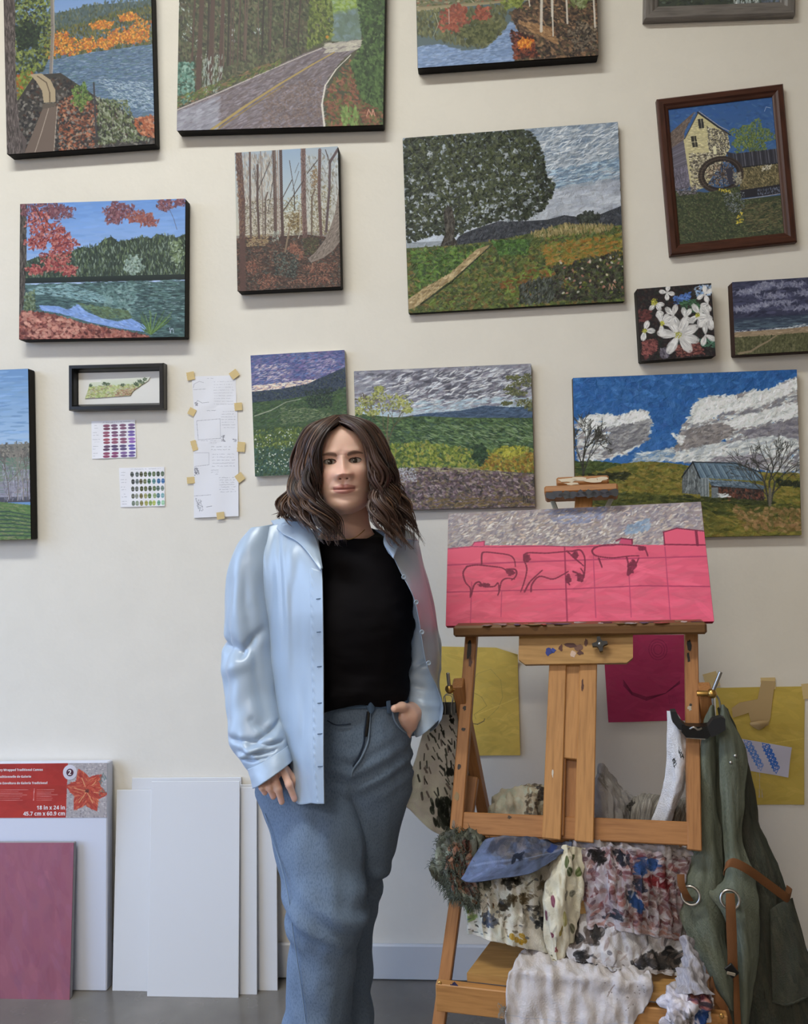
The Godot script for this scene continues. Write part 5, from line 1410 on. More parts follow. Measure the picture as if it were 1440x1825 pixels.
func leaning() -> void:
	var gesso: Material = M["white gesso"]
	var boards := [[[262, 1776], [425, 1779], [442, 1392], 0.036, "white primed board in front of the stack leaning on the wall"], [[300, 1771], [458, 1773], [472, 1403], 0.028, "white board second from the front in the leaning stack"], [[200, 1766], [370, 1769], [395, 1407], 0.021, "white board showing at the packaged canvas side of the stack"], [[340, 1763], [494.6, 1766], [504, 1398], 0.016, "white board showing beside the blue jeans in the stack"], [[232, 1757], [432, 1760], [446, 1385], 0.0065, "tallest white board at the back of the leaning stack"]]
	for b in boards:
		var L := lean_frame(Vector2(b[0][0], b[0][1]), Vector2(b[1][0], b[1][1]), Vector2(b[2][0], b[2][1]), b[3])
		var o := part("primed_board", cbox(Vector3(L[1], L[2], 0.004), 0.0008), gesso, self, L[0] * Transform3D(Basis(), Vector3(L[1] * 0.5, L[2] * 0.5, -0.002)))
		tag(o, b[4], "board")
	# packaged canvas
	var L := lean_frame(Vector2(-93, 1763), Vector2(190, 1767), Vector2(213.5, 1358.5), 0.043)
	var wd: float = L[1]
	var ht: float = L[2]
	var t := thing("packaged_canvas", "white wrapped canvas with a red label leaning on the wall", "canvas", L[0])
	part("stretched_canvas", cbox(Vector3(wd, ht, 0.036), 0.003), mat("bright gesso", Color(0.84, 0.85, 0.9), 0.35, 0.5), t, Transform3D(Basis(), Vector3(wd * 0.5, ht * 0.5, -0.0185)))
	var lh := ht * 0.243
	var p := Paint.new(380, 150, "a3352f", 160)
	p.fill([0, 0, 100, 0, 100, 100, 0, 100], 200, ["a8382f", "9c302c", "ad4038"], 8, 4, 0.1, 0.5, 0.3)
	p.poly([75, 0, 100, 0, 100, 100, 74, 100], "a39c9c")
	p.fill([75, 0, 100, 0, 100, 100, 74, 100], 420, ["958e92", "b3abaa", "8a8488", "a8a2a4", "bdb6b4"], 1.0, 0.7, 0.6, 0.9)
	for a in [-1.95, -0.75, 0.15, 1.05, 2.2, 3.35]:
		var c := cos(a)
		var s := sin(a)
		var L2 := 13.6
		var pet := []
		for k in 17:
			var f := k / 8.0 if k <= 8 else (16 - k) / 8.0
			var wv := 4.4 * sin(PI * pow(f, 0.8)) * (1 if k <= 8 else -1)
			pet.append_array([87.0 + c * L2 * f - s * wv, 51.0 + (s * L2 * f + c * wv) * 3.2])
		p.poly(pet, "b04a3e")
		p.fill(pet, 40, ["bc5a46", "a3402f", "c97a58", "9a3a34"], 2.4, 0.5, a, 0.2)
		p.line([87, 52, 87 + c * 8, 51 + s * 8 * 3.2], 0.8, "d8a878", 0.3)
	p.leafy(87, 51, 1.2, 3, 20, ["5a2a2c", "7d4a3a"], 0.6, 0.6)
	p.fill([95, 20, 99, 20, 99, 60, 95, 60], 14, ["4f6a66", "6d8480"], 2.2, 0.4, 1.2, 0.4)
	p.line([0, 14, 22, 14], 0.5, "d9a8a4", 0.5, 0.7)
	p.line([0, 27, 22, 27], 0.5, "d9a8a4", 0.5, 0.7)
	for k in 7:
		p.line([30, 48 + k * 3.2, 30 + p.r.randf_range(13, 20), 48 + k * 3.2], 0.35, "e0b8b4", 0.35, 0.6)
		p.line([55, 48 + k * 3.2, 55 + p.r.randf_range(8, 14), 48 + k * 3.2], 0.35, "e0b8b4", 0.35, 0.6)
	p.line([53.4, 46, 53, 68], 0.3, "e0b8b4")
	var lw := wd - 0.002
	var lab := part("label", slab(lw, lh, 0.0006), picture("red label", p.tex(1.15), 0.3), t, Transform3D(Basis(), Vector3(wd * 0.5, ht - lh * 0.5 - 0.001, 0.0008)))
	var letters := mat("label lettering", Color(0.93, 0.9, 0.9), 0.5)
	var font := SystemFont.new()
	font.font_names = ["Droid Sans"]
	font.font_weight = 700
	for a in [["Gallery Wrapped Traditional Canvas", 0.59, 0.885, 0.043, 1], ["Toile Traditionnelle de Galerie", 0.515, 0.76, 0.043, 1], ["con Envoltura de Galería Tradicional", 0.62, 0.64, 0.043, 1], ["18 in x 24 in", 0.735, 0.185, 0.074, 1], ["45.7 cm x 60.9 cm", 0.735, 0.075, 0.074, 1]]:
		var tm := TextMesh.new()
		tm.text = a[0]
		tm.font = font
		tm.font_size = 32
		tm.pixel_size = lh * a[3] / 24.0
		tm.depth = 0.0006
		tm.horizontal_alignment = HORIZONTAL_ALIGNMENT_RIGHT
		part("lettering", tm, letters, lab, Transform3D(Basis(), Vector3((a[1] - 0.5) * lw, (a[2] - 0.5) * lh, 0.0005)))
	part("round_badge", lathe([Vector2(0.0001, 0.0012), Vector2(lh * 0.135, 0.0012), Vector2(lh * 0.14, 0.0002)], 28), mat("badge white", Color(0.82, 0.8, 0.84), 0.5), lab, Transform3D(Basis(Vector3.RIGHT, PI / 2), Vector3(0.265 * lw, 0.33 * lh, 0.0)))
	part("badge_disc", lathe([Vector2(0.0001, 0.0016), Vector2(lh * 0.07, 0.0016), Vector2(lh * 0.072, 0.0006)], 24), mat("badge plum", Color(0.3, 0.12, 0.19), 0.5), lab, Transform3D(Basis(Vector3.RIGHT, PI / 2), Vector3(0.265 * lw, 0.33 * lh, 0.0)))
	var two := TextMesh.new()
	two.text = "2"
	two.font = font
	two.font_size = 32
	two.pixel_size = lh * 0.095 / 24.0
	two.depth = 0.0006
	part("lettering", two, letters, lab, Transform3D(Basis(), Vector3(0.265 * lw, 0.33 * lh, 0.002)))
	# mauve canvas in front of it
	L = lean_frame(Vector2(-130, 1778), Vector2(124, 1782), Vector2(155, 1502), 0.085)
	t = thing("toned_canvas", "mauve toned canvas leaning on the packaged canvas", "canvas", L[0])
	part("stretched_canvas", cbox(Vector3(L[1], L[2], 0.016), 0.002), mat("raw canvas edge", Color(0.62, 0.6, 0.6), 0.8), t, Transform3D(Basis(), Vector3(L[1] * 0.5, L[2] * 0.5, -0.0095)))
	p = Paint.new(300, 330, "8d5563", 161)
	p.fill([0, 0, 100, 0, 100, 100, 0, 100], 300, ["91586a", "894f5e", "965e6a", "855064", "8a5a70"], 9, 3, 1.4, 0.3, 0.3)
	part("painted_face", slab(L[1], L[2], 0.0015), picture("mauve ground", p.tex(1.25), 0.6), t, Transform3D(Basis(), Vector3(L[1] * 0.5, L[2] * 0.5, 0)))

# ------------------------------------------------------------------ the easel
var EB: Basis           # the easel stands turned a little
var FP: Vector3         # a point of the tilted frame's front plane
var FN: Vector3

func on_frame(x: float, y: float, off := 0.0) -> Vector3:
	return at_plane(x, y, FP + FN * off, FN)

func blob(parent: Node3D, at: Vector3, n: Vector3, up: Vector3, w: float, h: float, c: Color, sd: int) -> void:     # a dab of dried paint
	var r := RandomNumberGenerator.new()
	r.seed = sd
	var P := []
	for k in 11:
		var a := TAU * k / 11
		var q := r.randf_range(0.6, 1.15)
		P.append(Vector2(cos(a) * w * 0.5 * q, sin(a) * h * 0.5 * q))
	var y := (up - n * up.dot(n)).normalized()
	part("paint_daub", outline(P, 0.0008), mat("paint %s" % c.to_html(false), c, 0.5), parent, parent.global_transform.affine_inverse() * Transform3D(Basis(y.cross(n), y, n), at + n * 0.0009))

func easel() -> void:
	EB = Basis(Vector3.UP, deg_to_rad(-8.0))
	var tilt := deg_to_rad(23.0)
	FN = EB * Vector3(0, sin(tilt), cos(tilt))
	FP = at_z(1033, 1118, -1.912)
	var wood: Material = M["easel wood"]
	var pale: Material = M["easel wood pale"]
	var dark: Material = wood
	var foot := at_y(1036, 1990)
	var t := thing("easel", "paint-stained wooden studio easel with a tilted frame and crossbars", "easel", Transform3D(EB, Vector3(foot.x, 0, -1.75)))
	var X := t.transform.affine_inverse()
	var bm := func(called: String, a: Vector3, b: Vector3, w: float, th: float, n: Vector3, m: Material, bev := 0.002) -> MeshInstance3D:
		var o := beam(called, a, b, w, th, n, m, t, bev)
		o.transform = X * o.transform
		return o
	var inn := -0.014
	# tilted frame: side posts, crossbar, centre slats and mast
	bm.call("side_post", on_frame(813, 1495, inn), on_frame(848, 1040, inn), 0.028, 0.028, FN, wood)
	bm.call("side_post", on_frame(1237, 1516, inn), on_frame(1230, 1040, inn), 0.028, 0.028, FN, wood)
	bm.call("crossbar", on_frame(822, 1467, inn), on_frame(1228, 1486, inn), 0.046, 0.020, FN, wood)
	bm.call("upper_crossbar", on_frame(845, 1062, inn), on_frame(1230, 1058, inn), 0.044, 0.020, FN, wood)
	var so := 0.006
	bm.call("centre_slat", on_frame(983, 1496, so), on_frame(997, 1120, so), 0.039, 0.020, FN, pale)
	bm.call("centre_slat", on_frame(1041, 1501, so), on_frame(1050, 1120, so), 0.039, 0.020, FN, pale)
	bm.call("slat_guide", on_frame(1001, 1490, so - 0.008), on_frame(1011, 1150, so - 0.008), 0.010, 0.016, FN, dark)
	bm.call("mast", on_frame(1014.5, 1353, so - 0.004), on_frame(1042, 862, so - 0.004), 0.042, 0.016, FN, pale)
	bm.call("mast_channel", on_frame(1013, 1458, so - 0.020), on_frame(1021, 1200, so - 0.020), 0.046, 0.008, FN, dark)
	# tray
	var tray := bm.call("tray", on_frame(812, 1122, 0.022), on_frame(1256, 1116, 0.022), 0.026, 0.075, EB * Vector3.BACK, M["tray wood"], 0.005)
	for k in 26:
		var r := RandomNumberGenerator.new()
		r.seed = 300 + k
		var f := r.randf_range(0.02, 0.98)
		var px := lerpf(815, 1253, f)
		var at := on_frame(px, lerpf(1105.5, 1100, f), 0.04 + r.randf_range(-0.012, 0.012))
		var up := (on_frame(1033, 1000) - on_frame(1033, 1100)).normalized()
		blob(tray, tray.global_transform * Vector3(-0.0131, (f - 0.5) * 0.55, r.randf_range(0.004, 0.034)), Vector3.UP, FN, r.randf_range(0.012, 0.04), r.randf_range(0.01, 0.03), [Color(0.55, 0.5, 0.48), Color(0.2, 0.18, 0.2), Color(0.6, 0.3, 0.25), Color(0.3, 0.33, 0.42), Color(0.5, 0.45, 0.3), Color(0.7, 0.68, 0.66)][k % 6], 400 + k)
	# clamp plate with star knob
	var a := on_frame(925, 1130, 0.030)
	var O := []
	var cx := on_frame(1027, 1156, 0.030)
	var up := (on_frame(1027, 1100, 0.030) - cx).normalized()
	var rt := up.cross(FN).normalized()
	for q in [[925, 1131], [1128, 1128], [1128, 1172], [1117, 1181], [936, 1184], [924, 1175]]:
		var w := on_frame(q[0], q[1], 0.030) - cx
		O.append(Vector2(w.dot(rt), w.dot(up)))
	var plate := part("clamp_plate", outline(O, 0.016), pale, t, X * Transform3D(Basis(rt, up, FN), cx))
	plate.material_override = M["plate wood"] if M.has("plate wood") else _plate_wood()
	for q in [[978, 1162, 0.018, 0.018, Color(0.06, 0.16, 0.5)], [985, 1159, 0.014, 0.012, Color(0.08, 0.2, 0.55)], [999, 1155, 0.010, 0.018, Color(0.32, 0.13, 0.09)], [1018, 1150, 0.032, 0.012, Color(0.3, 0.13, 0.1)], [1030, 1154, 0.026, 0.016, Color(0.42, 0.27, 0.2)], [1021, 1165, 0.014, 0.018, Color(0.8, 0.68, 0.6)], [1034, 1163, 0.016, 0.012, Color(0.3, 0.14, 0.1)], [1044, 1146, 0.008, 0.024, Color(0.36, 0.2, 0.14)]]:
		blob(plate, on_frame(q[0], q[1], 0.030), FN, up, q[2], q[3], q[4], int(q[0]))
	var star := []
	for k in 16: star.append(Vector2(cos(TAU * k / 16), sin(TAU * k / 16)) * (0.017 if (k % 4) < 2 else 0.009))
	var knob := part("star_knob", outline(star, 0.012), M["black plastic"], t, X * Transform3D(Basis(rt, up, FN), on_frame(1069, 1147, 0.052)))
	part("knob_stem", lathe([Vector2(0.006, -0.016), Vector2(0.006, 0.0)], 12), M["black plastic"], knob, Transform3D(Basis(Vector3.RIGHT, PI / 2), Vector3(0, 0, -0.008)))
	part("screw_end", lathe([Vector2(0.0005, 0.002), Vector2(0.0035, 0.0012), Vector2(0.004, 0.0)], 12), M["steel"], knob, Transform3D(Basis(Vector3.RIGHT, PI / 2), Vector3(0, 0, 0.0)))
	# upper canvas holder, caked with paint
	var holder := bm.call("canvas_holder", on_frame(971, 881, 0.018), on_frame(1101, 876, 0.018), 0.020, 0.06, FN, wood, 0.004)
	bm.call("holder_block", on_frame(992, 862, 0.008), on_frame(1085, 858, 0.008), 0.022, 0.034, FN, wood, 0.004)
	var hn: Vector3 = FN
	for k in 9:
		var f := (k + 0.5) / 9.0
		blob(holder, on_frame(lerpf(975, 1098, f), lerpf(883, 878, f), 0.048), hn, up, 0.036, 0.022, [Color(0.07, 0.07, 0.14), Color(0.12, 0.1, 0.16), Color(0.09, 0.08, 0.1)][k % 3], 500 + k)
	for q in [[1012, 856, 0.05, 0.012], [1032, 854, 0.05, 0.014], [1055, 857, 0.045, 0.014], [1072, 853, 0.03, 0.012], [1020, 862, 0.04, 0.008]]: blob(holder, on_frame(q[0], q[1], 0.0255), hn, up, q[2], q[3], Color(0.8, 0.74, 0.64), int(q[0]))
	for q in [[983, 888, 997, 925], [1092, 884, 1071, 925]]: bm.call("holder_stay", on_frame(q[0], q[1], -0.004), on_frame(q[2], q[3], -0.004), 0.012, 0.006, FN, mat("paint crusted white", Color(0.72, 0.74, 0.68), 0.6))
	# base: rear legs with the pivots, front legs, boards
	var side := EB * Vector3.RIGHT
	var fwd := EB * Vector3.BACK
	var legs := [[at_d(816, 1216, 1.875), at_d(862, 1445, 1.99)], [at_d(1256, 1224, 1.76), at_d(1262, 1452, 1.87)]]
	for l in legs:
		var d: Vector3 = (l[1] - l[0])
		var end: Vector3 = l[0] + d * (l[0].y / -d.y)
		bm.call("rear_leg", end, l[0], 0.026, 0.04, fwd, dark)
	var fl := [[at_d(843, 1385, 1.88), at_d(786, 1800, 1.69)], [at_d(1262, 1385, 1.80), at_d(1286, 1845, 1.60)]]
	for l in fl:
		var d: Vector3 = (l[1] - l[0])
		var end: Vector3 = l[0] + d * (l[0].y / -d.y)
		bm.call("front_leg", end, l[0], 0.026, 0.034, fwd, wood)
	var f0 := at_d(778, 1773, 1.655)
	var f1 := at_d(1296, 1832, 1.535)
	var fb := bm.call("front_board", f0, f1, 0.056, 0.020, fwd, pale) as MeshInstance3D
	for k in 2:
		for j in 2:
			var px := [[783.5, 1753], [782, 1770]] if k == 0 else [[1286, 1811], [1285, 1829]]
			part("brass_screw", lathe([Vector2(0.0022, 0.0016), Vector2(0.0042, 0.0014), Vector2(0.0048, 0.0)], 14), M["brass"], fb, fb.global_transform.affine_inverse() * Transform3D(EB * Basis(Vector3.RIGHT, PI / 2), at_plane(px[j][0], px[j][1], (f0 + f1) * 0.5 + fwd * 0.0105, fwd)))
	blob(fb, at_plane(806, 1763, (f0 + f1) * 0.5 + fwd * 0.0104, fwd), fwd, Vector3.UP, 0.012, 0.03, Color(0.16, 0.16, 0.3), 77)
	blob(fb, at_plane(811, 1757, (f0 + f1) * 0.5 + fwd * 0.0104, fwd), fwd, Vector3.UP, 0.014, 0.016, Color(0.18, 0.18, 0.32), 78)
	var r0: Vector3 = fl[0][0].lerp(fl[0][1], 0.30)
	var r1: Vector3 = fl[1][0].lerp(fl[1][1], 0.30)
	bm.call("rag_rail", r0, r1, 0.03, 0.018, fwd, dark)
	var rl := []
	for l in legs:
		var d: Vector3 = (l[1] - l[0])
		rl.append(l[0] + d * ((l[0].y - 0.40) / -d.y))
	bm.call("rear_board", rl[0], rl[1], 0.05, 0.018, fwd, dark)
	# shelf plank across the boards
	var hs: float = f0.y + 0.028 + 0.018
	var P := [at_y(832, 1734, hs), at_y(877, 1674, hs)]
	var back: Vector3 = P[0] + (P[1] - P[0]) * 2.6
	var pr := at_y(1235, 1776, hs)
	O = []
	for q in [P[0], pr, pr + (back - P[0]) * Vector3(0.2, 1, 1), back]: O.append(Vector2(q.x, -q.z))
	var sh := part("shelf", outline(O, 0.017), pale, t, X * Transform3D(Basis(Vector3.RIGHT, -PI / 2), Vector3(0, hs, 0)))
	sh.material_override = M["plate wood"]
	# pivot knobs of brass with steel rods
	for q in [[801, 1228, 797, 1200, 1.865], [1268.5, 1236, 1284, 1198, 1.735]]:
		var c := at_d(q[0], q[1], q[4])
		var k := part("pivot_knob", SphereMesh.new(), M["brass"], t, X * Transform3D(Basis(), c))
		(k.mesh as SphereMesh).radius = 0.0105
		(k.mesh as SphereMesh).height = 0.021
		part("knob_rod", tube(PackedVector3Array([Vector3.ZERO, EB.inverse() * (at_d(q[2], q[3], q[4] - 0.01) - c)]), [0.0042], 10), M["steel"], k)
		part("knob_shaft", tube(PackedVector3Array([Vector3.ZERO, Vector3(0.03 if q[0] < 1000 else -0.03, 0, -0.004)]), [0.006], 10), M["brass"], k)
	# stains on the posts
	for q in [[836, 1160, 0.012, 0.05, Color(0.06, 0.06, 0.05)], [838, 1180, 0.010, 0.03, Color(0.3, 0.17, 0.13)], [828, 1262, 0.008, 0.012, Color(0.16, 0.1, 0.07)], [826, 1300, 0.01, 0.008, Color(0.14, 0.1, 0.07)], [813, 1420, 0.012, 0.02, Color(0.55, 0.45, 0.3)], [818, 1366, 0.008, 0.014, Color(0.15, 0.1, 0.08)], [808, 1470, 0.008, 0.02, Color(0.5, 0.42, 0.36)], [1228, 1150, 0.01, 0.028, Color(0.04, 0.04, 0.04)], [1227, 1172, 0.007, 0.03, Color(0.04, 0.04, 0.04)], [1229, 1262, 0.009, 0.012, Color(0.7, 0.64, 0.56)], [1231, 1256, 0.006, 0.008, Color(0.2, 0.16, 0.12)]]:
		blob(t, on_frame(q[0], q[1], 0.0), FN, up, q[2], q[3], q[4], int(q[1]))
	for q in [[985, 1378, 0.004, 0.02, Color(0.8, 0.76, 0.7)], [908, 1457, 0.01, 0.008, Color(0.25, 0.17, 0.1)]]: blob(t, on_frame(q[0], q[1], 0.016 if q[0] > 950 else -0.004), FN, up, q[2], q[3], q[4], int(q[1]))
	blob(t, on_frame(1038, 1222, 0.016), FN, up, 0.006, 0.03, Color(0.3, 0.15, 0.09), 9)
	# the painting in progress
	var c0 := on_frame(795, 1117, 0.012)
	var c1 := on_frame(1272, 1109, 0.012)
	var x := (c1 - c0).normalized()
	var y := FN.cross(x)
	canvas_thing("cow_painting", "half painted pink canvas with outlined cows on the easel", Transform3D(Basis(x, y, FN), (c0 + c1) * 0.5 + y * 6.0 * IN - y * 0.004), 24 * IN, 11.6 * IN, 0.018, picture("pink cows", pic_cows().tex(1.08)), edge_mat("pink", Color(0.6, 0.12, 0.22)))

func _plate_wood() -> StandardMaterial3D:
	var m := mat("plate wood", Color.WHITE, 0.45, 0.45)
	m.albedo_texture = noise_tex(0.02, [Color(0.62, 0.46, 0.25), Color(0.68, 0.51, 0.29), Color(0.73, 0.56, 0.33)], 512, 27)
	triplanar(m, Vector3(0.9, 9, 9))
	return m

# ------------------------------------------------------------------ rags, towels and clips on the easel
func cloth(called: String, label: String, category: String, rows: Array, nu: int, nv: int, amp: float, freq: float, sd: int, m: Material, th := 0.0016, group := "", stretch := Vector3(1.6, 0.7, 1.6)) -> MeshInstance3D:
	# rows of [x, y, distance] seen points; the mesh is kept about its own middle
	var R := []
	var c := Vector3()
	for r in rows:
		var q := []
		for k in range(0, r.size(), 3): q.append(at_d(r[k], r[k + 1], r[k + 2]) if r[k + 2] < 5.0 else at_y(r[k], r[k + 1], r[k + 2] - 10.0))
		R.append(q)
	c = R[0][R[0].size() / 2]
	var N0 := net(R, nu, nv)
	if called.ends_with("_rag") or called == "towel":
		N0 = wrinkle(N0, amp * 1.3, freq * 1.5, sd + 7, Vector3(2.0, 0.3, 1.0))
	var G := wrinkle(N0, amp, freq, sd, stretch)
	for r in G:
		for k in r.size(): r[k] -= c
	var o := part(called, sheet(G, th), m, self, Transform3D(Basis(), c))
	tag(o, label, category, group)
	return o

func fabric(key: String, tex: Texture2D, rough := 0.9, weave := 60.0, strength := 0.5) -> StandardMaterial3D:
	var m := picture(key, tex, rough)
	m.metallic_specular = 0.25
	m.texture_repeat = true
	m.normal_enabled = true
	m.normal_texture = cloth_normal()
	m.normal_scale = strength
	return m

func cloth_normal() -> Texture2D:
	if not M.has("_cloth"): M["_cloth"] = normal_tex(0.12, 4.0, 512, 44)
	return M["_cloth"]

func rags() -> void:
	# blotting sheet clipped to the pivot
	var p := Paint.new(200, 330, "aaa9a6", 170)
	p.fill([0, 0, 100, 0, 100, 100, 0, 100], 120, ["b2b2ac", "a3a2a2", "b0b6aa"], 14, 8, 0.3, 0.8, 0.3)
	for k in 110:
		var x := p.r.randf_range(10, 94)
		var y := p.r.randf_range(18, 70)
		var a := -0.9 + p.r.randf_range(-0.4, 0.4)
		p.line([x, y, x + 6.5 * cos(a), y - 4.6 * sin(a)], p.r.randf_range(1.2, 3.2), ["1f2220", "2c302c", "3a3d38", "5c5654"][k % 4])
	for k in [[48, 13, 4], [44, 8, 3], [74, 33, 5], [70, 39, 4], [90, 62, 5], [56, 54, 4]]: p.leafy(k[0], k[1], k[2], k[2] * 0.7, 20, ["1c201d", "2c2a2a"], 3, 2)
	p.fill([36, 74, 60, 72, 74, 76, 74, 96, 60, 92, 40, 90], 70, ["171b18", "242a24", "2e332e"], 6, 3, 1.2, 0.3)
	cloth("paper_towel", "pale paper towel with black brush marks clipped beside the easel post", "paper towel", [[779, 1262, 1.885, 797, 1264, 1.89, 815, 1268, 1.90, 826, 1275, 1.92], [757, 1300, 1.86, 790, 1305, 1.885, 820, 1310, 1.91, 838, 1318, 1.95], [738, 1360, 1.85, 775, 1362, 1.88, 815, 1368, 1.91, 843, 1372, 1.97], [724, 1425, 1.85, 765, 1428, 1.875, 808, 1432, 1.91, 846, 1435, 1.99], [728, 1440, 1.85, 766, 1478, 1.875, 803, 1490, 1.91, 846, 1470, 1.99]], 30, 40, 0.006, 9.0, 51, fabric("marked towel", p.tex(1.5)), 0.0008)
	# binder clip
	var c := at_d(800, 1262, 1.872)
	var t := thing("binder_clip", "black binder clip with wire handles holding the marked paper towel", "clip", Transform3D(EB, c))
	var V := [[Vector3(-0.016, -0.013, 0.010), Vector3(0.016, -0.013, 0.010)], [Vector3(-0.016, 0.012, 0.002), Vector3(0.016, 0.012, 0.002)], [Vector3(-0.016, 0.0125, -0.002), Vector3(0.016, 0.0125, -0.002)], [Vector3(-0.016, -0.013, -0.010), Vector3(0.016, -0.013, -0.010)]]
	for k in 3: part("clip_body", sheet([PackedVector3Array(V[k]), PackedVector3Array(V[k + 1])], 0.001), M["black plastic"], t)
	for s in [-1.0, 1.0]:
		part("wire_handle", tube(spline([Vector3(-0.008, -0.014, s * 0.010), Vector3(-0.007, 0.004, s * 0.009), Vector3(-0.010, 0.026, s * 0.008), Vector3(0, 0.032, s * 0.008), Vector3(0.010, 0.026, s * 0.008), Vector3(0.007, 0.004, s * 0.009), Vector3(0.008, -0.014, s * 0.010)], 30), [0.0011], 6), M["steel"], t)
	# heaps behind the crossbar
	p = Paint.new(200, 120, "8f8878", 171)
	p.fill([0, 0, 100, 0, 100, 100, 0, 100], 140, ["9a9282", "8a8474", "a39c8c", "7f8a80"], 10, 5, 0.4, 0.8, 0.4)
	p.fill([62, 0, 100, 0, 100, 100, 66, 100], 130, ["4a4036", "6a5c4a", "332c28", "857862"], 4, 2.4, 0.5, 0.9, 0.7)
	p.leafy(90, 30, 10, 20, 60, ["2a2624", "3c332c"], 4, 2)
	cloth("cream_rag", "cream rag with brown stains bunched behind the crossbar", "rag", [[868, 1440, 1.93, 890, 1412, 1.93, 920, 1402, 1.93, 950, 1400, 1.93, 985, 1402, 1.93], [866, 1450, 1.90, 890, 1426, 1.88, 920, 1416, 1.87, 950, 1414, 1.87, 988, 1414, 1.89], [868, 1470, 1.89, 892, 1455, 1.86, 920, 1450, 1.85, 952, 1450, 1.85, 990, 1450, 1.87], [872, 1500, 1.88, 895, 1500, 1.84, 922, 1500, 1.83, 955, 1500, 1.83, 990, 1500, 1.85]], 40, 24, 0.010, 14.0, 52, fabric("stained cream", p.tex(1.6)))
	p = Paint.new(200, 160, "83807e", 172)
	p.fill([0, 0, 100, 0, 100, 100, 0, 100], 200, ["8d8987", "7a7776", "94908e", "74747a"], 8, 3, 0.8, 0.6, 0.4)
	p.fill([20, 4, 44, 20, 50, 40, 40, 40], 30, ["55524e", "6a665f"], 5, 1.2, 0.8, 0.2, 0.6)
	cloth("grey_rag", "grey cloth peaked behind the crossbar next to the centre slats", "rag", [[1050, 1400, 1.86, 1064, 1369, 1.86, 1078, 1364, 1.86, 1100, 1392, 1.86, 1122, 1416, 1.86], [1046, 1420, 1.84, 1064, 1400, 1.82, 1082, 1398, 1.81, 1104, 1412, 1.82, 1130, 1430, 1.84], [1044, 1450, 1.83, 1066, 1440, 1.80, 1086, 1440, 1.79, 1108, 1446, 1.80, 1136, 1454, 1.83], [1044, 1500, 1.82, 1068, 1495, 1.79, 1088, 1496, 1.78, 1110, 1498, 1.79, 1140, 1500, 1.82]], 36, 30, 0.008, 16.0, 53, fabric("grey cloth", p.tex(1.6)))
	p = Paint.new(220, 120, "6a6660", 173)
	for k in 34: p.line([k * 3.2 - 20, 100, k * 3.2 + 16, 0], 0.9, ["7d7972", "575450", "8a867e"][k % 3])
	p.leafy(12, 20, 8, 20, 30, ["2c2a28"], 4, 2)
	cloth("ribbed_rag", "ribbed grey cloth bunched behind the crossbar near the clamp", "rag", [[1118, 1440, 1.83, 1130, 1418, 1.83, 1152, 1414, 1.83, 1186, 1424, 1.83, 1222, 1420, 1.84], [1118, 1450, 1.81, 1134, 1436, 1.79, 1158, 1432, 1.78, 1192, 1440, 1.78, 1224, 1440, 1.80], [1118, 1490, 1.80, 1136, 1486, 1.78, 1160, 1484, 1.77, 1194, 1488, 1.77, 1226, 1492, 1.79], [1120, 1520, 1.80, 1138, 1522, 1.77, 1162, 1524, 1.76, 1196, 1528, 1.76, 1228, 1532, 1.79]], 40, 22, 0.007, 18.0, 54, fabric("ribbed cloth", p.tex(1.6)))
	# fuzzy rag over the end of the rail
	p = Paint.new(240, 200, "4a4a42", 174)
	p.fill([0, 0, 100, 0, 100, 100, 0, 100], 260, ["5c6056", "3a3a34", "6f7468", "2c2c2a", "7d8276"], 5, 2, 0.8, 0.9, 0.7)
	p.fill([20, 16, 60, 14, 60, 66, 24, 64], 120, ["4a2c24", "2b1f1c", "6a4636", "1c1a18", "8a6a58"], 5, 2.4, 0.8, 0.9, 0.8)
	p.fill([50, 60, 100, 56, 96, 96, 52, 90], 80, ["5a3a28", "3c2a22", "7d7a6c", "96968c"], 5, 2.4, 0.8, 0.9, 0.8)
	p.leafy(74, 84, 5, 7, 26, ["b07a2c", "96682a"], 3, 2)
	var fz := cloth("fuzzy_rag", "fuzzy grey green rag soaked with dark paint at the rail end", "rag", [[786, 1492, 1.76, 806, 1482, 1.75, 830, 1480, 1.76, 852, 1486, 1.77, 876, 1500, 1.78], [772, 1530, 1.72, 800, 1522, 1.69, 830, 1520, 1.69, 860, 1530, 1.70, 896, 1540, 1.72], [772, 1560, 1.70, 800, 1562, 1.675, 832, 1564, 1.67, 866, 1572, 1.675, 908, 1576, 1.69], [790, 1582, 1.695, 815, 1598, 1.665, 845, 1606, 1.66, 875, 1612, 1.665, 906, 1614, 1.68], [806, 1594, 1.70, 824, 1606, 1.67, 850, 1614, 1.665, 878, 1618, 1.67, 904, 1620, 1.685]], 44, 34, 0.014, 18.0, 55, fabric("fuzzy rag", p.tex(1.5), 1.0))
	var fm: Array = fz.mesh.surface_get_arrays(0)
	var FV: PackedVector3Array = fm[Mesh.ARRAY_VERTEX]
	var FNm: PackedVector3Array = fm[Mesh.ARRAY_NORMAL]
	var rr := RandomNumberGenerator.new()
	rr.seed = 5
	var HV := PackedVector3Array()
	var HI := PackedInt32Array()
	for k in 1500:
		var j := rr.randi() % (FV.size() / 2)
		if j % 44 > 26 and rr.randf() < 0.8: continue
		var d := (FNm[j] + Vector3(rr.randfn(0, 0.5) - 0.2, rr.randfn(0, 0.5), rr.randfn(0, 0.5))).normalized() * rr.randf_range(0.006, 0.016)
		tube_into(HV, HI, PackedVector3Array([FV[j], FV[j] + d * 0.6, FV[j] + d + Vector3(0, -0.004, 0)]), [0.0007, 0.0003], 3, 1.0, Vector3.ZERO)
	var hz := part("fuzz", build(HV, HI), mat("grey fuzz", Color(0.36, 0.38, 0.33), 1.0, 0.2), fz)
	hz.set_meta("kind", "stuff")
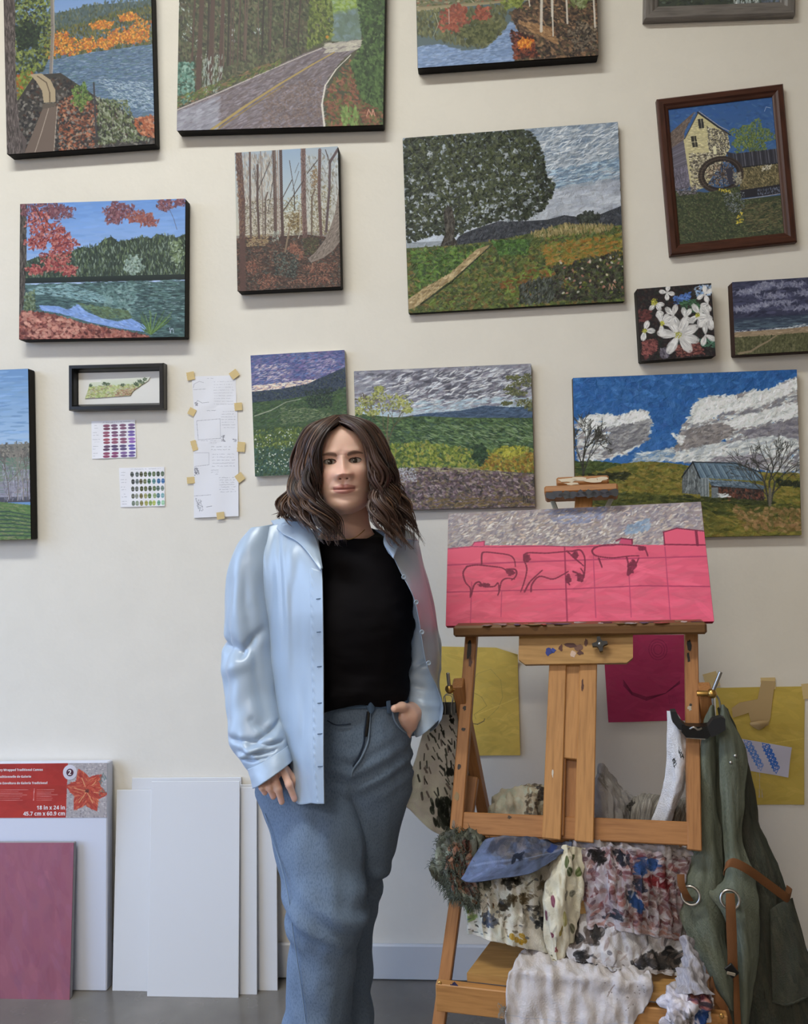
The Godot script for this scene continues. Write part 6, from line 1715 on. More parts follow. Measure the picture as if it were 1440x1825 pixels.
	# painted cloths hanging from the rail
	p = Paint.new(330, 260, "a39e94", 175)
	p.fill([0, 0, 100, 0, 100, 100, 0, 100], 160, ["aea99e", "9a968c", "b5b0a6", "a8aca0"], 10, 6, 0.4, 0.8, 0.4)
	for k in [[10, 50, "57653a", 5], [12, 62, "6a7a48", 5], [34, 60, "4a4f5c", 6], [32, 70, "3f4656", 6], [40, 66, "565a66", 5], [58, 14, "2c2a26", 8], [62, 20, "26241f", 6], [60, 40, "3d3424", 8], [52, 46, "2f2a20", 6], [72, 42, "4a3f2c", 7], [80, 56, "33302c", 6], [86, 70, "26282a", 6], [90, 30, "554f40", 6], [94, 84, "443a2c", 5], [74, 62, "8a8478", 7]]:
		p.leafy(k[0], k[1], k[3], k[3] * 0.9, 20, [k[2]], 3.4, 1.6, 0.75)
	for k in 110: p.dab(p.r.randf_range(8, 98) * 3.3, p.r.randf_range(6, 92) * 2.6, p.r.randf_range(5, 12), p.r.randf_range(2.5, 5), p.r.randf() * 3, Color(["2b2925", "463d30", "5c5040", "7d7264", "3a3f48"][k % 5]), 0.7)
	for k in [[58, 84], [62, 88], [68, 82], [70, 88], [66, 90]]: p.dab(k[0] * 3.3, k[1] * 2.6, 12, 9, p.r.randf() * 3, Color("8a6a1f"), 0.95)
	cloth("painted_rag", "pale rag with green and mustard paint blots on the rail", "rag", [[815, 1560, 1.72, 850, 1556, 1.70, 890, 1552, 1.69, 940, 1545, 1.70, 985, 1535, 1.72], [818, 1600, 1.69, 855, 1598, 1.665, 892, 1596, 1.66, 940, 1590, 1.665, 985, 1580, 1.69], [826, 1640, 1.68, 858, 1642, 1.655, 895, 1644, 1.65, 942, 1642, 1.655, 988, 1635, 1.68], [828, 1664, 1.68, 862, 1674, 1.65, 900, 1682, 1.645, 945, 1692, 1.65, 990, 1700, 1.67]], 50, 44, 0.010, 15.0, 56, fabric("mustard rag", p.tex(1.55)))
	p = Paint.new(180, 340, "b0aa98", 176)
	p.fill([0, 0, 100, 0, 100, 100, 0, 100], 120, ["b8b29e", "a8a28e", "beb8a6"], 14, 8, 0.4, 0.8, 0.4)
	for k in [[50, 14, "3a4426"], [70, 10, "33391f"], [84, 18, "3f4a26"], [60, 20, "2f3620"], [78, 34, "5a5a50"], [60, 36, "6a665c"], [26, 40, "5a2638"], [14, 50, "4d2030"], [28, 62, "5c2438"], [52, 58, "7d6a26"], [60, 50, "6a6236"], [86, 58, "4a4a38"], [88, 70, "3c4a2a"], [46, 72, "6d2f38"], [66, 84, "6a2c34"], [40, 92, "57492a"], [74, 92, "6a5c2a"], [80, 80, "4f4438"], [24, 84, "4a4434"]]:
		p.dab(k[0] * 1.8, k[1] * 3.4, p.r.randf_range(11, 18), p.r.randf_range(6, 10), p.r.randf_range(-1.4, 1.4), Color(k[2]), 0.95)
	for k in 30: p.dab(p.r.randf_range(4, 98) * 1.8, p.r.randf_range(4, 98) * 3.4, p.r.randf_range(6, 16), p.r.randf_range(3, 8), p.r.randf() * 3, Color(["8a8474", "9a9484", "7a7468"][k % 3]), 0.45)
	cloth("painted_rag", "cream rag with separate dark leaf-like brush dabs in the middle", "rag", [[985, 1515, 1.70, 1003, 1508, 1.685, 1022, 1508, 1.685, 1046, 1512, 1.70], [972, 1570, 1.665, 996, 1566, 1.645, 1016, 1568, 1.645, 1040, 1575, 1.66], [966, 1630, 1.655, 990, 1632, 1.635, 1010, 1636, 1.635, 1032, 1634, 1.65], [970, 1690, 1.655, 985, 1696, 1.635, 1004, 1702, 1.635, 1022, 1690, 1.65], [972, 1706, 1.655, 984, 1714, 1.637, 998, 1716, 1.635, 1012, 1708, 1.65]], 30, 50, 0.008, 16.0, 57, fabric("leaf rag", p.tex(1.55)))
	p = Paint.new(380, 330, "8f8588", 177)
	p.fill([0, 0, 100, 0, 100, 100, 0, 100], 220, ["a49c9e", "8a7c80", "aea6a8", "97888a", "857478"], 8, 5, 0.6, 0.9, 0.5)
	for k in 340: p.dab(p.r.randf_range(2, 98) * 3.8, p.r.randf_range(2, 92) * 3.3, p.r.randf_range(7, 24), p.r.randf_range(4, 11), p.r.randf_range(-1.6, 1.6), Color(["4a2426", "5c3a36", "6d3a3c", "3a2a2e", "70504a", "54262c", "8a5a52", "452f38", "7d6a66"][k % 9]), p.r.randf_range(0.35, 0.8))
	for k in [[40, 10, "1d1e24"], [46, 14, "23242c"], [14, 8, "1c1818"], [18, 14, "1a1716"], [50, 54, "2d3440"], [60, 42, "2a2c3a"], [36, 82, "2c3038"], [24, 86, "30343c"], [62, 20, "2a3654"]]: p.leafy(k[0], k[1], 5, 7, 14, [k[2]], 4, 2, 0.85)
	for k in [[56, 62], [54, 58], [58, 66], [60, 24], [70, 18]]: p.leafy(k[0], k[1], 3, 5, 12, ["2c4470", "263a60"], 4, 2, 0.85)
	for k in [[76, 32], [80, 40], [72, 36]]: p.leafy(k[0], k[1], 6, 6, 14, ["5a1c22", "6a2a2c"], 4, 2, 0.7)
	for k in 50: p.dab(p.r.randf_range(5, 95) * 3.8, p.r.randf_range(10, 98) * 3.3, p.r.randf_range(10, 20), p.r.randf_range(2, 5), p.r.randf_range(0.6, 2.0), Color("c8c2c4"), 0.6)
	p.fill([10, 86, 90, 88, 96, 99, 10, 99], 60, ["b8b0b2", "a8a0a4", "8a6258"], 8, 3, 0.2, 0.5, 0.7)
	cloth("painted_rag", "rag smeared with maroon, brown and blue paint at the rail", "rag", [[1040, 1512, 1.70, 1080, 1508, 1.675, 1120, 1512, 1.665, 1175, 1520, 1.67, 1232, 1528, 1.69], [1038, 1560, 1.67, 1080, 1560, 1.64, 1122, 1562, 1.63, 1172, 1568, 1.635, 1222, 1574, 1.66], [1042, 1610, 1.66, 1082, 1612, 1.63, 1124, 1616, 1.62, 1170, 1622, 1.625, 1214, 1630, 1.65], [1050, 1650, 1.655, 1086, 1656, 1.625, 1128, 1662, 1.615, 1172, 1672, 1.62, 1216, 1678, 1.645]], 60, 50, 0.012, 13.0, 58, fabric("maroon rag", p.tex(1.2)))
	p = Paint.new(330, 150, "9a9696", 178)
	p.fill([0, 0, 100, 0, 100, 100, 0, 100], 160, ["a6a2a2", "908c8c", "b0acac", "8a8280"], 10, 5, 0.3, 0.8, 0.5)
	for k in [[6, 20], [10, 40], [14, 62], [22, 30], [18, 86], [26, 20], [64, 60], [72, 52], [86, 46], [90, 56], [80, 60], [8, 90]]: p.leafy(k[0], k[1], 4.5, 12, 16, ["22201f", "34302d", "1b1a1a", "4a403a"], 4, 2.2, 0.85)
	for k in 70: p.dab(p.r.randf_range(2, 98) * 3.3, p.r.randf_range(5, 95) * 1.5, p.r.randf_range(6, 16), p.r.randf_range(2.5, 6), p.r.randf() * 3, Color(["6a605c", "857a76", "74645e", "3a3432", "28262a"][k % 5]), 0.6)
	cloth("painted_rag", "pale rag with black blots hanging lowest above the shelf", "rag", [[1012, 1625, 1.675, 1060, 1630, 1.65, 1110, 1636, 1.64, 1165, 1640, 1.645, 1222, 1650, 1.67], [1010, 1670, 1.655, 1060, 1674, 1.63, 1110, 1680, 1.62, 1165, 1688, 1.625, 1225, 1690, 1.65], [1012, 1706, 1.635, 1058, 1712, 1.61, 1108, 1720, 1.60, 1162, 1726, 1.60, 1220, 1728, 1.62], [1030, 1716, 1.625, 1062, 1722, 1.605, 1110, 1727, 1.597, 1160, 1733, 1.597, 1212, 1738, 1.61]], 50, 30, 0.009, 15.0, 59, fabric("black blot rag", p.tex(1.6)))
	p = Paint.new(260, 60, "8a8486", 179)
	p.fill([0, 0, 100, 0, 100, 100, 0, 100], 120, ["968f90", "7d7a80", "a09a9a", "857a74"], 8, 4, 0.3, 0.8, 0.5)
	cloth("white_rag", "crumpled whitish rag draped over the rail above the maroon rag", "rag", [[1016, 1492, 1.745, 1070, 1488, 1.735, 1130, 1492, 1.725, 1190, 1500, 1.72, 1236, 1508, 1.72], [1014, 1506, 1.715, 1070, 1500, 1.70, 1130, 1506, 1.69, 1190, 1512, 1.685, 1236, 1520, 1.69], [1018, 1530, 1.71, 1070, 1526, 1.695, 1130, 1528, 1.685, 1188, 1536, 1.68, 1232, 1540, 1.69]], 50, 16, 0.010, 16.0, 60, fabric("whitish rag", p.tex(1.7)))
	# blue wash cloth
	p = Paint.new(330, 140, "566079", 180)
	p.fill([0, 0, 100, 0, 100, 100, 0, 100], 220, ["5c6884", "505a72", "667090", "4a5268"], 5, 2, 0.2, 0.8, 0.4)
	p.fill([10, 0, 90, 0, 80, 50, 20, 55], 80, ["3a3c48", "57524f", "2f313c", "6a6468"], 7, 4, 0.2, 0.8, 0.45)
	p.line([6, 55, 40, 52, 80, 40], 3.0, "6f7a94", 2.0, 0.5)
	p.leafy(40, 46, 3, 10, 10, ["20242f"], 4, 1.6)
	p.leafy(72, 24, 3, 12, 10, ["2c3a66"], 4, 2.4)
	cloth("wash_cloth", "slate blue wash cloth with paint smudges folded over the rail", "cloth", [[864, 1494, 1.735, 905, 1490, 1.725, 950, 1492, 1.72, 990, 1500, 1.715, 1020, 1500, 1.72], [846, 1524, 1.685, 890, 1518, 1.66, 945, 1518, 1.655, 988, 1516, 1.67, 1018, 1508, 1.69], [830, 1552, 1.66, 882, 1546, 1.64, 935, 1540, 1.64, 976, 1528, 1.655, 1012, 1514, 1.68], [821, 1566, 1.655, 840, 1573, 1.64, 890, 1566, 1.635, 950, 1555, 1.64, 1003, 1520, 1.67]], 50, 30, 0.004, 22.0, 61, fabric("blue cloth", p.tex(1.35), 1.0, 60.0, 0.4), 0.003)
	# towel over the front board
	p = Paint.new(330, 220, "a39c9a", 181)
	p.fill([0, 0, 100, 0, 100, 100, 0, 100], 300, ["aaa3a1", "9a9492", "b0aaa6", "a69e9c"], 4, 2, 0.2, 0.9, 0.35)
	p.grad(86, 90, "8f939c", "8f939c")
	p.line([2, 80, 98, 80], 0.5, "8d8f98")
	for k in 16: p.dab(p.r.randf_range(60, 92) * 3.3, p.r.randf_range(30, 70) * 2.2, 2.4, 1.4, p.r.randf() * 3, Color("4a403c"), 0.7)
	p.line([70, 36, 66, 52], 1.4, "74665f", 0.6, 0.7)
	p.fill([20, 0, 60, 0, 56, 10, 24, 10], 40, ["6f6c70", "857f80"], 6, 3, 0, 0.6, 0.4)
	cloth("towel", "white terry towel hanging over the front board of the easel", "towel", [[934, 1690, 10.412, 985, 1686, 10.412, 1050, 1700, 10.412, 1110, 1716, 10.412, 1158, 1730, 10.412], [915, 1720, 10.415, 975, 1724, 10.415, 1045, 1735, 10.415, 1110, 1742, 10.415, 1162, 1750, 10.415], [903, 1752, 1.612, 965, 1758, 1.598, 1040, 1768, 1.580, 1105, 1774, 1.562, 1160, 1778, 1.555], [902, 1800, 1.60, 968, 1806, 1.588, 1040, 1814, 1.57, 1095, 1816, 1.555, 1140, 1812, 1.55], [906, 1850, 1.595, 968, 1856, 1.58, 1030, 1858, 1.565, 1075, 1856, 1.555, 1110, 1850, 1.55]], 60, 50, 0.006, 16.0, 62, fabric("terry towel", p.tex(1.55), 1.0, 60.0, 0.35), 0.004)
	var th := part("loose_threads", loose_threads(), mat("thread", Color(0.62, 0.6, 0.56), 0.9), get_node("towel"))
	th.transform = get_node("towel").transform.affine_inverse()
	th.set_meta("kind", "stuff")
	# crumpled paper at the right end
	p = Paint.new(220, 160, "a8a2a6", 182)
	p.fill([0, 0, 100, 0, 100, 100, 0, 100], 160, ["b0aaae", "9c969c", "bab4b6", "948e96"], 8, 4, 0.6, 0.9, 0.5)
	p.fill([46, 8, 90, 14, 88, 46, 60, 34], 60, ["3a2c34", "2a2228", "5a2f36", "8a5a50"], 7, 2.6, 0.4, 0.4, 0.8)
	p.fill([66, 50, 84, 46, 82, 76, 68, 74], 30, ["2a4270", "223660"], 6, 3, 1.2, 0.4, 0.85)
	p.fill([14, 54, 60, 50, 66, 90, 20, 96], 50, ["5a5450", "3c3836", "7d7470"], 6, 2.6, 0.8, 0.6, 0.6)
	cloth("crumpled_paper", "crumpled paper towel with dark and blue smears on the board end", "paper towel", [[1172, 1756, 1.590, 1190, 1752, 1.585, 1215, 1756, 1.580, 1240, 1762, 1.575, 1264, 1776, 1.570], [1176, 1776, 1.560, 1196, 1772, 1.530, 1222, 1772, 1.515, 1248, 1780, 1.520, 1274, 1788, 1.540], [1182, 1800, 1.550, 1200, 1800, 1.515, 1226, 1802, 1.500, 1250, 1806, 1.505, 1268, 1806, 1.530], [1178, 1816, 1.550, 1200, 1826, 1.520, 1226, 1832, 1.510, 1248, 1832, 1.515, 1260, 1828, 1.530], [1186, 1840, 1.560, 1204, 1852, 1.530, 1226, 1856, 1.525, 1244, 1854, 1.525, 1254, 1848, 1.535]], 44, 36, 0.022, 26.0, 63, fabric("smeared paper", p.tex(1.6)), 0.0008, "", Vector3.ONE)
	p = Paint.new(120, 200, "7f7b7f", 183)
	for k in 40: p.line([p.r.randf_range(0, 100), 0, p.r.randf_range(0, 100), 100], 1.4, ["8d898c", "716d72", "9a969a"][k % 3], -1.0, 0.5)
	cloth("twisted_paper", "twisted grey paper towel between the blotted rag and the apron", "paper towel", [[1212, 1672, 1.62, 1222, 1668, 1.61, 1232, 1674, 1.615, 1236, 1690, 1.62], [1214, 1706, 1.60, 1226, 1704, 1.58, 1240, 1706, 1.585, 1252, 1714, 1.60], [1208, 1740, 1.56, 1226, 1736, 1.54, 1248, 1740, 1.545, 1262, 1746, 1.56], [1206, 1772, 1.53, 1226, 1770, 1.515, 1250, 1772, 1.515, 1268, 1776, 1.53]], 24, 34, 0.014, 24.0, 64, fabric("twisted paper", p.tex(1.6)), 0.0008)
	# paper towel held by the clamp
	p = Paint.new(120, 300, "b8b8bc", 184)
	p.fill([0, 0, 100, 0, 100, 100, 0, 100], 140, ["bebec2", "b0b0b6", "c4c4c8"], 10, 3, 1.2, 0.4, 0.4)
	for k in [[36, 44], [40, 47], [60, 36], [68, 40]]: p.leafy(k[0], k[1], 7, 3, 10, ["1f2120", "2c2e2c"], 4, 1.6)
	cloth("paper_towel", "white embossed paper towel strip hanging from the black clamp", "paper towel", [[1187, 1267, 1.765, 1196, 1268, 1.755, 1206, 1272, 1.75, 1216, 1290, 1.755], [1188, 1310, 1.76, 1200, 1312, 1.745, 1212, 1318, 1.74, 1224, 1325, 1.745], [1186, 1366, 1.76, 1200, 1368, 1.745, 1214, 1366, 1.735, 1226, 1362, 1.745], [1180, 1410, 1.765, 1192, 1412, 1.75, 1206, 1408, 1.74, 1224, 1392, 1.75], [1161, 1462, 1.775, 1172, 1465, 1.765, 1184, 1466, 1.755, 1196, 1462, 1.76]], 24, 50, 0.006, 16.0, 65, fabric("embossed towel", p.tex(1.6), 0.9, 60.0, 1.2), 0.0008)
	spring_clamp()

func loose_threads() -> ArrayMesh:
	var V := PackedVector3Array()
	var I := PackedInt32Array()
	var r := RandomNumberGenerator.new()
	r.seed = 9
	for k in 14:
		var a := at_d(903, 1795 + r.randf_range(-4, 12), 1.598)
		var P := [a]
		for j in 4: P.append(at_d(903 - r.randf_range(2, 16), 1795 + r.randf_range(-8, 22), 1.594))
		tube_into(V, I, spline(P, 14), [0.0004], 3, 1.0, Vector3.ZERO)
	return build(V, I)

func spring_clamp() -> void:
	var c := at_d(1238, 1299, 1.715)
	var t := thing("spring_clamp", "black spring clamp gripping the apron at the easel post", "clamp", Transform3D(EB, c))
	var s := 1.715 / F
	var q := func(P: Array) -> Array:
		var o := []
		for a in P: o.append(Vector2((a[0] - 1238) * s, (1299 - a[1]) * s))
		return o
	part("jaw_grip", outline(q.call([[1198, 1268], [1207, 1267], [1214, 1284], [1223, 1292], [1222, 1302], [1210, 1298], [1200, 1285]]), 0.03), mat("grey rubber", Color(0.10, 0.10, 0.105), 0.6), t, Transform3D(Basis(), Vector3(0, 0, 0.012)))
	part("clamp_body", outline(q.call([[1216, 1290], [1228, 1292], [1252, 1292], [1262, 1290], [1266, 1304], [1258, 1313], [1222, 1312], [1214, 1302]]), 0.03), M["black plastic"], t, Transform3D(Basis(), Vector3(0, 0, 0.014)))
	part("handle", outline(q.call([[1258, 1292], [1268, 1278], [1282, 1274], [1288, 1277], [1288, 1296], [1276, 1304], [1264, 1310]]), 0.022), mat("grey rubber", Color(0.10, 0.10, 0.105), 0.6), t, Transform3D(Basis(), Vector3(0, 0, 0.016)))
	part("spring", tube(spline([Vector3(-0.012, 0.004, 0.018), Vector3(-0.004, 0.009, 0.022), Vector3(0.004, 0.004, 0.022), Vector3(0.012, 0.006, 0.018)], 16), [0.0022], 8), M["steel"], t)
	part("steel_strip", outline(q.call([[1222, 1311], [1254, 1313], [1254, 1315], [1222, 1313]]), 0.028), M["steel"], t, Transform3D(Basis(), Vector3(0, 0, 0.013)))

# ------------------------------------------------------------------ green apron over the right side of the easel
func apron() -> void:
	var p := Paint.new(300, 500, "5c6054", 190)
	p.fill([0, 0, 100, 0, 100, 100, 0, 100], 260, ["62665a", "555a4e", "686c60", "52574c"], 12, 5, 1.3, 0.5, 0.3)
	var green := fabric("green canvas", p.tex(1.35), 0.85, 60.0, 0.6)
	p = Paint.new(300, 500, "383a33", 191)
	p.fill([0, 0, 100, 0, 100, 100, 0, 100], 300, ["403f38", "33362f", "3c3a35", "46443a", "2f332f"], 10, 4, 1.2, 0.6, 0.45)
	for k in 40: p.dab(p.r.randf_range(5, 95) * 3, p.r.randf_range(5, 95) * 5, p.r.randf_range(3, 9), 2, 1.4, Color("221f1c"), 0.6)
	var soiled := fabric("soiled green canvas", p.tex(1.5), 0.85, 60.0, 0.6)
	var tan := mat("tan webbing", Color(0.47, 0.31, 0.19), 0.8, 0.3)
	tan.normal_enabled = true
	tan.normal_texture = cloth_normal()
	triplanar(tan, Vector3.ONE * 14.0)
	var c := at_d(1268, 1262, 1.74)
	var t := thing("apron", "green canvas apron with tan straps and steel eyelets on the easel", "apron", Transform3D(Basis(), c))
	var piece := func(called: String, rows: Array, nu: int, nv: int, amp: float, sd: int, m: Material) -> MeshInstance3D:
		var R := []
		for r in rows:
			var q := []
			var mid := 0.0
			for k in range(0, r.size(), 3): mid += r[k + 2] / (r.size() / 3)
			for k in range(0, r.size(), 3): q.append(at_d(r[k], r[k + 1], lerpf(r[k + 2], mid - 0.012, 0.55)))
			R.append(q)
		var G := wrinkle(net(R, nu, nv), amp * 1.2, 11.0, sd, Vector3(1.6, 0.5, 1.6))
		for r in G:
			for k in r.size(): r[k] -= c
		return part(called, sheet(G, 0.0022), m, t)
	# darker back half, hanging wide
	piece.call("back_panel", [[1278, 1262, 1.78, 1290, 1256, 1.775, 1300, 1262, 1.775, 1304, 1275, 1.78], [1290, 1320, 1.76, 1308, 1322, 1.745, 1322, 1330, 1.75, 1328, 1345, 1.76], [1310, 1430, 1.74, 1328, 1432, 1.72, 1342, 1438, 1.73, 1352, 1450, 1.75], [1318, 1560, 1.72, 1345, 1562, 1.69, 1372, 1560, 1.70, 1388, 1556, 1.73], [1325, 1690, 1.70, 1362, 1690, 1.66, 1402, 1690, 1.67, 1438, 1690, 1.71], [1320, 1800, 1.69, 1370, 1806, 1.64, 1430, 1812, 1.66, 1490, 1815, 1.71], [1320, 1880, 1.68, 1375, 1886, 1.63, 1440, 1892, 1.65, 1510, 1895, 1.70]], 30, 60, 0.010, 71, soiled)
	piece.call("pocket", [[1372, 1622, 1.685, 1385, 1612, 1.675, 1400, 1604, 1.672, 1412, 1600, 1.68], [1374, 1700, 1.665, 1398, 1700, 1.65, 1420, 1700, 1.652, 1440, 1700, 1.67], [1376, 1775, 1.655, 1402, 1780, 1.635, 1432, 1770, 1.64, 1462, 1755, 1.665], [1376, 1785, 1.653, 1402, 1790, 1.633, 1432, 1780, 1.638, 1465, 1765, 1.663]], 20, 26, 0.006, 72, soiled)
	# front half: two long folds with a dark gap between them
	piece.call("front_fold", [[1255, 1282, 1.75, 1262, 1268, 1.735, 1268, 1256, 1.73, 1273, 1262, 1.76], [1247, 1340, 1.735, 1256, 1340, 1.715, 1268, 1340, 1.715, 1276, 1345, 1.75], [1240, 1440, 1.72, 1254, 1440, 1.695, 1270, 1440, 1.695, 1281, 1442, 1.735], [1230, 1530, 1.70, 1250, 1535, 1.67, 1272, 1535, 1.67, 1290, 1530, 1.715], [1202, 1600, 1.675, 1235, 1605, 1.645, 1268, 1605, 1.64, 1292, 1600, 1.69], [1232, 1680, 1.65, 1256, 1682, 1.62, 1278, 1682, 1.615, 1296, 1676, 1.665], [1268, 1745, 1.63, 1282, 1748, 1.60, 1294, 1748, 1.60, 1304, 1742, 1.64], [1300, 1796, 1.62, 1303, 1800, 1.60, 1306, 1802, 1.60, 1310, 1800, 1.62]], 30, 70, 0.006, 73, green)
	piece.call("front_fold", [[1283, 1264, 1.755, 1287, 1256, 1.735, 1291, 1258, 1.735, 1296, 1268, 1.75], [1280, 1330, 1.735, 1294, 1330, 1.705, 1312, 1332, 1.705, 1330, 1342, 1.735], [1283, 1400, 1.725, 1298, 1400, 1.69, 1314, 1400, 1.69, 1330, 1398, 1.72], [1288, 1490, 1.71, 1300, 1490, 1.675, 1312, 1490, 1.675, 1324, 1485, 1.71], [1292, 1560, 1.69, 1306, 1562, 1.65, 1324, 1562, 1.65, 1344, 1560, 1.685], [1264, 1590, 1.665, 1296, 1600, 1.63, 1328, 1605, 1.63, 1350, 1600, 1.67], [1288, 1632, 1.655, 1308, 1640, 1.62, 1332, 1645, 1.615, 1352, 1640, 1.66], [1312, 1700, 1.645, 1324, 1706, 1.605, 1338, 1710, 1.605, 1352, 1706, 1.65], [1318, 1770, 1.635, 1326, 1776, 1.60, 1334, 1776, 1.60, 1344, 1768, 1.64], [1322, 1840, 1.63, 1326, 1846, 1.60, 1330, 1846, 1.60, 1334, 1838, 1.63]], 30, 80, 0.006, 74, green)
	piece.call("inner_fold", [[1270, 1280, 1.77, 1278, 1276, 1.775, 1288, 1280, 1.77], [1272, 1420, 1.74, 1282, 1420, 1.75, 1292, 1420, 1.735], [1280, 1560, 1.705, 1292, 1560, 1.715, 1304, 1560, 1.70], [1290, 1700, 1.675, 1306, 1700, 1.685, 1324, 1700, 1.665], [1300, 1800, 1.655, 1314, 1800, 1.665, 1330, 1800, 1.65], [1300, 1870, 1.65, 1316, 1870, 1.66, 1332, 1870, 1.645]], 16, 40, 0.004, 75, green)
	# eyelets and straps
	for e in [[1231, 1596, 1.635, 0.4], [1301, 1603, 1.612, 0.1]]:
		var at := at_d(e[0], e[1], e[2])
		var n := (Vector3(0, EYE, 0) - at).normalized() * 0.7 + Vector3(-sin(e[3]), 0, cos(e[3])) * 0.5
		var b := Basis.looking_at(-n.normalized(), Vector3.UP)
		var ring := TorusMesh.new()
		ring.inner_radius = 0.014
		ring.outer_radius = 0.0205
		ring.rings = 28
		ring.ring_segments = 10
		part("eyelet", ring, M["steel"], t, Transform3D(b * Basis(Vector3.RIGHT, PI / 2), at - c))
	var strap := func(P: Array, w: float, called := "strap") -> void:
		var L := []
		var Rr := []
		for k in range(0, P.size(), 4):
			var a := at_d(P[k], P[k + 1], P[k + 3]) - c
			var b := at_d(P[k] + P[k + 2], P[k + 1], P[k + 3]) - c
			L.append(a)
			Rr.append(b)
		var A := spline(L, 40)
		var B := spline(Rr, 40)
		var G := []
		for k in 40: G.append(PackedVector3Array([A[k], A[k].lerp(B[k], 0.5), B[k]]))
		part(called, sheet(G, 0.0022), tan, t)
	strap.call([1207, 1558, 13, 1.632, 1208, 1575, 13, 1.622, 1214, 1592, 14, 1.62, 1222, 1606, 14, 1.628], 0.0)
	strap.call([1294, 1592, 15, 1.606, 1294, 1620, 17, 1.592, 1295, 1660, 18, 1.588, 1297, 1700, 17, 1.586, 1298, 1728, 17, 1.586, 1307, 1745, 10, 1.585, 1308, 1790, 11, 1.582, 1310, 1850, 12, 1.58], 0.0)
	var sl := func(P: Array) -> void:
		var A := []
		for k in range(0, P.size(), 3): A.append(at_d(P[k], P[k + 1], P[k + 2]) - c)
		var S := spline(A, 50)
		var G := []
		for k in 50: G.append(PackedVector3Array([S[k] + Vector3(0.003, 0.008, -0.002), S[k], S[k] + Vector3(-0.003, -0.008, 0.002)]))
		part("strap", sheet(G, 0.0022), tan, t)
	sl.call([1293, 1553, 1.62, 1294, 1545, 1.605, 1305, 1537, 1.60, 1330, 1548, 1.60, 1365, 1573, 1.62, 1392, 1593, 1.635, 1403, 1600, 1.645, 1408, 1592, 1.665, 1400, 1585, 1.69])
	sl.call([1268, 1748, 1.60, 1276, 1775, 1.56, 1290, 1795, 1.55, 1300, 1822, 1.55, 1304, 1850, 1.56])
	part("strap_buckle", cbox(Vector3(0.026, 0.018, 0.004), 0.002), M["black plastic"], t, Transform3D(CB * Basis(Vector3.BACK, -0.9), at_d(1304, 1730, 1.578) - c))
	part("buckle_slide", cbox(Vector3(0.017, 0.006, 0.003), 0.001), mat("pale webbing", Color(0.6, 0.55, 0.48), 0.8), t, Transform3D(CB * Basis(Vector3.BACK, -0.25), at_d(1303, 1735.5, 1.574) - c))
	for s in [[1310.5, 1347, 1.695], [1302.5, 1359, 1.695], [1285, 1323, 1.73]]:
		part("snap_stud", lathe([Vector2(0.0004, 0.003), Vector2(0.0032, 0.0024), Vector2(0.0038, 0.0)], 12), M["steel"] if s[0] > 1290 else M["black plastic"], t, Transform3D(CB * Basis(Vector3.RIGHT, PI / 2), at_d(s[0], s[1], s[2]) - c))
	# loop that hangs on the pivot
	part("hanging_loop", tube(spline([at_d(1272, 1262, 1.745) - c, at_d(1270, 1246, 1.735) - c, at_d(1274, 1238, 1.745) - c, at_d(1281, 1246, 1.75) - c, at_d(1284, 1262, 1.75) - c], 20), [0.0022], 8), mat("grey cord", Color(0.6, 0.6, 0.58), 0.7), t)

# ------------------------------------------------------------------ the woman
func srgb(r: int, g: int, b: int) -> Color:
	return Color8(r, g, b).srgb_to_linear()

# tapered capsules [a, b, radius a, radius b, depth scale] joined by a smooth minimum, meshed as surface nets
func field(C: Array, p: Vector3, k: float) -> float:
	var d := 1e3
	for c in C:
		var a: Vector3 = c[0]
		var ab: Vector3 = c[1] - a
		var ap := p - a
		var t := clampf(ap.dot(ab) / maxf(ab.length_squared(), 1e-9), 0.0, 1.0)
		var q := ap - ab * t
		q.z *= c[4]
		var e: float = q.length() - lerpf(c[2], c[3], t)
		if d > 100.0: d = e
		else:
			var h := maxf(k - absf(d - e), 0.0) / k
			d = minf(d, e) - h * h * k * 0.25
	return d

